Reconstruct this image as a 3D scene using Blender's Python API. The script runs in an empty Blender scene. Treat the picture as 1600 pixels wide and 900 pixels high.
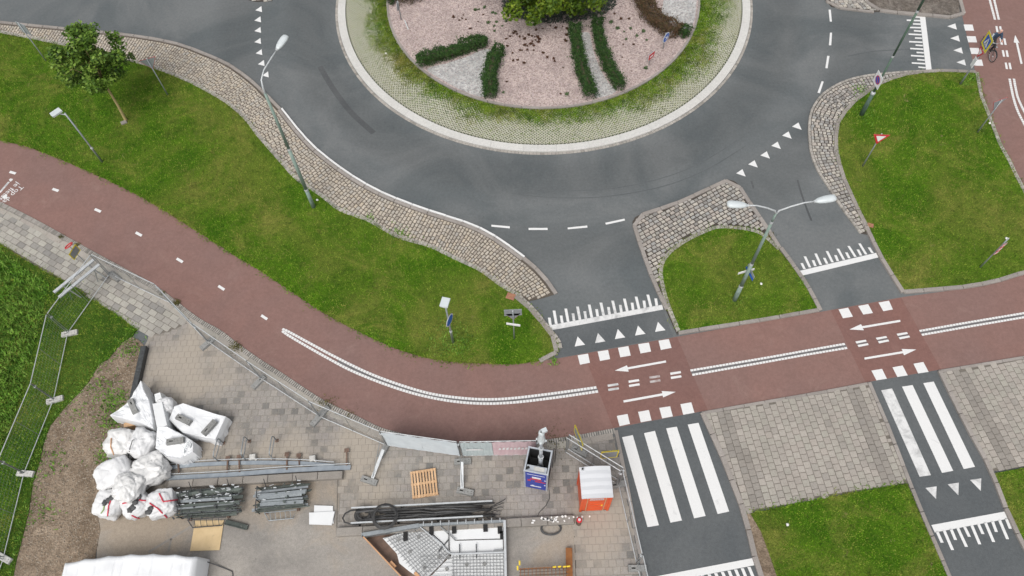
import bpy, math, random
import numpy as np
from mathutils import Vector, Matrix
from mathutils import noise as mnoise

random.seed(7)
RNG = np.random.default_rng(11)
SC = bpy.context.scene
COL = SC.collection

# ------------------------------------------------------------------ camera (drone at 32 m, tilted 30 degrees off the vertical)
CAM_H, FPX, TILT, ROLL = 32.0, 1180.0, math.radians(29.87), math.radians(2.76)
_X = Vector((1, 0, 0)); _D = Vector((0, -math.cos(TILT), -math.sin(TILT))); _F = Vector((0, math.sin(TILT), -math.cos(TILT)))
_cr, _sr = math.cos(ROLL), math.sin(ROLL)
CR = _cr * _X + _sr * _D
CD = -_sr * _X + _cr * _D
cam_data = bpy.data.cameras.new('camera')
cam_data.sensor_width = 36.0
cam_data.lens = FPX / 1600.0 * 36.0
cam_data.clip_start = 0.5
cam_data.clip_end = 4000.0
cam = bpy.data.objects.new('camera', cam_data)
cam.matrix_world = Matrix(((CR.x, -CD.x, -_F.x, 0), (CR.y, -CD.y, -_F.y, 0), (CR.z, -CD.z, -_F.z, CAM_H), (0, 0, 0, 1)))
COL.objects.link(cam)
SC.camera = cam

# ------------------------------------------------------------------ sky, sun, exposure (bright overcast)
SUN_EL, SUN_AZ = math.radians(58), math.radians(200)
world = bpy.data.worlds.new('World'); SC.world = world; world.use_nodes = True
wn = world.node_tree; wn.nodes.clear()
w_out = wn.nodes.new('ShaderNodeOutputWorld'); w_bg = wn.nodes.new('ShaderNodeBackground')
w_sky = wn.nodes.new('ShaderNodeTexSky'); w_sky.sky_type = 'NISHITA'; w_sky.sun_disc = False
w_sky.sun_elevation = SUN_EL; w_sky.sun_rotation = SUN_AZ; w_sky.air_density = 1.0; w_sky.dust_density = 4.0; w_sky.ozone_density = 1.0
w_hs = wn.nodes.new('ShaderNodeHueSaturation'); w_hs.inputs['Saturation'].default_value = 0.22
wn.links.new(w_sky.outputs[0], w_hs.inputs['Color']); wn.links.new(w_hs.outputs[0], w_bg.inputs[0]); wn.links.new(w_bg.outputs[0], w_out.inputs[0])
w_bg.inputs[1].default_value = 0.15
sun_data = bpy.data.lights.new('sun', 'SUN'); sun_data.energy = 1.5; sun_data.angle = math.radians(35); sun_data.color = (1.0, 0.965, 0.92)
sun = bpy.data.objects.new('sun', sun_data); COL.objects.link(sun)
_sd = Vector((math.sin(SUN_AZ) * math.cos(SUN_EL), math.cos(SUN_AZ) * math.cos(SUN_EL), math.sin(SUN_EL)))
sun.rotation_euler = _sd.to_track_quat('Z', 'Y').to_euler()
sun.location = (0, 0, 60)
SC.view_settings.view_transform = 'Standard'
SC.view_settings.look = 'None'
SC.view_settings.gamma = 1.0
SC.view_settings.use_curve_mapping = False
SC.view_settings.exposure = 0.0
SC.cycles.max_bounces = 4
SC.cycles.diffuse_bounces = 2
SC.cycles.glossy_bounces = 2

# ------------------------------------------------------------------ survey: photo point -> point of the place on the level z
def U(px, py, z=0.0):
    r = _F + (px - 800.0) / FPX * CR + (py - 450.0) / FPX * CD
    k = (z - CAM_H) / r.z
    return Vector((r.x * k, r.y * k, z))
def U2(px, py, z=0.0):
    v = U(px, py, z); return (v.x, v.y)
def UL(pts, z=0.0):
    return [U2(a, b, z) for a, b in pts]
def PX(x, y, z):
    v = Vector((x, y, z - CAM_H)); d = v.dot(_F)
    return (800 + FPX * v.dot(CR) / d, 450 + FPX * v.dot(CD) / d)
def zz(ox, oy, s, pts):
    """points read in an enlarged crop -> photo points"""
    return [(ox + a / s, oy + b / s) for a, b in pts]
def zof(base, top):
    b = U(*base); best = min((abs(PX(b.x, b.y, z * .05)[0] - top[0]) + abs(PX(b.x, b.y, z * .05)[1] - top[1]), z * .05) for z in range(0, 260))
    return best[1]

# ------------------------------------------------------------------ materials
MATS = {}
class NT:
    def __init__(s, name):
        m = bpy.data.materials.new(name); m.use_nodes = True
        s.m = m; s.t = m.node_tree; s.b = s.t.nodes['Principled BSDF']; MATS[name] = m
    def n(s, typ, **kw):
        nd = s.t.nodes.new(typ)
        for k, v in kw.items():
            if k in nd.inputs: nd.inputs[k].default_value = v
            else: setattr(nd, k, v)
        return nd
    def l(s, a, b): s.t.links.new(a, b)
    def pos(s):
        return s.n('ShaderNodeNewGeometry').outputs['Position']
    def objc(s):
        return s.n('ShaderNodeTexCoord').outputs['Object']
    def noise(s, vec, scale, detail=4., rough=.55, dist=0.):
        nd = s.n('ShaderNodeTexNoise', Scale=scale, Detail=detail, Roughness=rough, Distortion=dist)
        s.l(vec, nd.inputs['Vector']); return nd.outputs['Fac']
    def ramp(s, fac, p0, p1, a=(0, 0, 0), b=(1, 1, 1)):
        r = s.n('ShaderNodeValToRGB'); e = r.color_ramp.elements
        e[0].position = p0; e[1].position = p1; e[0].color = (*a, 1); e[1].color = (*b, 1)
        s.l(fac, r.inputs['Fac']); return r.outputs['Color']
    def mix(s, fac, a, b, mode='MIX'):
        nd = s.n('ShaderNodeMix', data_type='RGBA', blend_type=mode)
        for sock, v in ((0, fac), (6, a), (7, b)):
            if isinstance(v, (int, float)): nd.inputs[sock].default_value = v
            elif isinstance(v, tuple): nd.inputs[sock].default_value = (*v, 1)
            else: s.l(v, nd.inputs[sock])
        return nd.outputs[2]
    def rnd(s):
        a = s.n('ShaderNodeAttribute', attribute_name='tint'); o = s.n('ShaderNodeObjectInfo')
        ad = s.n('ShaderNodeMath', operation='ADD'); s.l(a.outputs['Fac'], ad.inputs[0]); s.l(o.outputs['Random'], ad.inputs[1])
        fr = s.n('ShaderNodeMath', operation='FRACT'); s.l(ad.outputs[0], fr.inputs[0]); return fr.outputs[0]
    def bump(s, h, strength=.3, dist=.02):
        b = s.n('ShaderNodeBump', Strength=strength, Distance=dist); s.l(h, b.inputs['Height']); s.l(b.outputs[0], s.b.inputs['Normal'])
    def done(s, col, rough=.8, spec=.3, metal=0.):
        if isinstance(col, tuple): s.b.inputs['Base Color'].default_value = (*col, 1)
        else: s.l(col, s.b.inputs['Base Color'])
        s.b.inputs['Roughness'].default_value = rough; s.b.inputs['Specular IOR Level'].default_value = spec; s.b.inputs['Metallic'].default_value = metal
        return s.m

def mat(name, c1, c2=None, scale=5., detail=5., rough=.7, bump=0., bscale=50., metal=0., rnd=0., spec=.3, world=False, dirt=None):
    """plain stuff: two colours through noise, optional piece-to-piece difference, optional dirt (colour, from, to)"""
    t = NT(name); v = t.pos() if world else t.objc()
    if c2 is None: c2 = tuple(x * .78 for x in c1)
    c = t.mix(t.ramp(t.noise(v, scale, detail), .32, .68), c1, c2)
    if rnd:
        c = t.mix(1.0, c, t.ramp(t.rnd(), 0, 1, (1 - rnd,) * 3, (1 + rnd * .6,) * 3), 'MULTIPLY')
    if dirt:
        c = t.mix(t.ramp(t.noise(v, scale * 1.7 + 1, 8., .65), dirt[1], dirt[2]), c, dirt[0])
    if bump: t.bump(t.noise(v, bscale, 4.), bump)
    return t.done(c, rough, spec, metal)
ROUND_C = (2.62 * CAM_H / 30.0 + 0.0, 37.1 * CAM_H / 30.0)
R_OUT, R_IN = 12.02 * CAM_H / 30.0, 9.04 * CAM_H / 30.0

def surf_asphalt(name, base, dark, seed=0.0, grain=.25, tracks=(), spots=()):
    t = NT(name); p = t.pos()
    mp = t.n('ShaderNodeMapping'); mp.inputs['Location'].default_value = (seed, seed * 1.7, 0); t.l(p, mp.inputs['Vector']); v = mp.outputs[0]
    big = t.ramp(t.noise(v, .17, 6., .6, .9), .40, .60)
    c = t.mix(big, base, dark)
    mid = t.ramp(t.noise(v, .9, 6., .6, .3), .35, .75)
    c = t.mix(t.mix(.35, (0, 0, 0), mid), c, tuple(x * .80 for x in base))
    # wheel tracks polished round the island, sand lying on the old road
    if tracks:
        dd = t.n('ShaderNodeVectorMath', operation='DISTANCE'); t.l(p, dd.inputs[0]); dd.inputs[1].default_value = (ROUND_C[0], ROUND_C[1], 0)
        wob = t.n('ShaderNodeMath', operation='MULTIPLY_ADD'); t.l(t.noise(v, .3, 4.), wob.inputs[0]); wob.inputs[1].default_value = 1.4; t.l(dd.outputs['Value'], wob.inputs[2])
        mr = t.n('ShaderNodeMapRange'); mr.inputs['From Min'].default_value = 12.; mr.inputs['From Max'].default_value = 24.; t.l(wob.outputs[0], mr.inputs['Value'])
        rp = t.n('ShaderNodeValToRGB'); el = rp.color_ramp.elements
        while len(el) < len(tracks): el.new(.5)
        for i, (q, k) in enumerate(tracks): el[i].position = q; el[i].color = (k, k, k, 1)
        t.l(mr.outputs[0], rp.inputs['Fac']); c = t.mix(1.0, c, rp.outputs['Color'], 'MULTIPLY')
    if spots:
        acc = t.noise(v, .5, 8., .66, .7)
        for sx, sy, sr in spots:
            dd = t.n('ShaderNodeVectorMath', operation='DISTANCE'); t.l(p, dd.inputs[0]); dd.inputs[1].default_value = (sx, sy, 0)
            mr = t.n('ShaderNodeMapRange'); mr.inputs['From Min'].default_value = 0; mr.inputs['From Max'].default_value = sr; mr.inputs['To Min'].default_value = .3; mr.inputs['To Max'].default_value = 0.; t.l(dd.outputs['Value'], mr.inputs['Value'])
            ad = t.n('ShaderNodeMath', operation='ADD'); t.l(acc, ad.inputs[0]); t.l(mr.outputs[0], ad.inputs[1]); acc = ad.outputs[0]
        c = t.mix(t.mix(.85, (0, 0, 0), t.ramp(acc, .55, .80)), c, (.345, .285, .22))
    gr = t.noise(v, 7., 7., .72); c = t.mix(1.0, c, t.ramp(gr, .30, .70, (.87,) * 3, (1.13,) * 3), 'MULTIPLY')
    fine = t.noise(v, 38., 3., .7)
    c = t.mix(1.0, c, t.ramp(fine, .25, .78, (1 - grain,) * 3, (1 + grain,) * 3), 'MULTIPLY')
    spot = t.ramp(t.noise(v, 6.5, 2., .5), .70, .76)
    c = t.mix(t.mix(.42, (0, 0, 0), spot), c, tuple(x * .55 for x in dark))
    t.bump(fine, .25, .006)
    return t.done(c, .82, .3)
surf_asphalt('asphalt', (.149, .157, .158), (.099, .111, .115), tracks=((0, 1.08), (.14, 1.06), (.22, .90), (.34, .90), (.42, 1.06), (.50, 1.05), (.58, .91), (.70, .92), (.80, 1.08), (1., 1.04)))
surf_asphalt('asphalt_dark', (.120, .128, .131), (.094, .103, .108), 3.3)
surf_asphalt('asphalt_tar', (.096, .101, .103), (.076, .081, .084), 5.1)
surf_asphalt('asphalt_old', (.345, .318, .285), (.225, .212, .195), 9.7, spots=[(*U2(a, b), r) for a, b, r in ((190, 830, 3.), (250, 820, 2.6), (420, 765, 2.4), (520, 770, 1.8), (870, 850, 1.8))])

def surf_red(name='red_asphalt', k=(1, 1, 1)):
    t = NT(name); p = t.pos()
    c = t.mix(t.ramp(t.noise(p, .22, 5., .55, .5), .35, .68), (.236, .136, .116), (.212, .132, .117))
    c = t.mix(t.mix(.4, (0, 0, 0), t.ramp(t.noise(p, 1.4, 6., .6), .45, .8)), c, (.165, .098, .083))
    c = t.mix(1.0, c, t.ramp(t.noise(p, 6., 7., .7), .3, .7, (.89,) * 3, (1.11,) * 3), 'MULTIPLY')
    c = t.mix(t.mix(.35, (0, 0, 0), t.ramp(t.noise(p, .55, 8., .7, 1.5), .55, .72)), c, (.30, .205, .175))
    fine = t.noise(p, 40., 3., .7)
    c = t.mix(1.0, c, t.ramp(fine, .25, .78, (.80,) * 3, (1.2,) * 3), 'MULTIPLY')
    spot = t.ramp(t.noise(p, 5.5, 3., .5), .73, .79)
    c = t.mix(t.mix(.4, (0, 0, 0), spot), c, (.36, .27, .23))
    if k != (1, 1, 1): c = t.mix(1.0, c, k, 'MULTIPLY')
    t.bump(fine, .25, .006)
    return t.done(c, .82, .3)
surf_red()
surf_red('red_patch', (.90, .81, .80))

def surf_lawn(name, a, b, dry, bare, dry_lo=.56, bare_lo=.69):
    t = NT(name); p = t.pos()
    c = t.mix(t.ramp(t.noise(p, .55, 6., .62, .4), .34, .66), a, b)
    c = t.mix(t.ramp(t.noise(p, .37, 7., .68, .8), dry_lo, dry_lo + .17), c, dry)
    c = t.mix(t.mix(.45, (0, 0, 0), t.ramp(t.noise(p, .12, 6., .62, .9), .48, .62)), c, dry)
    c = t.mix(t.ramp(t.noise(p, .9, 8., .7, 1.), bare_lo, bare_lo + .05), c, bare)
    f = t.noise(p, 14., 5., .75)
    c = t.mix(1.0, c, t.ramp(f, .28, .74, (.45,) * 3, (1.5,) * 3), 'MULTIPLY')
    t.bump(f, .8, .05)
    return t.done(c, .9, .15)
surf_lawn('lawn', (.040, .108, .003), (.080, .165, .008), (.180, .195, .038), (.28, .225, .11), .50, .66)
surf_lawn('lawn_rough', (.026, .068, .006), (.055, .125, .010), (.09, .16, .022), (.16, .13, .07), .62, .8)

def surf_blade(name, cols, rough=.75, dry=.68):
    t = NT(name); r = t.rnd()
    rp = t.n('ShaderNodeValToRGB'); el = rp.color_ramp.elements
    while len(el) < len(cols): el.new(.5)
    for i, cc in enumerate(cols):
        el[i].position = i / (len(cols) - 1); el[i].color = (*cc, 1)
    t.l(r, rp.inputs['Fac'])
    c = rp.outputs['Color']
    p = t.pos()
    c = t.mix(t.ramp(t.noise(p, .36, 7., .66, .8), .46, .64), c, t.mix(dry, c, (.225, .205, .055)))
    c = t.mix(t.mix(dry * .55, (0, 0, 0), t.ramp(t.noise(p, .12, 6., .62, .9), .46, .62)), c, (.185, .165, .040))
    c = t.mix(1.0, c, t.ramp(t.noise(p, 2.6, 5., .65, .5), .34, .66, (.42, .50, .40), (1.46, 1.38, 1.4)), 'MULTIPLY')
    c = t.mix(1.0, c, t.ramp(t.noise(p, 9., 4., .7), .34, .66, (.62,) * 3, (1.34,) * 3), 'MULTIPLY')
    if dry > .3: c = t.mix(t.ramp(t.noise(p, 1.1, 8., .72, 1.2), .63, .69), c, (.235, .20, .095))
    t.done(c, rough, .2)
    t.b.inputs['Subsurface Weight'].default_value = 0.0
    return t.m
surf_blade('grass_blade', [(.027, .084, .002), (.070, .182, .004), (.120, .238, .010), (.225, .270, .044)])
surf_blade('weed_leaf', [(.030, .095, .007), (.080, .205, .016), (.130, .285, .032), (.21, .34, .07)], .75, .12)
surf_blade('weed_dry', [(.05, .045, .018), (.09, .075, .03), (.075, .085, .022), (.12, .10, .045)])
def leafmat(name, cols, rough=.6):
    t = NT(name); r = t.rnd()
    rp = t.n('ShaderNodeValToRGB'); el = rp.color_ramp.elements
    while len(el) < len(cols): el.new(.5)
    for i, cc in enumerate(cols):
        el[i].position = i / (len(cols) - 1); el[i].color = (*cc, 1)
    t.l(r, rp.inputs['Fac'])
    t.done(rp.outputs['Color'], rough, .3)
    return t.m
leafmat('leaf_oak', [(.028, .066, .007), (.074, .148, .014), (.130, .222, .026), (.195, .295, .05)])
leafmat('leaf_yellowgreen', [(.022, .050, .003), (.066, .118, .006), (.120, .180, .010), (.215, .265, .026)])
leafmat('leaf_yew', [(.012, .034, .008), (.020, .055, .011), (.032, .078, .014), (.050, .105, .020)], .7)
leafmat('leaf_brown', [(.045, .030, .016), (.085, .050, .026), (.120, .066, .036), (.070, .072, .026)], .8)
leafmat('leaf_dark', [(.030, .038, .032), (.048, .062, .048), (.070, .090, .066), (.045, .055, .045)], .8)
leafmat('sedum_brown', [(.05, .020, .014), (.085, .036, .022), (.11, .050, .028), (.055, .045, .02)], .8)
leafmat('sedum_green', [(.04, .07, .03), (.07, .115, .05), (.10, .15, .065), (.075, .09, .03)], .8)

def surf_gravel(name, cols, scale):
    t = NT(name); p = t.pos()
    vo = t.n('ShaderNodeTexVoronoi', Scale=scale); t.l(p, vo.inputs['Vector'])
    sp = t.n('ShaderNodeSeparateColor'); t.l(vo.outputs['Color'], sp.inputs[0])
    rp = t.n('ShaderNodeValToRGB'); el = rp.color_ramp.elements
    while len(el) < len(cols): el.new(.5)
    for i, cc in enumerate(cols):
        el[i].position = i / (len(cols) - 1); el[i].color = (*cc, 1)
    t.l(sp.outputs[0], rp.inputs['Fac'])
    c = t.mix(t.mix(.6, (0, 0, 0), t.ramp(t.noise(p, .8, 7., .65, .8), .42, .70)), rp.outputs['Color'], tuple(x * .60 for x in cols[1]))
    if 'soil' in name: c = t.mix(1.0, c, t.ramp(t.noise(p, .55, 8., .7, 1.2), .32, .66, (.62, .58, .54), (1.18, 1.18, 1.18)), 'MULTIPLY'); c = t.mix(1.0, c, t.ramp(t.noise(p, 3.2, 7., .7, .5), .3, .7, (.78,) * 3, (1.2,) * 3), 'MULTIPLY')
    t.bump(vo.outputs['Distance'], .9, .04)
    return t.done(c, .85, .25)
surf_gravel('gravel_pink', [(.27, .205, .195), (.48, .385, .36), (.60, .495, .455), (.36, .295, .29)], 13.)
surf_gravel('gravel_white', [(.28, .28, .275), (.46, .455, .445), (.60, .595, .58), (.34, .335, .33)], 11.)
surf_gravel('soil', [(.215, .166, .120), (.265, .206, .150), (.315, .250, .185), (.20, .152, .110)], 12.)
surf_gravel('soil_dark', [(.13, .115, .10), (.17, .15, .13), (.21, .185, .16), (.12, .10, .09)], 9.)

def surf_stone(name, cols, rough=.8, sand=0., dirt=.0, spots=()):
    """stones and slabs: each piece takes its own colour, wear and (on the building site) blown sand lie over them"""
    t = NT(name); r = t.rnd(); p = t.pos()
    rp = t.n('ShaderNodeValToRGB'); el = rp.color_ramp.elements
    while len(el) < len(cols): el.new(.5)
    for i, cc in enumerate(cols):
        el[i].position = i / (len(cols) - 1); el[i].color = (*cc, 1)
    t.l(r, rp.inputs['Fac']); c = rp.outputs['Color']
    f = t.noise(p, 17., 5., .7)
    c = t.mix(1.0, c, t.ramp(f, .25, .75, (.78,) * 3, (1.18,) * 3), 'MULTIPLY')
    if dirt:
        c = t.mix(t.mix(dirt, (0, 0, 0), t.ramp(t.noise(p, .7, 7., .65, .6), .42, .7)), c, (.17, .15, .13))
    if sand:
        nz = t.noise(p, .42, 8., .66, .7); acc = nz
        for sx, sy, sr in spots:
            dd = t.n('ShaderNodeVectorMath', operation='DISTANCE'); t.l(p, dd.inputs[0]); dd.inputs[1].default_value = (sx, sy, 0)
            mr = t.n('ShaderNodeMapRange'); mr.inputs['From Min'].default_value = 0; mr.inputs['From Max'].default_value = sr; mr.inputs['To Min'].default_value = .26; mr.inputs['To Max'].default_value = 0.; t.l(dd.outputs['Value'], mr.inputs['Value'])
            ad = t.n('ShaderNodeMath', operation='ADD'); t.l(acc, ad.inputs[0]); t.l(mr.outputs[0], ad.inputs[1]); acc = ad.outputs[0]
        c = t.mix(t.mix(sand, (0, 0, 0), t.ramp(acc, .52, .74)), c, (.37, .325, .27))
        c = t.mix(t.mix(.7, (0, 0, 0), t.ramp(t.noise(p, 1.6, 6., .7, .4), .68, .76)), c, (.14, .125, .11))
    t.bump(f, .4, .01)
    return t.done(c, rough, .3)
surf_stone('sett_pink', [(.34, .30, .255), (.46, .41, .345), (.53, .47, .39), (.41, .385, .345), (.49, .42, .33), (.43, .395, .34)], dirt=.2)
surf_stone('sett_grey', [(.22, .21, .20), (.38, .36, .32), (.50, .46, .40), (.33, .33, .32), (.45, .40, .35), (.28, .265, .25)], dirt=.22)
surf_stone('kerb_stone', [(.28, .255, .235), (.34, .31, .285), (.31, .28, .255)], dirt=.45)
surf_stone('kerb_brick', [(.26, .245, .22), (.44, .41, .37), (.34, .315, .285)], dirt=.25)
surf_stone('slab_light', [(.345, .315, .28), (.395, .36, .32), (.37, .34, .30), (.36, .34, .295), (.315, .29, .26), (.385, .345, .305)], dirt=.28)
surf_stone('slab_dark', [(.245, .225, .20), (.29, .265, .235), (.265, .245, .22)], dirt=.2)
SAND = [(*U2(a, b), r) for a, b, r in ((265, 560, 3.4), (300, 610, 2.2), (350, 715, 2.2), (440, 708, 1.6), (570, 745, 2.0), (945, 800, 1.9), (915, 850, 1.6), (480, 752, 2.0), (590, 800, 1.6), (560, 690, 1.5))]
surf_stone('slab_site', [(.29, .27, .245), (.31, .285, .26), (.33, .305, .275), (.295, .275, .25), (.165, .16, .15), (.295, .275, .25), (.32, .295, .27), (.305, .28, .26), (.255, .24, .225)], sand=.9, dirt=.35, spots=SAND)
surf_stone('slab_walk', [(.36, .345, .30), (.44, .42, .37), (.24, .23, .215), (.40, .38, .335), (.33, .31, .28)], sand=.25, dirt=.3)
surf_stone('concrete_white', [(.57, .56, .53), (.60, .59, .56), (.56, .55, .525)], dirt=.08)
surf_stone('grid_concrete', [(.50, .495, .39), (.58, .57, .46), (.54, .535, .43)], dirt=.08)
mat('cell_soil', (.028, .040, .012), (.048, .060, .022), 3., rough=.95, world=True)
surf_stone('site_sand', [(.25, .228, .20), (.25, .228, .20)], sand=.5, dirt=.4, spots=SAND)
surf_stone('joint_sand', [(.06, .05, .042), (.06, .05, .042)], dirt=.3)
surf_stone('joint_warm', [(.105, .088, .070), (.105, .088, .070)], dirt=.3)
surf_stone('joint_grey', [(.165, .148, .125), (.165, .148, .125)], dirt=.3)
surf_stone('edge_concrete', [(.27, .25, .225), (.31, .285, .255), (.23, .215, .195)], sand=.3, dirt=.5)

def surf_paint(name, col, under, lo, hi):
    t = NT(name); p = t.pos()
    w = t.ramp(t.noise(p, 2.3, 9., .68, .5), lo, hi)
    c = t.mix(w, col, under)
    c = t.mix(1.0, c, t.ramp(t.noise(p, 30., 3., .7), .2, .8, (.88,) * 3, (1.08,) * 3), 'MULTIPLY')
    return t.done(c, .7, .3)
surf_paint('paint', (.71, .71, .70), (.44, .44, .44), .60, .86)
surf_paint('paint_worn', (.68, .68, .67), (.26, .26, .26), .44, .80)
surf_paint('paint_faded', (.50, .47, .46), (.27, .17, .15), .42, .62)
surf_paint('paint_gap', (.17, .16, .16), (.13, .12, .12), .4, .6)

mat('pole_green', (.25, .325, .285), (.19, .255, .22), 3., rough=.55, metal=.0, spec=.4)
mat('pole_dark', (.10, .155, .115), (.075, .12, .09), 3., rough=.6)
mat('galv', (.38, .41, .42), (.30, .325, .34), 9., rough=.42, metal=.65, spec=.5)
mat('galv_light', (.56, .58, .59), (.46, .48, .49), 6., rough=.5, metal=.2, spec=.5)
mat('steel_dark', (.10, .105, .105), (.06, .062, .065), 8., rough=.5, metal=.4)
mat('steel_blue', (.30, .34, .38), (.40, .44, .47), 4., rough=.42, metal=.5)
mat('steel_green', (.125, .145, .13), (.09, .105, .095), 4., rough=.6, metal=.2, rnd=.45, dirt=((.33, .32, .29), .60, .68))
mat('lamp_white', (.60, .64, .65), (.54, .58, .59), 3., rough=.35, spec=.5)
mat('sign_back', (.36, .39, .41), (.31, .33, .35), 5., rough=.5, metal=.3)
mat('sign_white', (.82, .82, .82), (.76, .76, .76), 4., rough=.4)
mat('sign_red', (.62, .035, .045), (.52, .03, .04), 4., rough=.4)
mat('sign_blue', (.035, .13, .52), (.03, .11, .44), 4., rough=.4)
mat('sign_yellow', (.84, .70, .03), (.78, .62, .03), 4., rough=.4)
mat('block_grey', (.29, .29, .28), (.235, .235, .225), 6., rough=.8, bump=.3, rnd=.12)
mat('block_pale', (.58, .57, .54), (.48, .47, .44), 6., rough=.8, bump=.3, rnd=.1)
mat('hole_dark', (.03, .03, .03), (.02, .02, .02), 6., rough=.9)
mat('fabric_white', (.75, .75, .75), (.69, .69, .69), 3., rough=.6, bump=.6, bscale=7., rnd=.04, dirt=((.5, .47, .42), .64, .78))
mat('tarp_white', (.80, .81, .82), (.74, .75, .76), 1.5, rough=.45, bump=.5, bscale=4.)
mat('foil_clear', (.76, .755, .74), (.65, .645, .63), 4., rough=.35, bump=.8, bscale=11., spec=.5)
mat('strap_red', (.60, .05, .08), (.5, .04, .07), 5., rough=.7)
mat('strap_green', (.30, .42, .16), (.22, .33, .12), 5., rough=.7)
mat('rubber', (.035, .035, .036), (.055, .054, .052), 6., rough=.55, spec=.4)
mat('rubber_grey', (.10, .10, .10), (.065, .065, .066), 6., rough=.6)
mat('ply', (.66, .50, .29), (.58, .43, .24), 2.5, rough=.7, dirt=((.42, .32, .2), .62, .72))
mat('pine', (.66, .44, .26), (.54, .34, .19), 3., rough=.75, rnd=.15)
mat('timber_orange', (.62, .36, .2), (.5, .28, .15), 3., rough=.75)
mat('rust', (.33, .14, .045), (.24, .095, .035), 5., rough=.8, rnd=.2)
mat('rust_dark', (.19, .125, .095), (.13, .09, .07), 5., rough=.8, rnd=.2)
mat('cap_yellow', (.80, .60, .05), (.7, .5, .04), 5., rough=.5)
mat('foam_white', (.74, .75, .75), (.70, .71, .71), 2., rough=.75)
mat('wire_grey', (.30, .31, .31), (.22, .22, .22), 6., rough=.6, metal=.3)
mat('toilet_orange', (.78, .10, .015), (.70, .085, .015), 2., rough=.4, spec=.4)
mat('toilet_roof', (.63, .64, .66), (.60, .61, .63), 2., rough=.45)
mat('blue_print', (.025, .05, .33), (.03, .06, .38), 2., rough=.4)
mat('frame_silver', (.55, .58, .62), (.47, .50, .54), 4., rough=.4, metal=.4)
mat('inside_black', (.025, .026, .028), (.04, .04, .042), 5., rough=.7)
mat('banner_white', (.64, .69, .72), (.56, .61, .64), 2., rough=.7)
mat('banner_green', (.50, .56, .56), (.44, .50, .51), 2., rough=.7)
mat('banner_pink', (.60, .42, .45), (.64, .49, .51), 1.5, rough=.7)
mat('skin', (.68, .40, .31), (.62, .34, .26), 6., rough=.55)
mat('denim', (.030, .052, .090), (.050, .080, .125), 7., rough=.85)
mat('trousers', (.03, .032, .038), (.045, .046, .05), 7., rough=.85)
mat('shoe', (.05, .045, .04), (.08, .07, .06), 7., rough=.6)
mat('hair_grey', (.55, .50, .46), (.45, .40, .37), 20., rough=.8)
mat('bark', (.40, .32, .14), (.29, .235, .115), 6., rough=.9, bump=.5, bscale=20.)
mat('bark_dark', (.13, .10, .07), (.09, .07, .05), 6., rough=.9)
mat('litter', (.82, .81, .78), (.7, .69, .66), 6., rough=.7)
mat('bike_black', (.02, .021, .022), (.03, .03, .032), 6., rough=.35, spec=.5)
mat('chrome', (.70, .71, .72), (.6, .61, .62), 6., rough=.25, metal=.8)
mat('brick_red', (.40, .19, .12), (.32, .15, .1), 6., rough=.85)
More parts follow.
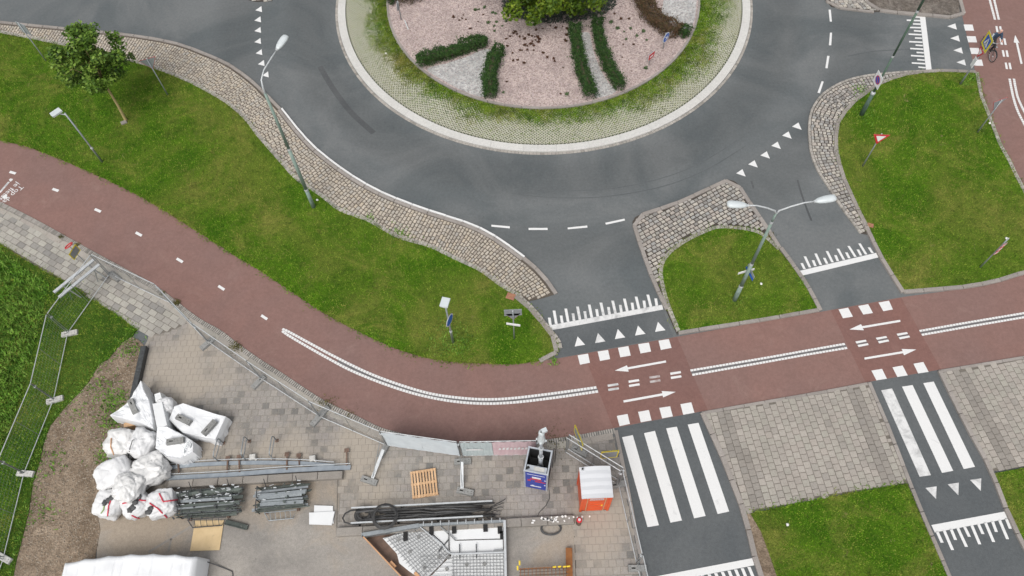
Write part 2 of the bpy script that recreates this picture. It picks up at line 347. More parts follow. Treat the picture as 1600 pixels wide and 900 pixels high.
# ------------------------------------------------------------------ mesh building
class MB:
    def __init__(s): s.v = []; s.f = []
    def add(s, vs, fs):
        o = len(s.v); s.v += [tuple(v) for v in vs]; s.f += [tuple(i + o for i in f) for f in fs]; return s
    def box(s, c, sz, rz=0., rx=0., ry=0.):
        R = Matrix.Rotation(rz, 3, 'Z') @ Matrix.Rotation(ry, 3, 'Y') @ Matrix.Rotation(rx, 3, 'X'); c = Vector(c); h = [x / 2 for x in sz]
        vs = [c + R @ Vector((a * h[0], b * h[1], d * h[2])) for d in (-1, 1) for b in (-1, 1) for a in (-1, 1)]
        return s.add(vs, [(0, 2, 3, 1), (4, 5, 7, 6), (0, 1, 5, 4), (2, 6, 7, 3), (0, 4, 6, 2), (1, 3, 7, 5)])
    def bbox(s, c, sz, rz=0., b=.02):
        """box with a chamfered top"""
        R = Matrix.Rotation(rz, 3, 'Z'); c = Vector(c); h = [x / 2 for x in sz]; vs = []
        for (z, i) in ((-h[2], 0), (h[2] - b, 0), (h[2], b)):
            for (a, d) in ((-1, -1), (1, -1), (1, 1), (-1, 1)): vs.append(c + R @ Vector((a * (h[0] - i), d * (h[1] - i), z)))
        fs = [(3, 2, 1, 0), (8, 9, 10, 11)]
        for k in (0, 4):
            for j in range(4): fs.append((k + j, k + (j + 1) % 4, k + 4 + (j + 1) % 4, k + 4 + j))
        return s.add(vs, fs)
    def tube(s, pts, r, n=8, cap=True):
        pts = [Vector(p) for p in pts]; m = len(pts)
        rs = r if isinstance(r, (list, tuple)) else [r] * m
        up = None; o = len(s.v); base = []
        for i, p in enumerate(pts):
            t = (pts[min(i + 1, m - 1)] - pts[max(i - 1, 0)]); t = t.normalized() if t.length > 1e-9 else Vector((0, 0, 1))
            if up is None: up = Vector((0, 0, 1)) if abs(t.z) < .9 else Vector((1, 0, 0))
            a = t.cross(up); a = a.normalized() if a.length > 1e-6 else t.orthogonal().normalized()
            b = t.cross(a).normalized(); up = a.cross(t)
            for k in range(n):
                w = 2 * math.pi * k / n; base.append(p + rs[i] * (math.cos(w) * a + math.sin(w) * b))
        fs = []
        for i in range(m - 1):
            for k in range(n):
                fs.append((i * n + k, i * n + (k + 1) % n, (i + 1) * n + (k + 1) % n, (i + 1) * n + k))
        if cap: fs += [tuple(range(n - 1, -1, -1)), tuple(range((m - 1) * n, m * n))]
        return s.add(base, fs)
    def beam(s, a, b, w, h):
        a = Vector(a); b = Vector(b); t = (b - a).normalized(); x = t.cross(Vector((0, 0, 1)))
        x = x.normalized() if x.length > 1e-4 else Vector((1, 0, 0)); y = x.cross(t)
        vs = [p + x * (i * w / 2) + y * (j * h / 2) for p in (a, b) for (i, j) in ((-1, -1), (1, -1), (1, 1), (-1, 1))]
        return s.add(vs, [(3, 2, 1, 0), (4, 5, 6, 7), (0, 1, 5, 4), (1, 2, 6, 5), (2, 3, 7, 6), (3, 0, 4, 7)])
    def ext(s, poly, o, h, u, t):
        """outline poly (h, u coordinates) at o, thickness vector t"""
        o = Vector(o); h = Vector(h); u = Vector(u); t = Vector(t); n = len(poly)
        vs = [o + a * h + b * u for a, b in poly]; vs += [v + t for v in vs]
        return s.add(vs, [tuple(range(n - 1, -1, -1)), tuple(range(n, 2 * n))] + [(i, (i + 1) % n, n + (i + 1) % n, n + i) for i in range(n)])
    def prism(s, poly, z0, z1):
        return s.ext(poly, (0, 0, z0), (1, 0, 0), (0, 1, 0), (0, 0, z1 - z0))
    def lathe(s, prof, c=(0, 0, 0), n=12):
        c = Vector(c); m = len(prof)
        vs = [c + Vector((r * math.cos(2 * math.pi * k / n), r * math.sin(2 * math.pi * k / n), z)) for r, z in prof for k in range(n)]
        fs = [(i * n + k, i * n + (k + 1) % n, (i + 1) * n + (k + 1) % n, (i + 1) * n + k) for i in range(m - 1) for k in range(n)]
        return s.add(vs, fs + [tuple(range(n - 1, -1, -1)), tuple(range((m - 1) * n, m * n))])
    def ring(s, c, R, r, axis, n=24, k=6):
        axis = Vector(axis).normalized(); a = axis.orthogonal().normalized(); b = axis.cross(a); c = Vector(c); vs = []; fs = []
        for i in range(n):
            w = 2 * math.pi * i / n; d = math.cos(w) * a + math.sin(w) * b
            for j in range(k):
                q = 2 * math.pi * j / k; vs.append(c + d * (R + r * math.cos(q)) + axis * (r * math.sin(q)))
        for i in range(n):
            for j in range(k): fs.append((i * k + j, i * k + (j + 1) % k, ((i + 1) % n) * k + (j + 1) % k, ((i + 1) % n) * k + j))
        return s.add(vs, fs)
    def mesh(s, name, m, smooth=False):
        me = bpy.data.meshes.new(name); me.from_pydata(s.v, [], s.f)
        if m: me.materials.append(MATS[m])
        if smooth: me.polygons.foreach_set('use_smooth', [True] * len(me.polygons))
        me.update(); return me
    def obj(s, name, m, parent=None, smooth=False):
        return put(name, s.mesh(name, m, smooth), parent)

def put(name, me, parent=None, loc=None, rz=0.):
    o = bpy.data.objects.new(name, me); COL.objects.link(o)
    if parent is not None: o.parent = parent
    if loc is not None: o.location = loc
    if rz: o.rotation_euler = (0, 0, rz)
    return o
def tag(o, label, cat, group=None):
    o['label'] = label; o['category'] = cat
    if group: o['group'] = group
    return o
def thing(name, label, cat, loc=(0, 0, 0), rz=0., group=None):
    return tag(put(name, None, None, loc, rz), label, cat, group)
def struct(o): o['kind'] = 'structure'; return o
def stuff(o): o['kind'] = 'stuff'; return o

def bulk(name, V, m, parent=None, tint=None, smooth=False):
    """V: (n, k, 3) array, n separate faces of k corners each"""
    n, k = V.shape[:2]
    me = bpy.data.meshes.new(name); me.vertices.add(n * k); me.vertices.foreach_set('co', V.reshape(-1).astype(np.float32))
    me.loops.add(n * k); me.loops.foreach_set('vertex_index', np.arange(n * k, dtype=np.int32))
    me.polygons.add(n); me.polygons.foreach_set('loop_start', np.arange(0, n * k, k, dtype=np.int32))
    me.materials.append(MATS[m])
    if tint is not None:
        a = me.attributes.new('tint', 'FLOAT', 'FACE'); a.data.foreach_set('value', tint.astype(np.float32))
    me.update(calc_edges=True); me.validate()
    return put(name, me, parent)

# ------------------------------------------------------------------ curves and areas on the ground
def cr(pts, n=6, closed=False):
    P = [Vector((a, b)) for a, b in pts]; m = len(P); out = []
    rng = range(m) if closed else range(m - 1)
    for i in rng:
        if closed: p0, p1, p2, p3 = P[i - 1], P[i], P[(i + 1) % m], P[(i + 2) % m]
        else: p0, p1, p2, p3 = P[max(i - 1, 0)], P[i], P[i + 1], P[min(i + 2, m - 1)]
        for k in range(n):
            t = k / n
            q = .5 * ((2 * p1) + (p2 - p0) * t + (2 * p0 - 5 * p1 + 4 * p2 - p3) * t * t + (3 * p1 - p0 - 3 * p2 + p3) * t ** 3)
            out.append((q.x, q.y))
    if not closed: out.append(tuple(P[-1]))
    return out
def resample(pts, step):
    P = np.array(pts); d = np.hypot(*np.diff(P, axis=0).T); s = np.concatenate([[0], np.cumsum(d)])
    n = max(2, int(round(s[-1] / step)) + 1); q = np.linspace(0, s[-1], n)
    return np.stack([np.interp(q, s, P[:, 0]), np.interp(q, s, P[:, 1])], 1)
def inside(poly, X):
    P = np.array(poly); X = np.asarray(X); r = np.zeros(len(X), bool); x, y = X[:, 0], X[:, 1]
    j = len(P) - 1
    for i in range(len(P)):
        xi, yi = P[i]; xj, yj = P[j]
        if yi != yj:
            c = ((yi > y) != (yj > y)) & (x < (xj - xi) * (y - yi) / (yj - yi) + xi); r ^= c
        j = i
    return r
def edge_dist(poly, X, closed=True):
    P = np.array(poly); X = np.asarray(X); best = np.full(len(X), 1e9)
    Q = np.roll(P, -1, 0) if closed else P[1:]
    for a, b in zip(P, Q):
        d = b - a; L = (d * d).sum()
        if L < 1e-12: continue
        t = np.clip(((X - a) @ d) / L, 0, 1); best = np.minimum(best, np.hypot(*(X - a - t[:, None] * d).T))
    return best
def area(poly):
    P = np.array(poly); x, y = P[:, 0], P[:, 1]
    return .5 * (np.dot(x, np.roll(y, -1)) - np.dot(y, np.roll(x, -1)))
def sheet(name, poly, z, m, parent=None, skirt=0., kind='structure'):
    if area(poly) < 0: poly = poly[::-1]
    n = len(poly); vs = [(a, b, z) for a, b in poly]; fs = [tuple(range(n))]
    if skirt:
        vs += [(a, b, z - skirt) for a, b in poly]; fs += [(i, n + i, n + (i + 1) % n, (i + 1) % n) for i in range(n)]
    me = bpy.data.meshes.new(name); me.from_pydata(vs, [], fs); me.materials.append(MATS[m]); me.update()
    o = put(name, me, parent)
    if kind and parent is None: o['kind'] = kind
    return o
def stripe(name, pts, w, z, m, parent):
    """painted line of width w along pts"""
    P = np.array(pts); T = np.gradient(P, axis=0); T /= np.hypot(*T.T)[:, None]; N = np.stack([-T[:, 1], T[:, 0]], 1) * w / 2
    A, B = P + N, P - N; n = len(P); vs = [(*p, z) for p in A] + [(*p, z) for p in B]
    me = bpy.data.meshes.new(name); me.from_pydata(vs, [], [(n + i, n + i + 1, i + 1, i) for i in range(n - 1)]); me.materials.append(MATS[m]); me.update()
    return put(name, me, parent)
def quad(name, px, z, m, parent):
    return sheet(name, UL(px), z, m, parent)

# ------------------------------------------------------------------ fields of pieces (setts, slabs, kerb stones)
def _tmpl(ins, jit, seed):
    r = np.random.default_rng(seed); c = np.array([(-.5, -.5), (.5, -.5), (.5, .5), (-.5, .5)])
    b = np.c_[c + r.uniform(-jit, jit, (4, 2)), np.zeros(4)]
    t = np.c_[c * (1 - ins) + r.uniform(-jit, jit, (4, 2)), 1 + r.uniform(-.06, .06, 4)]
    m = np.c_[(b[:, :2] * .35 + t[:, :2] * .65) * 1.03, np.full(4, .8)]
    return np.r_[b, m, t]
_TF = [(0, 1, 5, 4), (1, 2, 6, 5), (2, 3, 7, 6), (3, 0, 4, 7), (4, 5, 9, 8), (5, 6, 10, 9), (6, 7, 11, 10), (7, 4, 8, 11), (8, 9, 10, 11)]
TEMPL = {'sett': [_tmpl(.22, .05, i) for i in range(6)], 'slab': [_tmpl(.05, .012, 20 + i) for i in range(4)], 'brick': [_tmpl(.1, .02, 40 + i) for i in range(3)]}
def pieces(name, field, tr, kind, m, parent, most=300):
    """tr rows: x, y, z, rz, sx, sy, sz. The nearest ones are objects of their own, the others one part."""
    tr = np.asarray(tr, float)
    if len(tr) == 0: return
    T = TEMPL[kind]
    d = np.hypot(np.hypot(tr[:, 0], tr[:, 1]), CAM_H)
    pxs = np.array([PX(a, b, 0) for a, b in tr[:, :2]]); vis = (pxs[:, 0] > 0) & (pxs[:, 0] < 1600) & (pxs[:, 1] > 0) & (pxs[:, 1] < 900)
    key = d / np.sqrt(tr[:, 4] * tr[:, 5]) + np.where(vis, 0, 1e4)
    order = np.argsort(key); near, far = order[:most], order[most:]
    mes = []
    for i, t in enumerate(T):
        me = bpy.data.meshes.new(name); me.from_pydata([tuple(v) for v in t], [], _TF); me.materials.append(MATS[m]); me.update(); mes.append(me)
    for q, i in enumerate(near):
        o = bpy.data.objects.new(name, mes[q % len(mes)]); COL.objects.link(o); o.parent = parent
        o.location = tr[i, :3]; o.rotation_euler = (0, 0, tr[i, 3]); o.scale = tr[i, 4:7]
    if len(far):
        A = tr[far]; tm = np.array([T[k % len(T)] for k in range(len(A))])
        V = tm * A[:, None, 4:7]; c, s = np.cos(A[:, 3])[:, None], np.sin(A[:, 3])[:, None]
        W = np.stack([V[..., 0] * c - V[..., 1] * s + A[:, None, 0], V[..., 0] * s + V[..., 1] * c + A[:, None, 1], V[..., 2] + A[:, None, 2]], -1)
        F = W[:, np.array(_TF)].reshape(-1, 4, 3)
        stuff(bulk(field, F, m, parent, np.repeat(RNG.random(len(A)), len(_TF))))
def kerb(name, pts, m='kerb_stone', w=.16, h=.12, L=1.0, z=-.02, off=0., most=300, gap=.012):
    P = resample(pts, L); e = struct(put(name, None)); tr = []
    for a, b in zip(P[:-1], P[1:]):
        d = b - a; l = float(np.hypot(*d)); n = np.array((-d[1], d[0])) / max(l, 1e-6) * off; c = (a + b) / 2 + n
        tr.append((c[0], c[1], z, math.atan2(d[1], d[0]), max(l - gap, .02), w, h - z + random.uniform(-.006, .006)))
    pieces('kerb_stone' if L > .4 else 'brick', 'kerb_bricks', tr, 'slab' if L > .4 else 'brick', m, e, most)
    return e
def fill_rows(poly, ang, w, l, gap=.01, stag=.5, margin=.0, jit=.0, lr=0., halves=False):
    """rows of pieces in an area: rows run along ang, w across, l along"""
    P = np.array(poly); c, s = math.cos(ang), math.sin(ang); Q = np.c_[P[:, 0] * c + P[:, 1] * s, -P[:, 0] * s + P[:, 1] * c]
    out = []; i = 0; y = Q[:, 1].min()
    while y < Q[:, 1].max():
        x = Q[:, 0].min() - (stag * l if i % 2 else 0) - (random.random() * l if lr else 0)
        while x < Q[:, 0].max():
            ll = l * (1 + random.uniform(-lr, lr)); cx, cy = x + ll / 2, y + w / 2
            out.append((cx * c - cy * s, cx * s + cy * c, ang + random.uniform(-jit, jit), ll - gap, w - gap)); x += ll
        y += w; i += 1
    A = np.array(out)
    k = inside(poly, A[:, :2])
    if margin: k &= edge_dist(poly, A[:, :2]) > margin
    keep = [A[k]]
    if halves:                                   # pieces cut to fit along the edge
        B = A[(~k) & (edge_dist(poly, A[:, :2]) < l)]
        for sx, sy, fl, fw in ((-.25, 0, .5, 1), (.25, 0, .5, 1), (0, -.25, 1, .5), (0, .25, 1, .5)):
            H = B.copy(); dx, dy = B[:, 3] * sx, B[:, 4] * sy; H[:, 0] += dx * c - dy * s; H[:, 1] += dx * s + dy * c; H[:, 3] *= fl; H[:, 4] *= fw
            q = inside(poly, H[:, :2]) & (edge_dist(poly, H[:, :2]) > .05); keep.append(H[q]); B = B[~q]
    return np.concatenate(keep)
def band_setts(outer, poly, pitch=.19, t0=.12, z=.02, top=.07, wmax=4.):
    """courses of setts square to the line outer, as far as they lie in poly"""
    P = resample(outer, pitch); T = np.gradient(P, axis=0)
    for _ in range(3): T[1:-1] = (T[:-2] + T[1:-1] * 2 + T[2:]) / 4
    T /= np.hypot(*T.T)[:, None]; N = np.stack([-T[:, 1], T[:, 0]], 1)
    mid = P[len(P) // 2] + N[len(P) // 2] * .3
    if not inside(poly, [mid])[0]: N = -N
    tr = []
    for i in range(len(P) - 1):
        t = t0 + random.uniform(0, .2) * 0
        first = True
        while t < wmax:
            l = random.uniform(.19, .30) * (random.uniform(.5, 1) if first else 1); first = False; tm = t + l / 2
            a = P[i] + N[i] * tm; b = P[i + 1] + N[i + 1] * tm; d = b - a; w = float(np.hypot(*d)); c = (a + b) / 2
            if w > .06: tr.append((c[0], c[1], z, math.atan2(d[1], d[0]) + random.uniform(-.05, .05), w - .036, l - .038, top - z + random.uniform(-.008, .012)))
            t += l
    tr = np.array(tr)
    k = inside(poly, tr[:, :2]) & (edge_dist(poly, tr[:, :2]) > .06)
    return tr[k]

# ------------------------------------------------------------------ leaves
def blades(poly, n, length, width, z, spread=1.0, margin=0.0, dens=None):
    P = np.array(poly); lo, hi = P.min(0), P.max(0); X = RNG.uniform(lo, hi, (int(n * 1.0), 2)); k = inside(poly, X)
    if margin > 0: k &= edge_dist(poly, X) > margin
    X = X[k]
    if dens is not None: X = X[RNG.random(len(X)) < dens(X)]
    return blades_at(X, length, width, z, spread)
def blades_at(X, length, width, z, spread=1.0):
    n = len(X); a = RNG.uniform(0, 2 * np.pi, n); L = length * RNG.uniform(.5, 1.3, n); tilt = RNG.uniform(.3, 1.3, n) * spread
    d = np.stack([np.cos(a) * np.sin(tilt), np.sin(a) * np.sin(tilt), np.cos(tilt)], 1); s = np.stack([-np.sin(a), np.cos(a), np.zeros(n)], 1) * (width * RNG.uniform(.6, 1.3, n))[:, None]
    b = np.c_[X, np.full(n, z)]
    return np.stack([b - s / 2, b + s / 2, b + d * L[:, None]], 1)
def leaves(C, size, flat=.5, ratio=.62):
    n = len(C); a = RNG.uniform(0, 2 * np.pi, n); t = RNG.normal(0, flat, n); r = RNG.uniform(0, 2 * np.pi, n)
    nrm = np.stack([np.sin(t) * np.cos(a), np.sin(t) * np.sin(a), np.cos(t)], 1)
    u = np.cross(nrm, np.stack([np.cos(r), np.sin(r), np.full(n, .3)], 1)); u /= np.linalg.norm(u, axis=1)[:, None]; w = np.cross(nrm, u)
    L = (size * RNG.uniform(.6, 1.35, n))[:, None]; u = u * L / 2; w = w * L / 2 * ratio
    return np.stack([C - u, C + w - u * .1, C + u, C - w - u * .1], 1)
def blob(seed, nu=18, nv=12, sx=.5, sy=.5, sz=.5, p=.55, amp=.1, freq=2.2, z0=0., crease=0.):
    """soft sack: rounded box shape with lumps and folds, standing on z0"""
    vs = []; off = Vector((seed * 3.1, seed * 1.7, seed * .9))
    def sp(c): return math.copysign(abs(c) ** p, c)
    for j in range(nv + 1):
        ph = -math.pi / 2 + math.pi * j / nv
        for i in range(nu):
            th = 2 * math.pi * i / nu
            d = Vector((sp(math.cos(ph)) * sp(math.cos(th)), sp(math.cos(ph)) * sp(math.sin(th)), sp(math.sin(ph))))
            k = 1 + amp * mnoise.noise(d * freq + off) + amp * .5 * mnoise.noise(d * freq * 2.7 - off)
            if crease: k += crease * (abs(mnoise.noise(d * freq * 1.6 + off * 2)) - .25)
            q = Vector((d.x * sx, d.y * sy, d.z * sz)) * k
            q.z = max(q.z + sz * .96, 0.) + z0
            vs.append(q)
    fs = [(j * nu + i, j * nu + (i + 1) % nu, (j + 1) * nu + (i + 1) % nu, (j + 1) * nu + i) for j in range(nv) for i in range(nu)]
    m = MB(); m.add(vs, fs); return m
# ================================================================== THE SETTING
ground = sheet('ground', [(-1500, -1500), (1500, -1500), (1500, 1500), (-1500, 1500)], -.09, 'lawn_rough')
road = sheet('road', [(-70, -30), (70, -30), (70, 95), (-70, 95)], 0., 'asphalt')

# ---- outlines read from the photograph
LAWN_W_TOP = [(-90, 32), (0, 52), (85, 69), (150, 83), (212, 99), (250, 111), (300, 132), (350, 160), (382, 187), (397, 207), (412, 225), (440, 257), (462, 281), (500, 307), (530, 330), (575, 347), (620, 372), (670, 387), (712, 407), (750, 425), (780, 447), (807, 464), (832, 487), (855, 516), (870, 535), (871, 549), (857, 560)]
LAWN_W_BOT = [(845, 564), (800, 569), (760, 568), (725, 567), (687, 563), (650, 555), (612, 542), (575, 525), (525, 500), (487, 477), (450, 452), (400, 419), (370, 401), (307, 361), (250, 325), (200, 297), (125, 262), (50, 232), (0, 219), (-90, 195)]
APRON_OUT = [(-90, 22), (0, 34), (100, 44), (200, 54), (275, 67), (325, 85), (362, 102), (400, 130), (415, 145), (440, 170), (462, 198), (486, 225), (510, 246), (550, 275), (592, 299), (640, 319), (687, 335), (725, 347), (762, 363), (800, 388), (837, 417), (858, 440), (871, 459)]
lw_top, lw_bot, ap_out = cr(UL(LAWN_W_TOP)), cr(UL(LAWN_W_BOT)), cr(UL(APRON_OUT))
LAWN_W = lw_top + lw_bot
ap_in = cr(UL([(x, y) for x, y in LAWN_W_TOP if x <= 812]))
APRON = ap_out + [U2(848, 466), U2(826, 471)] + ap_in[::-1]

RED_LOW = [(-90, 275), (0, 315), (60, 345), (105, 370), (150, 395), (200, 422), (245, 447), (307, 494), (345, 516), (370, 535), (405, 560), (440, 582), (485, 612), (515, 630), (560, 651), (593, 667), (620, 675), (654, 683), (691, 689), (719, 692), (766, 692), (822, 690), (850, 687), (875, 684), (912, 678), (960, 669)]
RED_LOW2 = [(1000, 661), (1096, 643), (1200, 625), (1287, 610), (1356, 597), (1466, 578), (1600, 556), (1760, 529)]
RED_UP2 = [(1760, 396), (1600, 428), (1550, 444), (1500, 452), (1412, 464), (1284, 487), (1232, 496), (1200, 501), (1053, 527), (960, 544), (872, 560)]
red_low = cr(UL(RED_LOW)); red = red_low + UL(RED_LOW2) + UL(RED_UP2) + lw_bot
cycle_path = sheet('cycle_path', red, .008, 'red_asphalt')
RED_E = [(1498, -60), (1499, 0), (1504, 27), (1524, 113), (1532, 150), (1542, 175), (1555, 207), (1563, 228), (1577, 252), (1590, 280), (1602, 302), (1650, 420), (1790, 400), (1720, 250), (1660, 80), (1630, -60)]
cycle_path_b = sheet('cycle_path', UL(RED_E), .004, 'red_asphalt')

# darker, newer asphalt on the crossings; sealing marks
quad('asphalt_patch', [(960, 669), (1096, 643), (1174, 800), (1190, 905), (1008, 905)], .004, 'asphalt_dark', road)
quad('asphalt_patch', [(1357, 597), (1466, 578), (1550, 738), (1585, 830), (1660, 960), (1500, 960), (1425, 755)], .004, 'asphalt_dark', road)
quad('asphalt_patch', [(868, 560), (1052, 526), (1033, 476), (852, 512)], .004, 'asphalt_dark', road)
quad('red_patch', [(912, 553), (1058, 526.5), (1106, 641), (958, 668.5)], .011, 'red_patch', cycle_path)
quad('red_patch', [(1298, 485), (1408, 465.5), (1470, 577), (1352, 597)], .011, 'red_patch', cycle_path)
stripe('tar_patch', cr(UL([(500, 104), (512, 125), (527, 148), (550, 177), (584, 208)])), .32, .004, 'asphalt_tar', road)
quad('tar_patch', [(1172.5, 283), (1175.5, 282.5), (1179, 294), (1176, 294.5)], .004, 'asphalt_tar', road)
stripe('tyre_mark', cr(UL([(800, 302), (850, 308), (920, 309), (985, 302), (1050, 287), (1110, 262), (1165, 228)])), .06, .004, 'asphalt_dark', road)
stripe('tyre_mark', cr(UL([(830, 296), (900, 298), (980, 291), (1060, 270), (1120, 240), (1180, 200)])), .05, .004, 'asphalt_dark', road)
stripe('tyre_mark', cr(UL([(1246, 281), (1253, 305), (1262, 330), (1268, 345)])), .10, .004, 'asphalt_tar', road)
stripe('tyre_mark', cr(UL([(1325, 88), (1360, 81), (1400, 78), (1450, 76)])), .10, .004, 'asphalt_dark', road)

# ---- lawns
LAWN_M = cr(UL([(1060, 518), (1046, 485), (1036, 452), (1032, 425), (1037, 407), (1050, 392), (1075, 375), (1103, 362), (1122, 356), (1149, 357), (1175, 361), (1193, 369), (1215, 391), (1238, 418), (1260, 451), (1277, 482)]), 5) + UL([(1232, 492), (1200, 497)])
LAWN_E = cr(UL([(1411, 454), (1375, 397), (1360, 366), (1340, 325), (1318, 276), (1310, 245), (1307, 224), (1310, 195), (1320, 179), (1337, 160), (1358, 145), (1377, 133), (1411, 121), (1433, 117), (1471, 114), (1520, 114)]), 5) + UL([(1524, 118), (1531, 152), (1541, 177), (1553, 209), (1561, 229), (1575, 254), (1588, 281), (1600, 303), (1648, 410), (1600, 424), (1550, 440), (1500, 449)])
LAWN_S = UL([(1172, 803), (1255, 786), (1325, 772), (1417, 757), (1438, 808), (1458, 852), (1481, 905), (1520, 1000), (1250, 1000), (1213, 900), (1200, 862), (1189, 832)])
LAWN_SE = UL([(1553, 740), (1600, 731), (1760, 705), (1820, 900), (1660, 960), (1605, 862), (1578, 806), (1563, 772)])
LAWN_SW = UL([(-90, 330), (0, 382), (25, 398), (62, 421), (92, 436), (120, 451), (137, 466), (157, 477), (190, 498), (214, 516), (207, 527), (192, 535), (170, 562), (155, 570), (140, 597), (122, 617), (100, 640), (80, 665), (70, 690), (62, 725), (52, 757), (47, 795), (37, 837), (27, 875), (20, 910), (0, 1000), (-190, 1000), (-190, 400)])
for poly, zl, m in ((LAWN_W, .07, 'lawn'), (LAWN_M, .08, 'lawn'), (LAWN_E, .08, 'lawn'), (LAWN_S, .07, 'lawn'), (LAWN_SE, .07, 'lawn'), (LAWN_SW, .06, 'lawn_rough')):
    sheet('lawn', poly, zl, m, None, .1)

# ---- soil strips and beds
SOIL = UL([(192, 535), (207, 527), (216, 531), (226, 541), (212, 590), (203, 630), (196, 660), (176, 695), (158, 750), (152, 800), (157, 828), (150, 865), (140, 1000), (0, 1000), (20, 908), (27, 875), (37, 837), (47, 795), (52, 757), (62, 725), (70, 690), (80, 665), (100, 640), (122, 617), (140, 597), (155, 570), (170, 562)])
sheet('soil_strip', SOIL, .03, 'soil', None, .1)
sheet('soil_strip', UL([(1163, 804), (1173, 803), (1190, 832), (1201, 862), (1213, 900), (1250, 1000), (1222, 1000), (1188, 900), (1177, 868), (1165, 830)]), .05, 'soil', None, .1)
sheet('soil_bed', UL([(1352, -30), (1354, 2), (1362, 10), (1376, 16), (1400, 19), (1450, 22), (1499, 24), (1495, -30)]), .06, 'soil_dark', None, .1)

# ---- sett aprons
apron_w = sheet('cobble_apron', APRON, .03, 'joint_warm', None, .05)
pieces('sett', 'setts', band_setts(ap_out, APRON, .182, .28), 'sett', 'sett_pink', apron_w)
ISLE = cr(UL([(1058, 524), (1036, 475), (1020, 442), (1000, 387), (989, 352), (990, 344), (1000, 336), (1050, 320), (1100, 298), (1132, 283), (1145, 283), (1155, 291), (1175, 322), (1200, 358), (1219, 388)]), 5)
isle_inner = cr(UL([(1217, 391), (1193, 369), (1175, 361), (1149, 357), (1122, 356), (1103, 362), (1075, 375), (1050, 392), (1037, 407), (1032, 425), (1036, 452), (1046, 485), (1060, 518)]), 5)
isle = sheet('cobble_apron', ISLE + isle_inner, .03, 'joint_sand', None, .05)
_a = U(1000, 336); _b = U(1132, 283)
fr = fill_rows(ISLE + isle_inner, math.atan2(_b.y - _a.y, _b.x - _a.x) + .12, .2, .27, .04, .5, .14, .06, .2)
pieces('sett', 'setts', [(a, b, .02, r, l, w, .055 + random.uniform(-.008, .012)) for a, b, r, l, w in fr], 'sett', 'sett_grey', isle)
APE = [(1470, 111), (1440, 112), (1407, 114), (1375, 117), (1350, 120), (1320, 128), (1292, 143), (1277, 158), (1267, 177), (1264, 200), (1265, 222), (1268, 242), (1278, 267), (1293, 291), (1313, 322), (1345, 365)]
ape_out = cr(UL(APE), 5); ape_in = cr(UL([(1362, 368), (1340, 325), (1318, 276), (1310, 245), (1307, 224), (1310, 195), (1320, 179), (1337, 160), (1358, 145), (1377, 133), (1411, 121), (1433, 117), (1471, 114)]), 5)
APRON_E = ape_out + ape_in
apron_e = sheet('cobble_apron', APRON_E, .03, 'joint_sand', None, .05)
pieces('sett', 'setts', band_setts(ape_out, APRON_E, .22, .08), 'sett', 'sett_grey', apron_e)
APN = UL([(1292, -30), (1293, 4), (1299, 11), (1330, 15), (1365, 19), (1383, 19), (1362, 11), (1352, 2), (1346, -30)])
apron_n = sheet('cobble_apron', APN, .03, 'joint_sand', None, .05)
fr = fill_rows(APN, .1, .2, .27, .024, .5, .08, .06, .2)
pieces('sett', 'setts', [(a, b, .02, r, l, w, .055) for a, b, r, l, w in fr], 'sett', 'sett_grey', apron_n)
APNW = UL([(375, -20), (383, -1), (400, 3), (425, 2), (433, -20)])
apron_nw = sheet('cobble_apron', APNW, .03, 'joint_sand', None, .05)
fr = fill_rows(APNW, .1, .2, .27, .024, .5, .05, .06, .2)
pieces('sett', 'setts', [(a, b, .02, r, l, w, .055) for a, b, r, l, w in fr], 'sett', 'sett_grey', apron_nw)

# ---- kerbs
iw = next(i for i, p in enumerate(ap_out) if PX(*p, 0)[0] > 438); jw = next(i for i, p in enumerate(ap_out) if PX(*p, 0)[0] > 818)
kerb('kerb', ap_out[:iw + 1], 'kerb_stone', .18, .10, off=-.09)
kw = kerb('kerb', ap_out[iw:jw + 1], 'paint', .105, .10, off=-.0, L=.95)
kerb('kerb', ap_out[iw:jw + 1], 'kerb_stone', .18, .085, off=-.17, L=.95)
kerb('kerb', ap_out[jw:], 'kerb_stone', .2, .10, off=-.08)
kerb('kerb', lw_top[:-8], 'kerb_brick', .22, .095, L=.24, off=.08, most=0)
kerb('kerb', cr(UL([(805, 464), (832, 487), (855, 516), (870, 535), (871, 549), (857, 560), (843, 565)])), 'kerb_stone', .2, .11)
kerb('kerb', ISLE[4:], 'kerb_stone', .2, .11, off=-.05)
kerb('kerb', isle_inner, 'kerb_brick', .2, .1, L=.22, most=0)
kerb('kerb', UL([(1060, 521), (1200, 499), (1279, 485)]), 'kerb_stone', .18, .1)
kerb('kerb', cr(UL([(1219, 388), (1240, 417), (1262, 450), (1281, 486)])), 'kerb_stone', .2, .12, L=.6)
kerb('kerb', ape_out, 'kerb_brick', .14, .09, L=.24, most=0)
kerb('kerb', cr(UL([(1410, 458), (1374, 400), (1358, 366), (1338, 325), (1316, 276), (1308, 245), (1305, 224), (1308, 195), (1318, 178), (1335, 159), (1356, 144), (1375, 131), (1410, 119), (1433, 115), (1471, 112), (1524, 114)]), 5), 'kerb_stone', .2, .12)
kerb('kerb', UL([(1525, 114), (1532, 151), (1542, 176), (1554, 208), (1562, 228), (1576, 253), (1589, 280), (1602, 304), (1650, 412)]), 'kerb_brick', .2, .1, L=.26, most=0)
kerb('kerb', UL([(1411, 457), (1500, 450), (1550, 442), (1600, 426), (1700, 404)]), 'kerb_stone', .2, .11)
kerb('kerb', cr(UL([(1350, -30), (1352, 2), (1360, 11), (1376, 18), (1400, 21), (1450, 25), (1502, 27), (1499, 0), (1497, -30)]), 5), 'kerb_stone', .22, .12)
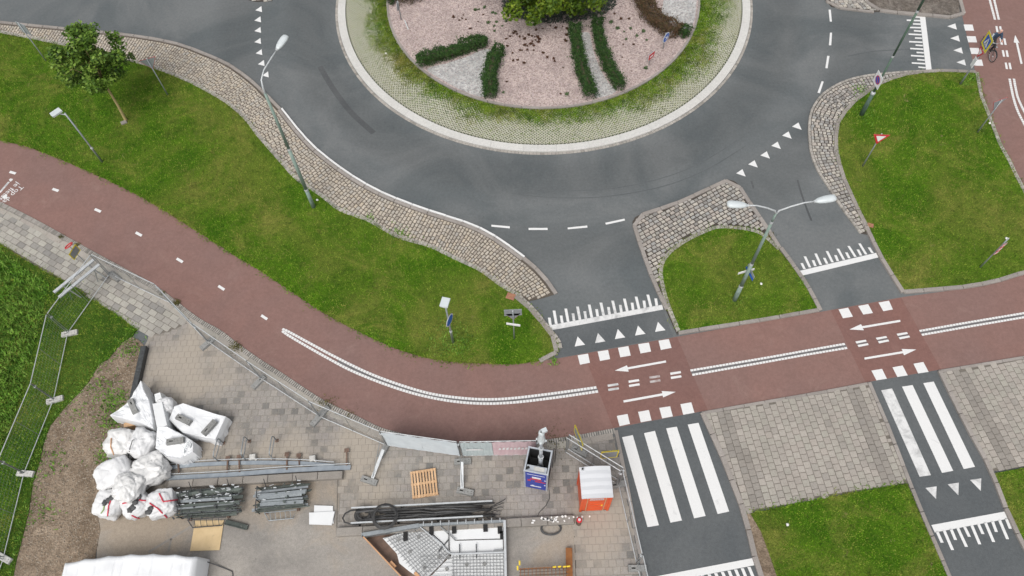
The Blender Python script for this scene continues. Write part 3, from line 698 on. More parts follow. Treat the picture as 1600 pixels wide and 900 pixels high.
kerb('kerb', UL([(1291, -30), (1292, 4), (1298, 12), (1330, 16), (1365, 20)]), 'kerb_stone', .15, .1)
kerb('kerb', UL([(1097, 645), (1131, 720), (1163, 803), (1178, 868), (1190, 905), (1225, 1000)]), 'kerb_stone', .22, .11)
kerb('kerb', UL([(1357, 598), (1388, 671), (1421, 757), (1441, 806), (1461, 852), (1484, 905), (1522, 1000)]), 'kerb_stone', .16, .11)
kerb('kerb', UL([(1467, 580), (1510, 668), (1549, 736), (1560, 770), (1575, 806), (1600, 858), (1660, 960)]), 'kerb_stone', .18, .11)
kerb('kerb', UL([(1097, 646), (1200, 628), (1287, 613), (1356, 600)]), 'kerb_stone', .14, .06)
kerb('kerb', UL([(1467, 581), (1600, 559), (1760, 532)]), 'kerb_stone', .14, .06)
kerb('kerb', UL([(962, 672), (976, 740), (990, 815), (1008, 905), (1025, 1000)]), 'kerb_stone', .16, .06)
kerb('kerb', red_low, 'kerb_brick', .26, .045, L=.105, off=-.13, most=0, gap=.03)
kerb('kerb', cr(UL([(x - 3, y + 8) for x, y in RED_LOW])), 'slab_light', .3, .05, L=1.0, off=-.13)

# ---- pavements of slabs
def slabs(name, poly, ang, base, m, z=.04, dark=None, margin=.06, w=.3, l=.3, stag=.5, jit=.015, joint=.024):
    e = sheet(name, poly, z - joint, base, None, .05)
    A = fill_rows(poly, ang, w, l, .018, stag, margin, jit, halves=True)
    tr = np.array([(a, b, z - .045, r, ll, ww, .045 + random.uniform(-.004, .005)) for a, b, r, ll, ww in A])
    if dark is not None:
        k = dark(tr[:, :2]); pieces('dark_paving_slab', 'dark_paving_slabs', tr[k], 'slab', 'slab_dark', e, 120); tr = tr[~k]
    pieces('paving_slab', 'paving_slabs', tr, 'slab', m, e)
    return e
def line_d(a, b):
    A = np.array(U2(*a)); B = np.array(U2(*b)); d = (B - A) / np.hypot(*(B - A)); n = np.array((-d[1], d[0]))
    return lambda X: (X - A) @ n
def _ang(a, b):
    A, B = U(*a), U(*b); return math.atan2(B.y - A.y, B.x - A.x)
P1 = UL([(1099, 648), (1200, 629), (1287, 614), (1355, 601), (1387, 672), (1418, 755), (1325, 770), (1255, 784), (1166, 801), (1133, 722)])
dl, dr = line_d((1097, 645), (1163, 803)), line_d((1357, 598), (1421, 757))
slabs('pavement', P1, _ang((1357, 598), (1421, 757)), 'joint_grey', 'slab_light', .06, lambda X: ((np.abs(dl(X)) > .5) & (np.abs(dl(X)) < 1.12)) | ((np.abs(dr(X)) > .5) & (np.abs(dr(X)) < 1.12)))
P2 = UL([(1470, 583), (1600, 561), (1770, 533), (1790, 700), (1600, 729), (1551, 737), (1512, 668)])
d2 = line_d((1467, 580), (1549, 736))
slabs('pavement', P2, _ang((1467, 580), (1549, 736)), 'joint_grey', 'slab_light', .06, lambda X: (np.abs(d2(X)) > .5) & (np.abs(d2(X)) < 1.1))
WALK = UL([(-90, 287), (0, 327), (60, 357), (105, 382), (150, 407), (200, 434), (243, 458), (300, 503), (262, 520), (236, 524), (214, 515), (190, 497), (155, 476), (137, 465), (120, 450), (92, 435), (62, 420), (25, 397), (0, 381), (-90, 325)])
slabs('pavement', WALK, _ang((60, 350), (240, 450)), 'joint_grey', 'slab_walk', .05, None, .04, .3, .45)
SITE = UL([(300, 503), (343, 527), (368, 545), (402, 570), (437, 592), (482, 622), (512, 640), (557, 661), (590, 677), (652, 693), (719, 702), (822, 700), (850, 697), (912, 687), (957, 679), (972, 742), (986, 816), (1003, 905), (1020, 1000), (905, 1000), (897, 815), (530, 837), (531, 748), (262, 764), (180, 720), (204, 630), (226, 541), (236, 524), (262, 520)])
slabs('pavement', SITE, _ang((600, 760), (860, 752)), 'site_sand', 'slab_site', .04, None, .05, joint=.007)
OLD = UL([(150, 1000), (152, 800), (158, 768), (200, 722), (262, 764), (531, 748), (529, 838), (897, 815), (905, 1000)])
sheet('site_road', OLD, .012, 'asphalt_old')

# ---- painted markings
def mark(name, px, m='paint', parent=None, z=None):
    parent = parent or road
    return quad(name, px, (.016 if parent is cycle_path else .010) if z is None else z, m, parent)
for a in zz(400, 0, 4, [(20, 58), (14, 122), (14, 188), (14, 257), (22, 327), (36, 395), (62, 466)]):
    mark('yield_triangle', [(a[0] - 6, a[1] + 1.8), (a[0] + 3.5, a[1] - 4.8), (a[0] + 4.5, a[1] + 4.5)])
for a in [(1158, 270), (1177, 256), (1196, 242), (1213, 227), (1230, 211), (1245.5, 197)]:
    mark('yield_triangle', [(a[0] - 8, a[1] + 1), (a[0] + 2, a[1] - 5.5), (a[0] + 7, a[1] + 6)])
for k, (x, y) in enumerate([(410, 303), (537, 282), (661, 257), (787, 235), (912, 212)]):
    mark('yield_triangle', zz(800, 450, 4, [(x, y), (x - 18, y + 63), (x + 47, y + 52)]), 'paint_worn' if k == 1 else 'paint')
for k in range(4):
    x, y = 1120 + 19 * k, 165 + 75 * k; mark('yield_triangle', zz(1200, 0, 4, [(x, y), (x + 50, y - 18), (x + 60, y + 21)]))
for x, y in ((983, 350), (1122, 327), (1262, 300)):
    mark('yield_triangle', zz(1200, 675, 4, [(x, y), (x + 70, y - 10), (x + 67, y + 69)]), 'paint_worn')
def comb(ox, oy, bar, teeth, w, mbar='paint', worn=()):
    mark('raised_table_bar', zz(ox, oy, 4, bar), mbar)
    for i, ((bx, by), (tx, ty)) in enumerate(teeth):
        d = Vector((tx - bx, ty - by)); n = Vector((-d.y, d.x)).normalized() * w / 2 if not callable(w) else w(i)
        h = Vector((w / 2, 0)) if abs(d.y) > abs(d.x) else Vector((0, w / 2))
        mark('raised_table_tooth', zz(ox, oy, 4, [(bx - h.x, by - h.y), (bx + h.x, by + h.y), (tx + h.x, ty + h.y), (tx - h.x, ty - h.y)]), 'paint_worn' if i in worn else 'paint')
T1 = []
for i in range(19):
    f = i / 18; bx, by = 240 + (905 - 240) * f, 232 + (112 - 232) * f
    T1.append(((bx, by), (bx - 7, by - 46) if i % 2 == 0 else (bx - 14 - 6 * f, by - 84 + 8 * f)))
comb(800, 450, [(213, 238), (938, 105), (945, 135), (226, 268)], T1, 17, 'paint_worn', (4, 5, 6, 9, 10, 11, 12))
comb(1200, 225, [(190, 795), (700, 675), (713, 704), (211, 824)], [((228, 782), (210, 745)), ((262, 772), (230, 703)), ((296, 764), (281, 727)), ((330, 757), (297, 685)), ((369, 749), (351, 712)), ((403, 740), (368, 670)), ((436, 732), (421, 695)), ((474, 724), (436, 655)), ((508, 715), (489, 678)), ((546, 706), (503, 638)), ((581, 698), (561, 660)), ((613, 691), (571, 622)), ((653, 682), (630, 647))], 16)
comb(1200, 0, [(946, 90), (981, 92), (1023, 440), (988, 442)], [((948, 108), (905, 106)), ((951, 130), (866, 127)), ((953, 152), (906, 150)), ((955, 174), (875, 172)), ((957, 196), (912, 193)), ((960, 218), (878, 214)), ((962, 240), (918, 238)), ((965, 265), (882, 261)), ((967, 286), (922, 283)), ((970, 308), (888, 304)), ((973, 331), (928, 328)), ((976, 353), (893, 348)), ((979, 377), (932, 373)), ((982, 399), (898, 394)), ((985, 424), (939, 420))], 9)
comb(1200, 675, [(1020, 582), (1480, 497), (1500, 542), (1042, 628)], [((1056, 622), (1088, 692)), ((1100, 616), (1153, 738)), ((1143, 606), (1172, 675)), ((1185, 600), (1240, 718)), ((1228, 594), (1258, 655)), ((1273, 584), (1323, 702)), ((1315, 576), (1343, 638)), ((1358, 566), (1410, 688)), ((1402, 558), (1427, 625)), ((1446, 550), (1497, 670)), ((1488, 541), (1514, 605))], 19)
comb(800, 675, [(860, 910), (1500, 789), (1515, 833), (885, 955)], [((1065 + 41.5 * i, 920 - 7.6 * i), (1065 + 41.5 * i + (48 if i % 2 else 28), 920 - 7.6 * i + (118 if i % 2 else 66))) for i in range(11)], 20)
BLK = [[(410, 422), (475, 411), (487, 468), (425, 480)], [(535, 398), (600, 388), (613, 445), (550, 457)], [(662, 375), (727, 364), (742, 423), (677, 434)], [(788, 352), (855, 342), (869, 398), (803, 410)], [(915, 330), (980, 320), (997, 375), (930, 388)],
       [(655, 800), (722, 788), (737, 850), (672, 864)], [(788, 775), (855, 763), (872, 828), (805, 840)], [(920, 750), (988, 740), (1005, 803), (938, 816)], [(1052, 727), (1120, 715), (1140, 780), (1070, 793)]]
for b in BLK: mark('crossing_block', zz(800, 450, 4, b), 'paint', cycle_path)
BLK2 = [[(440, 135), (500, 124), (530, 180), (468, 190)], [(563, 113), (625, 102), (655, 157), (595, 167)], [(690, 92), (755, 80), (780, 135), (720, 146)], [(645, 517), (712, 506), (742, 568), (677, 578)], [(777, 497), (840, 485), (873, 547), (808, 557)], [(908, 474), (970, 463), (1003, 525), (938, 535)]]
for b in BLK2: mark('crossing_block', zz(1200, 450, 4, b), 'paint', cycle_path)
for k in range(4):
    x, y = 190 + 36 * k, 138 + 137 * k; mark('crossing_block', zz(1480, 20, 7.5, [(x, y), (x + 106, y + 2), (x + 124, y + 74), (x + 20, y + 72)]), 'paint', cycle_path, .012)
def arrow(ox, oy, s, tail, neck, wid, b0, b1, tip, m='paint'):
    t, n = Vector(tail), Vector(neck); d = (n - t); p = Vector((-d.y, d.x)).normalized() * wid / 2
    pts = [t - p, n - p, Vector(b0), Vector(tip), Vector(b1), n + p, t + p]
    if (Vector(b0) - n).dot(p) > 0: pts = [t - p, n - p, Vector(b1), Vector(tip), Vector(b0), n + p, t + p]
    mark('lane_arrow', zz(ox, oy, s, [tuple(q) for q in pts]), m, cycle_path, .016)
arrow(800, 450, 4, (962, 460), (724, 503), 13, (718, 484), (729, 524), (642, 517))
arrow(800, 450, 4, (697, 710), (940, 666), 14, (935, 645), (944, 685), (1023, 650))
arrow(1200, 450, 4, (826, 206), (590, 246), 13, (580, 227), (599, 265), (508, 260))
arrow(1200, 450, 4, (602, 442), (842, 402), 13, (834, 382), (850, 421), (926, 385))
arrow(1480, 20, 7.5, (870, 600), (814, 352), 24, (777, 348), (846, 359), (794, 262))
for k, (x, y) in enumerate([(597, 605), (727, 580), (857, 555), (988, 530)]):
    m = 'paint_faded' if k == 2 else ('paint_worn' if k == 0 else 'paint')
    for ox, oy in ((0, 0), (3, 26)): mark('centre_dash', zz(800, 450, 4, [(x + ox, y + oy), (x + ox + 65, y + oy - 10), (x + ox + 69, y + oy + 3), (x + ox + 3, y + oy + 14)]), m, cycle_path)
for x, y in [(545, 335), (673, 312), (803, 287)]:
    for ox, oy in ((0, 0), (13, 22)): mark('centre_dash', zz(1200, 450, 4, [(x + ox, y + oy), (x + ox + 65, y + oy - 11), (x + ox + 71, y + oy), (x + ox + 8, y + oy + 13)]), 'paint', cycle_path)
    mark('centre_strip', zz(1200, 450, 4, [(x + 9, y + 14), (x + 72, y + 2), (x + 77, y + 9), (x + 13, y + 21)]), 'paint_gap', cycle_path, .014)
for x, y in [(563, 158), (612, 300), (638, 440), (672, 585)]:
    for ox, oy in ((0, 0), (44, 2)): mark('centre_dash', zz(1480, 20, 7.5, [(x + ox, y + oy), (x + ox + 24, y + oy), (x + ox + 40, y + oy + 77), (x + ox + 14, y + oy + 75)]), 'paint', cycle_path, .012)
def ribbed(pts, w=.105, m='paint', parent=None, z=.016):
    P = resample(cr(UL(pts)), .15); Q = []
    for a, b in zip(P[:-1], P[1:]):
        d = b - a; n = np.array((-d[1], d[0])) / np.hypot(*d) * w / 2; e = a + d * .86
        for zq in (0,):
            c = [(*(a + n), z), (*(a - n), z), (*(e - n), z), (*(e + n), z)]; t = [(x * 1, y * 1, z + .008) for x, y, _ in c]
            Q += [t, [c[0], c[1], t[1], t[0]], [c[1], c[2], t[2], t[1]], [c[2], c[3], t[3], t[2]], [c[3], c[0], t[0], t[3]]]
    o = bulk('ribbed_line', np.array(Q), m, parent or cycle_path, np.zeros(len(Q))); return stuff(o)
rA = zz(400, 450, 4, [(165, 258), (200, 272), (340, 348), (500, 434), (700, 531), (900, 606), (1100, 663), (1300, 690), (1450, 697), (1600, 690)]) + zz(800, 450, 4, [(250, 661), (530, 622)])
rB = zz(400, 450, 4, [(165, 270), (200, 295), (300, 355), (450, 440), (600, 519), (800, 600), (1000, 664), (1200, 705), (1400, 723), (1600, 717)]) + zz(800, 450, 4, [(250, 689), (540, 647)])
ribbed(rA, .12); ribbed(rB, .12)
stripe('centre_strip', cr(UL([((a[0] + b[0]) / 2, (a[1] + b[1]) / 2) for a, b in zip(rA[3:], [rB[0]] * 0 + zz(400, 450, 4, [(520, 478), (690, 558), (880, 628), (1090, 688), (1290, 714), (1450, 722), (1600, 717)]) + rB[-2:])])), .12, .013, 'paint_gap', cycle_path)
for a, b in ((zz(800, 450, 4, [(1115, 517), (1600, 435)]) + zz(1200, 450, 4, [(240, 392), (482, 350)]), zz(800, 450, 4, [(1126, 544), (1600, 461)]) + zz(1200, 450, 4, [(240, 418), (496, 375)])),
             (zz(1200, 450, 4, [(946, 270), (1270, 213), (1600, 158), (2200, 58)]), zz(1200, 450, 4, [(960, 294), (1280, 238), (1600, 184), (2200, 84)]))):
    ribbed(a, .10); ribbed(b, .10)
    stripe('centre_strip', cr(UL([((p[0] + q[0]) / 2, (p[1] + q[1]) / 2) for p, q in zip(a, b)])), .12, .013, 'paint_gap', cycle_path)
for a, b in ((zz(1200, 0, 4, [(1366, -80), (1385, 0), (1418, 125)]), zz(1200, 0, 4, [(1395, -80), (1413, 0), (1442, 125)])),
             (zz(1200, 0, 4, [(1509, 493), (1530, 600), (1558, 690), (1600, 775), (1680, 930)]), zz(1200, 0, 4, [(1536, 493), (1556, 595), (1582, 660), (1620, 735), (1710, 900)]))):
    ribbed(a, .13, 'paint', cycle_path_b, .010); ribbed(b, .13, 'paint', cycle_path_b, .010)
for (x, y), r in zip([(20, 270), (87, 297), (153, 329), (217, 366), (281, 407), (346, 450), (413, 496)], [.3, .35, .45, .55, .6, .65, .65]):
    c = Vector((x, y)); d = Vector((4.7, 4.7 * r)); n = Vector((-.28, .36)).normalized() * 2.1
    mark('lane_dash', [tuple(c - d - n), tuple(c + d - n), tuple(c + d + n), tuple(c - d + n)], 'paint', cycle_path)
for q in (zz(400, 225, 4, [(1470, 505), (1586, 515), (1586, 528), (1472, 517)]), zz(800, 225, 4, [(103, 525), (222, 525), (223, 538), (104, 538)]), zz(800, 225, 4, [(347, 523), (470, 510), (471, 523), (349, 534)]), zz(800, 225, 4, [(583, 493), (703, 467), (706, 479), (587, 505)]),
          zz(1200, 0, 4, [(378, 61), (392, 61), (399, 136), (386, 136)]), zz(1200, 0, 4, [(387, 205), (400, 205), (395, 284), (380, 284)]), zz(1200, 0, 4, [(370, 349), (384, 351), (372, 428), (358, 426)]), zz(1200, 0, 4, [(335, 508), (348, 511), (324, 583), (309, 580)])):
    mark('edge_dash', q)
for a, b in (([(688, 33), (755, 20)], [(918, 583), (847, 595)]), ([(825, 8), (893, -7)], [(1062, 553), (990, 567)]), ([(963, -22), (1030, -33)], [(1210, 525), (1138, 540)]), ([(1098, -46), (1166, -57)], [(1357, 497), (1285, 513)])):
    mark('zebra_stripe', zz(800, 675, 4, a + b))
for k, (a, b) in enumerate((([(707, 640), (775, 628)], [(1018, 1170), (947, 1180)]), ([(837, 617), (903, 607)], [(1157, 1143), (1087, 1156)]), ([(970, 595), (1035, 585)], [(1293, 1118), (1223, 1132)]))):
    mark('zebra_stripe', zz(1200, 450, 4, a + b), 'paint_worn' if k == 0 else 'paint')

# lettering on the cycle path, read by riders coming from the left
def text_mesh(name, s, size, org, xdir, m, parent, z=None, updir=None, align='LEFT', shear=0.):
    cu = bpy.data.curves.new(name, 'FONT'); cu.body = s; cu.size = size; cu.align_x = align; cu.resolution_u = 2
    o = bpy.data.objects.new(name, cu); COL.objects.link(o)
    bpy.context.view_layer.update(); me = bpy.data.meshes.new_from_object(o.evaluated_get(bpy.context.evaluated_depsgraph_get()))
    bpy.data.objects.remove(o)
    X = Vector(xdir).normalized(); Y = Vector(updir).normalized(); org = Vector(org)
    for v in me.vertices: v.co = org + X * v.co.x + Y * v.co.y
    me.name = name; me.materials.clear(); me.materials.append(MATS[m]); me.update()
    return put(name, me, parent)
_t0, _t1 = U(34, 290, .018), U(15, 307, .018); _xd = (_t1 - _t0); _xd.z = 0; _xd.normalize(); _ud = Vector((-_xd.y, _xd.x, 0))
_q = lambda x, y: U(x, y, .018)
text_mesh('lettering', 'Top dat', .44, _q(32, 289), _xd, 'paint', cycle_path, updir=_ud)
text_mesh('lettering', 'je fietst', .44, _q(26.8, 284), _xd, 'paint', cycle_path, updir=_ud)
stripe('lettering_line', [U2(14.2, 284.5), U2(6, 294), U2(0, 301)], .12, .016, 'paint_worn', cycle_path)
mark('lettering_icon', [(14, 281), (17, 279), (20.5, 280), (19, 283), (16, 284)], 'paint_worn', cycle_path)
mark('thumb_icon', [(3.5, 309), (5, 306), (9, 304.2), (12, 304.5), (10.8, 307.2), (12.6, 309.5), (11.5, 310.6), (9.2, 309.6), (7.5, 311.6)], 'paint', cycle_path)

# ---- the roundabout
def annulus(name, r0, r1, z0, z1, m, parent, n=120, a0=0., a1=2 * math.pi):
    b = MB(); cx, cy = ROUND_C; vs = []; full = abs(a1 - a0 - 2 * math.pi) < 1e-6
    for i in range(n + (0 if full else 1)):
        w = a0 + (a1 - a0) * i / n; c, s = math.cos(w), math.sin(w)
        for r, z in ((r0, z0), (r0, z1), (r1, z1), (r1, z0)): vs.append((cx + r * c, cy + r * s, z))
    N = len(vs) // 4; fs = []
    for i in range(n):
        j = (i + 1) % N
        for k in range(3): fs.append((i * 4 + k, j * 4 + k, j * 4 + k + 1, i * 4 + k + 1))
    b.add(vs, fs); return b.obj(name, m, parent)
circ = lambda r, n=180: [(ROUND_C[0] + r * math.cos(2 * math.pi * i / n), ROUND_C[1] + r * math.sin(2 * math.pi * i / n)) for i in range(n)]
island = sheet('roundabout_island', circ(R_IN, 160), .13, 'gravel_pink', None, .12)
apron_g = sheet('grass_paver_ring', circ(R_OUT - .46, 160), .035, 'cell_soil', None, .05)
kr = struct(put('kerb', None))
nseg = 44
for i in range(nseg):
    a0, a1 = 2 * math.pi * i / nseg, 2 * math.pi * (i + 1) / nseg - .012 / R_OUT; poly = [(R_OUT * math.cos(a0 + (a1 - a0) * k / 5), R_OUT * math.sin(a0 + (a1 - a0) * k / 5)) for k in range(6)] + [((R_OUT - .47) * math.cos(a0 + (a1 - a0) * k / 5), (R_OUT - .47) * math.sin(a0 + (a1 - a0) * k / 5)) for k in range(5, -1, -1)]
    if i == 0:
        mb = MB(); mb.prism(poly, -.02, .085); ring_me = mb.mesh('kerb_segment', 'concrete_white')
    o = put('kerb_segment', ring_me, kr, (ROUND_C[0], ROUND_C[1], random.uniform(-.004, .004))); o.rotation_euler = (0, 0, a0)
kerb('kerb', circ(R_OUT + .09, 220) + circ(R_OUT + .09, 220)[:1], 'kerb_brick', .15, .03, L=.2, most=0)
kerb('kerb', circ(R_IN + .07, 220) + circ(R_IN + .07, 220)[:1], 'kerb_stone', .14, .17, L=1.0, most=60)
# grass pavers: cells of concrete with an open hole each, turned 45 degrees to the ring
V = []; TT = []
cell = .185; r = R_IN + .2; ncell = int(2 * math.pi * (R_IN + 1.3) / cell)
row = 0
while r < R_OUT - .53:
    n = ncell; off = .5 * (row % 2)
    W = (np.arange(n) + off) * 2 * np.pi / n; c, s = np.cos(W), np.sin(W); keep = (ROUND_C[1] + r * s) < 43.5
    c, s = c[keep], s[keep]; m = len(c); h = cell * .5; q = cell * .33
    def pt(a, b, z): return np.stack([ROUND_C[0] + (r + a) * c - b * s, ROUND_C[1] + (r + a) * s + b * c, np.full(m, z)], 1)
    O = [pt(-h, 0, .075), pt(0, -h, .075), pt(h, 0, .075), pt(0, h, .075)]; I = [pt(-q, 0, .075), pt(0, -q, .075), pt(q, 0, .075), pt(0, q, .075)]; B = [pt(-q, 0, .03), pt(0, -q, .03), pt(q, 0, .03), pt(0, q, .03)]
    for k in range(4):
        V.append(np.stack([O[k], O[(k + 1) % 4], I[(k + 1) % 4], I[k]], 1)); V.append(np.stack([I[k], I[(k + 1) % 4], B[(k + 1) % 4], B[k]], 1)); t_ = RNG.random(m); TT += [t_, t_]
    r += cell * .5; row += 1
stuff(bulk('grass_pavers', np.concatenate(V), 'grid_concrete', apron_g, np.concatenate(TT)))
# white gravel beds in the island
for px in ([(668, 111), (700, 101), (730, 91), (757, 80), (770, 85), (763, 105), (757, 130), (757, 154), (725, 145), (695, 129)], [(904, 58), (920, 54), (925, 75), (931, 95), (940, 115), (950, 132), (962, 146), (932, 155), (927, 135), (918, 110), (910, 85)], [(1038, -30), (1036, 5), (1034, 25), (1045, 36), (1060, 44), (1075, 50), (1084, 35), (1087, 10), (1086, -30)]):
    sheet('gravel_bed', cr(UL(px), 4, True), .137, 'gravel_white')
# reddish inspection covers beside the aprons
for px, w in (((798, 463), .42), ((1360, 352), .3)):
    p = U(*px, .085); b = MB(); b.bbox((0, 0, 0), (w, w * .8, .05), -.4, .01); o = b.obj('gully_cover', 'brick_red'); o.location = p
    tag(o, 'reddish square cover beside the ' + ('end of the left cobbled apron' if px[0] < 1000 else 'right cobbled apron at the lawn kerb'), 'gully cover')
# ================================================================== GRASS, PLANTS, TREES
def fbm(X, f, seed=0.):
    return np.array([mnoise.fractal(Vector((a * f + seed, b * f - seed, seed)), .8, 2.0, 4) for a, b in X])
gv = []
for poly, zl, dens in ((LAWN_W, .065, 420), (LAWN_M, .075, 420), (LAWN_E, .075, 400), (LAWN_S, .065, 480), (LAWN_SE, .065, 400), (LAWN_SW, .055, 420)):
    P = np.array(poly); A = np.prod(P.max(0) - P.min(0))
    gv.append(blades(poly, min(A, 1400) * dens, .095, .036, zl, 1.15))
V = np.concatenate(gv)
stuff(bulk('grass', V, 'grass_blade', None, RNG.random(len(V)) * .9))
# taller fringe where lawns meet paths
gv = []
for line, zl in ((lw_bot, .06), (lw_top, .06), (UL([(1172, 803), (1255, 786), (1325, 772), (1417, 757)]), .06), (UL([(0, 382), (62, 421), (120, 451), (157, 477), (190, 498), (214, 516)]), .05), (isle_inner, .07), (ape_in, .07), (UL([(1525, 116), (1542, 178), (1562, 229), (1600, 303)]), .07)):
    L = resample(line, .03); L = np.concatenate([L, L, L]); L = L + RNG.normal(0, .07, L.shape) * (1 + np.sin(np.arange(len(L)) * .13))[:, None]; gv.append(blades_at(L, .13, .035, zl, 1.2))
V = np.concatenate(gv); stuff(bulk('grass_fringe', V, 'grass_blade', None, RNG.random(len(V)) * .7))
# ragged edge of the grass against the bare soil
L = resample(UL([(214, 516), (207, 527), (192, 535), (170, 562), (155, 570), (140, 597), (122, 617), (100, 640), (80, 665), (70, 690), (62, 725), (52, 757), (47, 795), (37, 837), (27, 875), (20, 910)]), .012)
L = L + RNG.normal(0, .16, L.shape) * (1 + 1.0 * np.sin(np.arange(len(L)) * .011))[:, None] + np.array((-.12, .04)); V = blades_at(L, .12, .04, .06, 1.1); stuff(bulk('grass_fringe', V, 'weed_leaf', None, RNG.random(len(V)) * .8))
# tall weeds west of the fence, loose tufts on soil and in joints
WEED = UL([(-90, 335), (0, 390), (40, 420), (78, 445), (70, 480), (60, 520), (45, 580), (30, 630), (12, 680), (0, 720), (-190, 900), (-190, 400)])
P = np.array(WEED); A = np.prod(P.max(0) - P.min(0))
V = blades(WEED, min(A, 900) * 300, .2, .07, .06, .95)
stuff(bulk('tall_weeds', V, 'weed_leaf', None, RNG.random(len(V))))
X = []
for (px, py, rr, n) in ((182, 625, .35, 260), (176, 655, .35, 220), (168, 710, .3, 150), (205, 545, .3, 120), (120, 640, .5, 90), (85, 720, .4, 80), (70, 800, .35, 60), (160, 600, .4, 90), (1350, 146, .3, 200), (1250, 440, .15, 60), (700, 530, .5, 420), (715, 540, .4, 300), (1349, 180, .35, 300), (1518, 122, .16, 200), (1505, 130, .2, 220), (1530, 205, .15, 120), (1148, 470, .2, 120), (865, 566, .1, 40), (575, 345, .2, 80), (625, 370, .3, 160)):
    c = U(px, py); X.append(np.c_[RNG.normal(c.x, rr, n), RNG.normal(c.y, rr, n)])
V = blades_at(np.concatenate(X), .17, .05, .05, 1.0); stuff(bulk('weed_tufts', V, 'weed_leaf', None, RNG.random(len(V)) * .7))
X = []
for (px, py, rr, n) in ((277, 474, .10, 160), (368, 543, .16, 200), (512, 631, .22, 130), (255, 459, .06, 60), (97, 371, .10, 60), (122, 383, .07, 60), (1204, 368, .12, 120), (545, 650, .2, 60), (866, 690, .5, 160)):
    c = U(px, py); X.append(np.c_[RNG.normal(c.x, rr, n), RNG.normal(c.y, rr, n)])
V = blades_at(np.concatenate(X), .10, .03, .05, 1.0); stuff(bulk('dry_weed_tufts', V, 'weed_dry', None, RNG.random(len(V)) * .9))
# grass in the paver cells, thick towards the island
X = []
n = 330000; a = RNG.uniform(0, 2 * np.pi, n); r = R_IN + .15 + np.abs(RNG.normal(0, 1.45, n)); XY = np.c_[ROUND_C[0] + r * np.cos(a), ROUND_C[1] + r * np.sin(a)]
k = (r < R_OUT - .55) & (XY[:, 1] < 43.5); XY = XY[k]; r = r[k]
nn = fbm(XY, .8, 4.); ang = np.arctan2(XY[:, 1] - ROUND_C[1], XY[:, 0] - ROUND_C[0])
side = 1.45 + .95 * np.clip(np.cos(ang), 0, 1) + .25 * np.clip(-np.cos(ang), 0, 1)
k = RNG.random(len(XY)) < np.clip((1.0 - (r - R_IN) / side) * 1.15 + nn * .5 + .14, 0.13, 1); XY = XY[k]
V = blades_at(XY, .085, .036, .072, 1.1); stuff(bulk('grass', V, 'grass_blade', apron_g, RNG.random(len(V)) * .8))

# loose stones on the gravel and soil
def pebbles(name, poly, n, size, z, m, parent=None, margin=.1):
    P = np.array(poly); X = RNG.uniform(P.min(0), P.max(0), (n, 2)); X = X[inside(poly, X)]; n = len(X); s = size * RNG.uniform(.4, 1.2, n)[:, None]; a = RNG.uniform(0, 6.28, n)
    c = np.c_[X, np.full(n, z)]; R = [c + np.stack([np.cos(a + q), np.sin(a + q), np.zeros(n)], 1) * s * f for q, f in ((0, 1), (1.57, .7), (3.14, 1.05), (4.71, .75))]; t = c + np.array((0, 0, .7)) * s
    return stuff(bulk(name, np.concatenate([np.stack([R[i], R[(i + 1) % 4], t], 1) for i in range(4)]), m, parent, np.tile(RNG.random(n), 4)))
leafmat('pebble_pink', [(.11, .08, .075), (.32, .25, .235), (.46, .37, .34), (.55, .47, .43), (.20, .165, .16)], .8)
leafmat('clod_brown', [(.17, .14, .105), (.28, .235, .185), (.38, .325, .26), (.22, .18, .14)], .9)
pebbles('loose_gravel', [p for p in circ(R_IN - .1, 80) if p[1] < 44], 42000, .035, .13, 'pebble_pink')
pebbles('soil_clods', SOIL, 4500, .045, .03, 'clod_brown')
leafmat('crumb_sand', [(.33, .28, .22), (.46, .40, .32), (.25, .22, .19)], .9)
pebbles('sand_crumbs', SITE, 5000, .022, .045, 'crumb_sand')

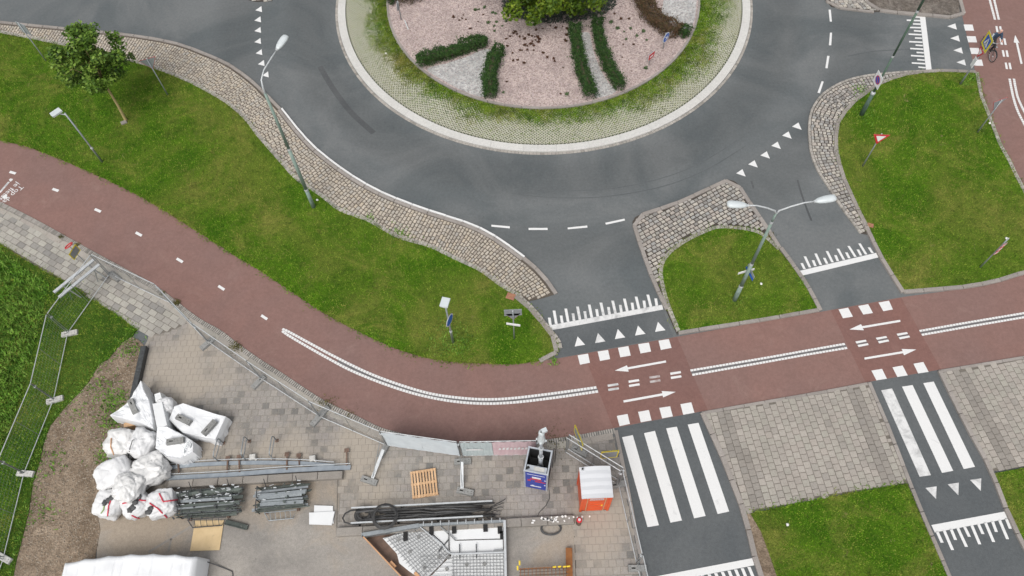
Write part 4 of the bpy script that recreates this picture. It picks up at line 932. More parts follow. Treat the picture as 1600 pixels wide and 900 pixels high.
# ---- hedges: clipped rows of small leaves
def hedge(label, pts, w, h, leaf, n, cat='hedge', name='hedge', size=.11, group=None, z=.13):
    L = resample(cr(UL(pts)), .05); T = np.gradient(L, axis=0); T /= np.hypot(*T.T)[:, None]; N = np.stack([-T[:, 1], T[:, 0]], 1)
    base = L[len(L) // 2]; e = thing(name, label, cat, (base[0], base[1], z), 0., group)
    i = RNG.integers(0, len(L), n); t = RNG.uniform(-1, 1, n); g = RNG.random(n)
    u = np.clip(np.sign(t) * np.abs(t) ** .6, -1, 1); zz_ = np.where(g < .55, h * RNG.uniform(.86, 1.05, n), h * RNG.uniform(.05, 1, n))
    u = np.where(g < .55, u, np.sign(u) * RNG.uniform(.8, 1.02, n))
    i = np.where(RNG.random(n) < .07, np.where(RNG.random(n) < .5, 0, len(L) - 1), i); u = np.where((i == 0) | (i == len(L) - 1), RNG.uniform(-1, 1, n), u)
    rough = 1 + .16 * np.sin(i * .21 + 3 * t) + .12 * np.sin(i * .57 + 1.3) + RNG.normal(0, .07, n)
    C = np.c_[L[i] + N[i] * (u * w / 2 * rough)[:, None] - base, zz_ * (.92 + .12 * np.sin(i * .13)) * (1 - .12 * np.abs(u) ** 3)]
    C[:, :2] += T[i] * RNG.normal(0, .06, (n, 1)); ends = (i < 3) | (i > len(L) - 4)
    C[:, :2] += RNG.normal(0, .05, (n, 2)); C[:, 2] += np.abs(RNG.normal(0, .06, n))
    nb = np.array([mnoise.noise(Vector((a * 2.6, b * 2.6, z * 2))) for a, b, z in C]); cx = C[:, :2] - (L[i] - base); C[:, :2] += cx * (nb * .45)[:, None]; C[:, 2] *= 1 + nb * .35
    sp = RNG.random(n) < .16; C[sp, :2] += cx[sp] * RNG.uniform(.1, .55, (sp.sum(), 1)); C[sp, 2] += RNG.uniform(0, .1, sp.sum())
    bulk('foliage', leaves(C, size, .9, .42), leaf, e, np.clip(RNG.random(n) * .8 + nb * .35 + .1, 0, .99))
    # woody core
    core = MB(); st = L[6:-6:6] - base if len(L) > 24 else L[4:-4:2] - base
    core.tube([(a, b, h * .42) for a, b in st], min(w, h) * .36, 6); core.obj('stems', 'bark_dark', e)
    return e
hedge('dark green clipped hedge slanting along the upper side of the left white gravel wedge', [(656, 104), (680, 97), (705, 90), (730, 82), (757, 70)], .62, .62, 'leaf_yew', 7000)
hedge('dark green clipped hedge on the right side of the left white gravel wedge', [(780, 86), (771, 103), (766, 125), (766, 157)], .62, .62, 'leaf_yew', 5200)
hedge('dark green clipped hedge on the left side of the middle white gravel strip', [(897, 52), (901, 80), (908, 115), (918, 140), (923, 157)], .55, .62, 'leaf_yew', 6000)
hedge('dark green clipped hedge on the right side of the middle white gravel strip', [(932, 42), (936, 70), (945, 100), (957, 125), (968, 144)], .5, .62, 'leaf_yew', 6000)
hedge('brown leaved hedge curving around the white gravel at the right of the roundabout island', [(1000, -30), (1003, 8), (1015, 30), (1032, 47), (1056, 60)], .8, .7, 'leaf_brown', 8500)
hedge('short dark green hedge end next to the brown hedge on the right island rim', [(1062, 62), (1072, 54)], .55, .55, 'leaf_yew', 1100)
hedge('brown leaved hedge at the top left rim of the roundabout island', [(625, 4), (645, 0), (668, -12), (690, -30)], .9, .8, 'leaf_brown', 4500)
hedge('short dark green hedge end at the top left rim of the roundabout island', [(610, 12), (618, -4)], .5, .7, 'leaf_yew', 1200)
# ---- low plants scattered through the pink gravel
def plant_mesh(name, m, seed, size, n=60):
    r = np.random.default_rng(seed); a = r.uniform(0, 6.28, n); d = np.clip(np.abs(r.normal(0, .32, n)), 0, .6) * size; C = np.c_[d * np.cos(a), d * np.sin(a), r.uniform(.02, .55, n) * size]
    o = bulk(name, leaves(C, size * .55, .6, .5), m, None, r.random(n)); me = o.data; bpy.data.objects.remove(o); return me
pm_b = [plant_mesh('foliage', 'sedum_brown', 60 + i, .17) for i in range(3)]; pm_g = [plant_mesh('foliage', 'sedum_green', 70 + i, .2) for i in range(3)]
spots_b = [(709, 27), (718, 32), (722, 29), (728, 31), (735, 45), (724, 24), (755, 23), (747, 34), (805, 50), (808, 54), (802, 52), (812, 58), (797, 57), (817, 57), (820, 61), (826, 55), (831, 57), (836, 58), (840, 59), (843, 62), (832, 65), (837, 63), (829, 69), (841, 66), (820, 71), (824, 72), (834, 72), (791, 61), (793, 72), (813, 79), (816, 79), (824, 78), (834, 79), (773, 76), (778, 76), (801, 83), (849, 83), (855, 90), (865, 92), (867, 96), (819, 99), (802, 95), (809, 94), (792, 128), (876, 147), (880, 106), (886, 45), (879, 42), (884, 64), (860, 41), (868, 44), (848, 45), (838, 47), (886, 55), (974, 70), (990, 70), (930, 25), (944, 20), (960, 22), (970, 30), (983, 30), (972, 90)]
spots_g = [(743, 16), (748, 15), (757, 12), (763, 36), (773, 49), (772, 41), (785, 41), (774, 22), (770, 20), (776, 35), (786, 145), (791, 33), (985, 45), (975, 50), (995, 56), (1010, 63), (1005, 50), (940, 22), (965, 45), (1008, 107), (955, 35), (885, 148), (978, 62)]
for i, (x, y) in enumerate(spots_b):
    o = put('low_plant', pm_b[i % 3], None, U(x, y, .13), random.uniform(0, 6)); s = random.uniform(.45, 1.0); o.scale = (s * random.uniform(.9, 1.5), s, s)
    tag(o, 'small brown low plant growing in the pink gravel of the roundabout island', 'plant', 'brown low plants in the pink gravel')
for i, (x, y) in enumerate(spots_g):
    o = put('low_plant', pm_g[i % 3], None, U(x, y, .13), random.uniform(0, 6)); s = random.uniform(.5, 1.1); o.scale = (s * 1.2, s, s)
    tag(o, 'small green low plant growing in the pink gravel of the roundabout island', 'plant', 'green low plants in the pink gravel')

# ---- trees
def tree(name, label, base, lean, trunk_h, tr_r, centre, rad, n_clump, n_leaf, leaf, size, bark, clump_r=.55, flat=.7):
    """base: ground point; centre/rad: crown ellipsoid (offset from base)"""
    e = thing(name, label, 'tree', base); tb = MB(); r = random.Random(len(label)); C0 = Vector(centre); R = Vector(rad)
    top = Vector(lean) + Vector((0, 0, trunk_h)); mid = top * .5 + Vector((.05, -.04, 0))
    tb.tube([(0, 0, -.1), (0, 0, .12), mid, top, C0 + Vector((0, 0, R.z * .35))], [tr_r * 1.5, tr_r, tr_r * .85, tr_r * .75, tr_r * .25], 8); tb.obj('trunk', bark, e, True)
    lb = MB(); cs = []
    for i in range(n_clump):
        while True:
            d = Vector((r.uniform(-1, 1), r.uniform(-1, 1), r.uniform(-1, 1)))
            if .2 < d.length < 1: break
        d = d * (.55 + .45 * d.length) ; c = C0 + Vector((d.x * R.x, d.y * R.y, d.z * R.z)) * (1 + .22 * mnoise.noise(d * 2.3 + Vector((n_clump * .1, 0, 0)))); cs.append(c)
        if i % 2 == 0:
            k = r.uniform(.0, .8); s = top.lerp(C0 + Vector((0, 0, R.z * .3)), k); lb.tube([s, s.lerp(c, .5) + Vector((0, 0, .12)), c], [tr_r * .35, tr_r * .2, .012], 5)
    lb.obj('limbs', bark, e)
    cs = np.array([tuple(c) for c in cs]); i = RNG.integers(0, len(cs), n_leaf); q = RNG.normal(0, 1, (n_leaf, 3)); q /= np.linalg.norm(q, axis=1)[:, None]; rr = clump_r * RNG.uniform(.2, 1., n_leaf) ** .6
    C = cs[i] + q * rr[:, None] * np.array((1, 1, .75))
    tint = np.clip(RNG.normal(.45, .2, n_leaf) + (RNG.random(len(cs))[i] - .5) * .55, 0, .99)
    bulk('crown', leaves(C, size, flat, .6), leaf, e, tint); return e
tb_ = U(197, 188, .07)
def up_to(px, py, z): return U(px, py, z)
tc = U(143, 92, 4.0) - tb_
tree('broadleaf_tree', 'young green broadleaf tree on the left lawn with pale trunk', tb_, Vector((tc.x * .45, tc.y * .45, 0)), 2.2, .085, (tc.x, tc.y, tc.z), (1.95, 1.65, 1.95), 54, 6200, 'leaf_oak', .2, 'bark', .46, .95)
mb = MB(); mb.bbox((0, 0, .04), (.32, .22, .1), .5, .02); o = mb.obj('stone', 'kerb_stone'); o.location = U(194, 192, .07); tag(o, 'pale stone at the foot of the tree on the left lawn', 'stone')
tb2 = U(866, -10, .13)
tree('broadleaf_tree', 'yellow green leafy tree in the middle of the roundabout cut by the top edge', tb2, Vector((0, 0, 0)), 1.0, .12, (-.5, -1.7, 2.7), (3.9, 3.3, 1.9), 130, 15000, 'leaf_yellowgreen', .24, 'bark_dark', .62, .8)
# dark low shrub mass under that tree
c = U(875, 12, .13); e = thing('low_shrub', 'dark grey green low shrub under the tree on the roundabout', 'shrub', c)
n = 9000; a = RNG.uniform(0, 6.28, n); r = np.sqrt(RNG.random(n)); C = np.c_[r * np.cos(a) * 3.6, r * np.sin(a) * 1.9 + .5, .42 * (1 - r ** 2.5) + RNG.normal(0, .05, n)]
bulk('foliage', leaves(C, .14, .6, .5), 'leaf_dark', e, RNG.random(n))
# ================================================================== LAMPS AND SIGNS
def circle2(r, n=20, e=1.): return [(r * math.cos(2 * math.pi * i / n), r * math.sin(2 * math.pi * i / n) * e) for i in range(n)]
def hdir(a, b):
    A, B = U(*a), U(*b); d = (B - A); d.z = 0; return d.normalized()
def lamp_head(parent, p, d, pitch=.12):
    """flat street luminaire: p joint point (local), d pointing away from the pole"""
    d = Vector(d); d.z = 0; d.normalize(); s = Vector((-d.y, d.x, 0)); fw = (d + Vector((0, 0, pitch))).normalized(); up = s.cross(fw) * -1
    if up.z < 0: up = -up
    prof = [(0, .07, .06), (.07, .10, .08), (.14, .13, .10), (.35, .165, .12), (.6, .175, .12), (.74, .15, .1), (.80, .09, .05)]; m = MB(); n = 12; vs = []; fs = []
    for x, w, h in prof:
        for k in range(n):
            q = 2 * math.pi * k / n; cz = math.sin(q) * h; cz = cz if cz > 0 else cz * .5
            vs.append(Vector(p) + fw * x + s * (w * math.copysign(abs(math.cos(q)) ** .7, math.cos(q))) + up * cz)
    for i in range(len(prof) - 1):
        for k in range(n): fs.append((i * n + k, i * n + (k + 1) % n, (i + 1) * n + (k + 1) % n, (i + 1) * n + k))
    fs += [tuple(range(n - 1, -1, -1)), tuple(range((len(prof) - 1) * n, len(prof) * n))]
    m.add(vs, fs); h = m.obj('lamp_head', 'lamp_white', parent, True)
    g = MB(); g.tube([Vector(p) + fw * .3 - up * .055, Vector(p) + fw * .62 - up * .055], [.10, .10], 8); g.obj('lens', 'foil_clear', h)
    b = MB(); b.tube([Vector(p) - fw * .06, Vector(p) + fw * .06], .06, 8); b.obj('spigot', 'galv_light', h)
    return h
def tall_pole(parent, top, segs, m='pole_green'):
    """segs: (z, radius) steps; collars where the radius changes"""
    b = MB()
    for (z0, r0), (z1, r1) in zip(segs[:-1], segs[1:]): b.tube([(0, 0, z0), (0, 0, z1)], [r0, (r0 + r1) / 2 if r1 < r0 * .85 else r1], 12)
    b.obj('pole', m, parent, True)
    for (z, r), (_, rp_) in zip(segs[1:-1], segs[:-2]): k = max(r, rp_ * .8); c = MB(); c.lathe([(k * 1.1, z - .06), (k * 1.2, z), (k * 1.05, z + .06), (r * .8, z + .1)], n=12); c.obj('collar', 'galv_light', parent)
    d = MB(); d.box((0, -segs[0][1] - .004, .75), (.09, .012, .35)); d.obj('service_door', m, parent)
# tall lamp on the left apron
lb = U(490, 323.5, .07); L = thing('street_lamp', 'tall green grey street lamp with single curved arm beside the left cobbled apron', 'street lamp', lb)
tall_pole(L, 8.3, [(-.1, .11), (1.5, .095), (4.6, .075), (8.25, .05)])
hd = U(433, 77, 9.2) - lb; a = MB(); bend = U(405.5, 122, 8.9) - lb
a.tube([(0, 0, 8.2), (bend.x * .25, bend.y * .25, 8.5), (bend.x * .8 + .05, bend.y * .8, 8.78), bend.lerp(hd, .25) + Vector((0, 0, .03)), bend.lerp(hd, .6) + Vector((0, 0, .03)), hd], [.045, .04, .036, .034, .032, .03], 8); a.obj('arm', 'galv_light', L, True)
lamp_head(L, hd, hd - bend)
# double lamp on the middle lawn
lb = U(1147.5, 469, .08); L = thing('street_lamp', 'tall green grey street lamp with two curved arms on the middle lawn', 'street lamp', lb)
tall_pole(L, 7.3, [(-.1, .11), (1.35, .09), (3.3, .072), (6.5, .05), (7.15, .042)])
for px in ((1167, 321), (1274, 314.5)):
    h = U(*px, 7.75) - lb; a = MB(); a.tube([(0, 0, 7.05), (h.x * .06, h.y * .06, 7.3), (h.x * .35, h.y * .35, 7.5), (h.x * .7, h.y * .7, 7.66), h], [.04, .036, .033, .031, .03], 8); a.obj('arm', 'galv_light', L, True); lamp_head(L, h, h)
for k, (z, d, w, mm) in enumerate(((2.5, hdir((1158, 428), (1184, 421)), .78, 'sign_white'), (2.42, hdir((1161, 418), (1169, 434)), .72, 'sign_blue'), (2.62, hdir((1167, 416), (1175, 434)), .72, 'sign_back'))):
    n = Vector((-d.y, d.x, 0)); b = MB(); b.ext([(-w / 2, -.08), (w / 2, -.08), (w / 2, .08), (-w / 2, .08)], Vector((0, 0, z)) + n * (.1 + .02 * k), d, (0, 0, 1), n * .02); s = b.obj('name_plate', mm, L)
    s2 = MB(); s2.beam(Vector((0, 0, z)), Vector((0, 0, z)) + n * .1, .03, .03); s2.obj('bracket', 'galv', s)
# tall pole in the right lawn, its lantern above the picture
lb = U(1346, 179, .08); L = thing('street_lamp', 'tall green street lamp carrying the no parking zone sign on the right lawn', 'street lamp', lb)
tall_pole(L, 9.5, [(-.1, .13), (1.65, .06), (4.2, .05), (7.0, .06), (9.4, .05)], 'pole_dark')
h = Vector((-1.5, .6, 9.9)); a = MB(); a.tube([(0, 0, 9.3), (-.1, .05, 9.6), (-.7, .3, 9.82), h], [.042, .038, .034, .03], 8); a.obj('arm', 'galv_light', L, True); lamp_head(L, h, h)
S = thing('zone_sign', 'white square no parking sign clamped to the tall pole on the right lawn', 'sign', lb)
d = hdir((1364.6, 126), (1370.6, 138)); n = Vector((-d.y, d.x, 0));
if n.x > 0: n = -n
o = Vector((0, 0, 2.62)) + n * .12
b = MB(); b.ext([(-.34, -.38), (.34, -.38), (.34, .38), (-.34, .38)], o, d, (0, 0, 1), n * .02); p = b.obj('plate', 'sign_white', S)
b = MB(); b.ext(circle2(.235, 24), o + n * .023, d, (0, 0, 1), n * .003); b.obj('red_ring', 'sign_red', p)
b = MB(); b.ext(circle2(.185, 24), o + n * .028, d, (0, 0, 1), n * .003); b.obj('blue_disc', 'sign_blue', p)
q = math.sqrt(.5); b = MB(); b.ext([(-.15 * q - .02, .15 * q - .02), (-.15 * q + .02, .15 * q + .02), (.15 * q + .02, -.15 * q + .02), (.15 * q - .02, -.15 * q - .02)], o + n * .033, d, (0, 0, 1), n * .003); b.obj('red_bar', 'sign_red', p)
b = MB(); b.box((0, 0, 2.62), (.2, .2, .06)); b.obj('clamp', 'galv', S)

# small path lamps
def path_lamp(label, base, headpx, z, group='path lamps'):
    bb = U(*base, .07); L = thing('path_lamp', label, 'street lamp', bb, 0., group)
    b = MB(); b.tube([(0, 0, -.1), (0, 0, 1.15), (0, 0, 1.2), (0, 0, z)], [.06, .058, .045, .04], 10); b.obj('pole', 'galv', L, True)
    b = MB(); b.lathe([(.065, 1.1), (.075, 1.16), (.05, 1.24)], n=10); b.obj('collar', 'galv_light', L)
    A = U(*headpx[0], z + .03) - bb; B = U(*headpx[1], z + .03) - bb; d = (B - A); d.z = 0; ln = d.length; d.normalize(); s = Vector((-d.y, d.x, 0)); c = (A + B) / 2; c.z = z + .05
    b = MB(); w = headpx[2]
    b.ext([(-ln / 2, -w / 2), (ln / 2, -w / 2), (ln / 2 + .02, 0), (ln / 2, w / 2), (-ln / 2, w / 2)], c, d, s, (0, 0, .09)); hd_ = b.obj('lamp_head', 'lamp_white', L)
    b = MB(); b.ext([(-ln / 2 + .06, -w / 2 + .04), (ln / 2 - .06, -w / 2 + .04), (ln / 2 - .06, w / 2 - .04), (-ln / 2 + .06, w / 2 - .04)], c - Vector((0, 0, .015)), d, s, (0, 0, .012)); b.obj('lens', 'foil_clear', hd_)
    b = MB(); b.tube([(0, 0, z - .15), c], .03, 6); b.obj('bracket', 'galv_light', L)
    return L, bb
path_lamp('grey path lamp with white flat head on the left lawn below the tree', (160, 253), ((97, 174), (83, 183.5), .34), 3.85)
L, bb = path_lamp('grey path lamp with white flat head and blue round sign near the cycle path bend', (708, 535), ((698, 468), (693.5, 482), .36), 3.7)
def sign(name, label, cat, base, z, plates, pole_r=.03, pole_m='galv', z0=.07, top=None, group=None):
    """plates: (shape name, centre z, size, direction along, side the face looks to, offset)"""
    bb = U(*base, z0) if not isinstance(base, Vector) else base
    S = thing(name, label, cat, bb, 0., group)
    if pole_r:
        b = MB(); b.tube([(0, 0, -.1), (0, 0, .62), (0, 0, .66), (0, 0, z)], [pole_r * 1.3, pole_r * 1.3, pole_r, pole_r], 8); b.obj('pole', pole_m, S, True)
        b = MB(); b.lathe([(pole_r * 1.2, z), (pole_r * 1.1, z + .02), (.003, z + .03)], n=8); b.obj('cap', 'galv_light', S)
    for kind, pz, size, d, face in plates:
        n = Vector((-d.y, d.x, 0)); f = Vector((*face, 0))
        if n.dot(f) < 0: n = -n
        o = Vector((0, 0, pz)) + n * .045
        if kind == 'yield':
            h = size * .866; sh = [(-size / 2, h * .45), (0, -h * .55), (size / 2, h * .45)]
            def sc(k): return [(x * k, (y + .0) * k + (.03 if k < 1 else 0) * 0) for x, y in [(a, b_ - h * .1167) for a, b_ in sh]]
            b = MB(); b.ext(sc(1), o + Vector((0, 0, h * .1167)), d, (0, 0, 1), n * .02); p = b.obj('plate', 'sign_back', S)
            b = MB(); b.ext(sc(.99), o + Vector((0, 0, h * .1167)) + n * .021, d, (0, 0, 1), n * .004); b.obj('red_border', 'sign_red', p)
            b = MB(); b.ext(sc(.62), o + Vector((0, 0, h * .1167)) + n * .027, d, (0, 0, 1), n * .003); b.obj('white_centre', 'sign_white', p)
            b = MB(); b.ext([(x * 1.07, y * 1.07) for x, y in sc(1)], o + Vector((0, 0, h * .1167)) + n * .006, d, (0, 0, 1), n * .008); b.obj('rim', 'sign_red', p)
        elif kind[0] == 'rect':
            w, h = size; b = MB(); b.ext([(-w / 2, -h / 2), (w / 2, -h / 2), (w / 2, h / 2), (-w / 2, h / 2)], o, d, (0, 0, 1), n * .022); p = b.obj('plate', kind[2] if len(kind) > 2 else 'sign_back', S)
            b = MB(); b.ext([(-w / 2 + .01, -h / 2 + .01), (w / 2 - .01, -h / 2 + .01), (w / 2 - .01, h / 2 - .01), (-w / 2 + .01, h / 2 - .01)], o + n * .023, d, (0, 0, 1), n * .004); b.obj('face', kind[1], p)
        elif kind[0] == 'disc':
            b = MB(); b.ext(circle2(size), o, d, (0, 0, 1), n * .02); p = b.obj('plate', 'sign_back', S)
            b = MB(); b.ext(circle2(size * .98), o + n * .021, d, (0, 0, 1), n * .004); b.obj('rim', kind[1], p)
            b = MB(); b.ext(circle2(size * .86), o + n * .027, d, (0, 0, 1), n * .003); b.obj('face', kind[2], p)
            if len(kind) > 3:
                b = MB(); k = size; b.ext([(-.09 * k, .55 * k), (-.09 * k, -.1 * k), (-.45 * k, -.1 * k), (0, -.62 * k), (.45 * k, -.1 * k), (.09 * k, -.1 * k), (.09 * k, .55 * k)][::-1], o + n * .031, (d * math.cos(kind[3]) + Vector((0, 0, 1)) * math.sin(kind[3])), (Vector((0, 0, 1)) * math.cos(kind[3]) - d * math.sin(kind[3])), n * .003); b.obj('arrow', 'sign_white', p)
    return S
EX = Vector((1, 0, 0))
S = sign('cycle_sign', 'blue round sign clamped to the path lamp near the cycle path bend', 'sign', bb, 0, [(('disc', 'sign_white', 'sign_blue'), 2.3, .33, Vector((.42, .907, 0)), (1, -.2))], 0)
sign('direction_sign', 'grey back of a rectangular sign on a thin post at the left road edge', 'sign', (72, 95), 2.85, [(('rect', 'sign_blue'), 2.4, (.75, .75), hdir((31, 52), (47, 59)), (-.2, 1))])
sign('yield_sign', 'grey back of a red rimmed triangle sign right of the tree on the left lawn', 'sign', (262, 148), 2.75, [('yield', 2.35, .85, hdir((232, 102), (250, 97)), (-.3, 1))])
S = sign('road_sign', 'grey backed sign with white under plate beside the rounded lawn corner', 'sign', (803.5, 529), 2.75, [(('rect', 'sign_white'), 2.5, (.78, .55), EX, (0, 1)), ('yield', 2.15, .66, EX, (0, 1)), (('rect', 'sign_white', 'sign_white'), 1.55, (.64, .17), hdir((795, 499), (816, 502)), (0, -1))])
sign('yield_sign', 'red and white triangle sign facing the camera on the right lawn', 'sign', (1347.5, 260), 2.55, [('yield', 2.25, .78, hdir((1376, 212), (1397, 213)), (.1, -1))])
sign('yield_sign', 'grey back of a red rimmed triangle sign at the right cycle path edge', 'sign', (1527, 207), 2.45, [('yield', 2.1, .85, hdir((1541, 173), (1560, 166)), (.35, 1))])
S = sign('marker_sign', 'thin post with red and white edge marker on the right lawn near the cycle path', 'sign', (1531, 418), 2.55, [(('rect', 'sign_red'), 1.75, (.24, .95), Vector((.95, .31, 0)), (.2, -1))])
d = Vector((.95, .31, 0)); n = Vector((-d.y, d.x, 0)); n = n if n.dot(Vector((.2, -1, 0))) > 0 else -n
for k in range(3):
    b = MB(); zc = 1.42 + k * .32; b.ext([(-.09, zc - .10), (.09, zc + .0), (.09, zc + .13), (-.09, zc + .03)], n * .075, d, (0, 0, 1), n * .003); b.obj('white_band', 'sign_white', S)
# signs over the right crossing
d = hdir((1533, 68), (1538, 83)); FACE = (-1, -.25)
S = sign('crossing_sign', 'yellow and blue pedestrian crossing sign with small triangle sign below on one post', 'sign', (1500, 132), 3.6, [(('rect', 'sign_yellow'), 3.08, (.86, .86), d, FACE), ('yield', 2.32, .6, d, FACE)], .04)
n = Vector((-d.y, d.x, 0)); n = n if n.dot(Vector((*FACE, 0))) > 0 else -n; o = Vector((0, 0, 3.08)) + n * .073
b = MB(); b.ext([(-.29, -.29), (.29, -.29), (.29, .29), (-.29, .29)], o, d, (0, 0, 1), n * .003); b.obj('blue_field', 'sign_blue', S)
b = MB(); b.ext([(-.23, -.22), (.23, -.22), (0, .24)], o + n * .005, d, (0, 0, 1), n * .003); b.obj('white_triangle', 'sign_white', S)
b = MB()
for pl in ([(-.02, .06), (.02, .06), (.025, .10), (-.025, .10)], [(-.03, -.05), (.03, -.05), (.025, .05), (-.025, .05)], [(-.09, -.18), (-.05, -.18), (.01, -.05), (-.03, -.05)], [(.05, -.18), (.09, -.18), (.03, -.05), (-.005, -.05)]): b.ext(pl, o + n * .010, d, (0, 0, 1), n * .003)
b.obj('walker_symbol', 'bike_black', S)
b = MB(); b.ext([(-.15, 1.35), (.15, 1.35), (.15, 1.95), (-.15, 1.95)], n * .05, d, (0, 0, 1), n * .02); b.obj('white_plate', 'sign_white', S)
# signs on the island
d = hdir((1016, 94), (1028, 84)); sign('chevron_sign', 'small red and white sign board on a short post at the right of the island', 'sign', U(1014, 101, .13), .95, [(('rect', 'sign_white'), .72, (.62, .46), d, (.3, -1))], .02)
S = bpy.data.objects['chevron_sign']; n = Vector((-d.y, d.x, 0)); n = n if n.dot(Vector((.3, -1, 0))) > 0 else -n
b = MB(); b.ext([(-.27, -.2), (.27, -.2), (.27, .2), (-.27, .2)], Vector((0, 0, .72)) + n * .073, d, (0, 0, 1), n * .003); b.obj('red_field', 'sign_red', S)
b = MB(); b.ext([(-.15, -.07), (.15, -.07), (.15, .03), (-.15, .03)], Vector((0, 0, .72)) + n * .078, d, (0, 0, 1), n * .003); b.obj('white_mark', 'sign_white', S)
sign('keep_right_sign', 'blue round arrow sign on a short post by the brown hedge of the island', 'sign', U(1036, 76, .13), 1.15, [(('disc', 'sign_white', 'sign_blue', .8), .88, .33, hdir((1037, 70), (1047, 60)), (.3, -1))], .025)
sign('keep_right_sign', 'blue round arrow sign on a post at the left rim of the island', 'sign', U(627, 31, .13), 1.35, [(('disc', 'sign_white', 'sign_blue', .8), 1.05, .3, hdir((623, 20), (625, 8)), (-1, -.4))], .025)
b = MB(); b.tube([(0, 0, 0), U(632, 31, .45) - U(638, 46, .13)], .025, 6); o = b.obj('marker_post', 'lamp_white'); o.location = U(638, 46, .13); tag(o, 'thin white leaning post in the gravel at the left of the island', 'post')
for (x, y), t in zip([(603, 84), (1189, 444), (1572, 373), (1230, 820), (496, 313), (1546, 193)], ['on the grass pavers of the roundabout', 'on the middle lawn beside the double lamp', 'on the right lawn left of the red edge marker', 'on the bottom lawn', 'at the foot of the tall lamp by the left apron', 'on the right lawn by the cycle path edge']):
    m_ = blob(x * .1, 8, 5, .07, .06, .04, .9, .3); o = m_.obj('litter', 'litter', None, True); o.location = U(x, y, .08); o.rotation_euler = (0, 0, x); tag(o, 'small scrap of white litter ' + t, 'litter')
# ================================================================== BUILDING SITE
# ---- mesh fence panels and their feet
def panel(label, a, b, lean=0., z0=.12, H=1.95, banner=None, z_ground=.04):
    A, B = U(*a, z_ground), U(*b, z_ground); e = thing('mesh_fence', label, 'fence panel', A, 0., 'mesh fence panels')
    d = B - A; L = d.length; h = d.normalized(); n = Vector((-h.y, h.x, 0)); up = (Vector((0, 0, 1)) + n * lean).normalized()
    for x in (0.02, L - .02):
        m = MB(); m.tube([h * x + up * .02, h * x + up * H], .021, 8); m.obj('post', 'galv', e)
    for z, nm in ((H, 'top_rail'), (z0, 'bottom_rail')):
        m = MB(); m.tube([h * .02 + up * z, h * (L - .02) + up * z], .019, 8); m.obj(nm, 'galv_light', e)
    m = MB(); m.tube([h * (L / 2) + up * z0, h * (L / 2) + up * H], .013, 6); m.obj('middle_post', 'galv', e)
    m = MB()
    nv = int(L / .11)
    for i in range(1, nv): m.beam(h * (L * i / nv) + up * (z0 + .01), h * (L * i / nv) + up * (H - .01), .003, .003)
    for k in range(1, 8): z = z0 + (H - z0) * k / 8; m.beam(h * .02 + up * z, h * (L - .02) + up * z, .003, .003)
    m.obj('wire_mesh', 'galv', e)
    m = MB(); c = h * (L - .0) + up * (H * .82); m.box(c, (.13, .07, .05), math.atan2(h.y, h.x)); m.obj('clamp', 'galv_light', e)
    for x0, x1, mm in (banner or ()):
        m = MB(); nx = 14; o0 = n * (-.025); vs = []; fs = []
        for i in range(nx + 1):
            x = (x0 + (x1 - x0) * i / nx) * L
            for j in range(7):
                z = z0 + .04 + (H - z0 - .08) * j / 6; vs.append(h * x + up * z + o0 + n * (.018 * math.sin(i * 1.9 + j * .7)))
        for i in range(nx):
            for j in range(6): fs.append((i * 7 + j, (i + 1) * 7 + j, (i + 1) * 7 + j + 1, i * 7 + j + 1))
        m.add(vs, fs); m.obj('banner', mm, e)
    return e, h, n, up, L, H
PT = 'steel mesh fence panel '
panel(PT + 'beside the weeds at the bottom left corner', (40, 740), (8, 872))
panel(PT + 'beside the weeds, third from the fence corner', (86, 625), (40, 740))
panel(PT + 'beside the weeds, second from the fence corner', (108, 521), (86, 625))
panel(PT + 'running from the weeds up to the fence corner', (172, 431), (109, 520))
panel(PT + 'leaving the bottom left picture edge', (8, 874), (-40, 1000))
panel(PT + 'along the cycle path next to the fence corner', (173, 430), (268, 475))
panel(PT + 'along the cycle path, second from the fence corner', (269, 476), (325, 535))
panel(PT + 'along the cycle path, third from the fence corner', (326, 535), (407, 591))
panel(PT + 'along the cycle path, fourth from the fence corner', (408, 592), (499, 651))
panel(PT + 'along the cycle path just left of the white banner', (500, 652), (605, 697))
panel(PT + 'with plain white banner along the cycle path', (606, 697), (720, 713), banner=[(.01, .995, 'banner_white')])
eb, h, n, up, L_, H_ = panel(PT + 'with pale green and pink banner along the cycle path', (723, 713), (838, 711), banner=[(.01, .42, 'banner_green'), (.425, .99, 'banner_pink')])
m = MB()
for k in range(9): # white lettering band on the pink cloth, too blurred to read
    x = L_ * (.50 + .05 * k); m.ext([(0, 0), (.10, .02), (.12, .2 + .06 * (k % 3)), (.05, .26), (.01, .16)], h * x + up * (.95 + .02 * (k % 2)) - n * .052, h, up, n * .002)
for q in (-1,): m.ext([(0, 0), (.72, 0), (.72, .10), (.35, .2), (.0, .14)], h * (L_ * .07) + up * .95 - n * .052, h, up, n * .002)
m.obj('banner_lettering', 'sign_white', eb)
panel(PT + 'laid against a second one behind the portable toilet', (883, 707), (963, 757))
panel(PT + 'nearest the zebra crossing of the two behind the portable toilet', (886, 702), (967, 752))
panel(PT + 'between the portable toilet and the zebra crossing', (966, 758), (994, 880))
panel(PT + 'leaving the bottom edge beside the zebra crossing', (995, 882), (1018, 985))
foot_me = {}
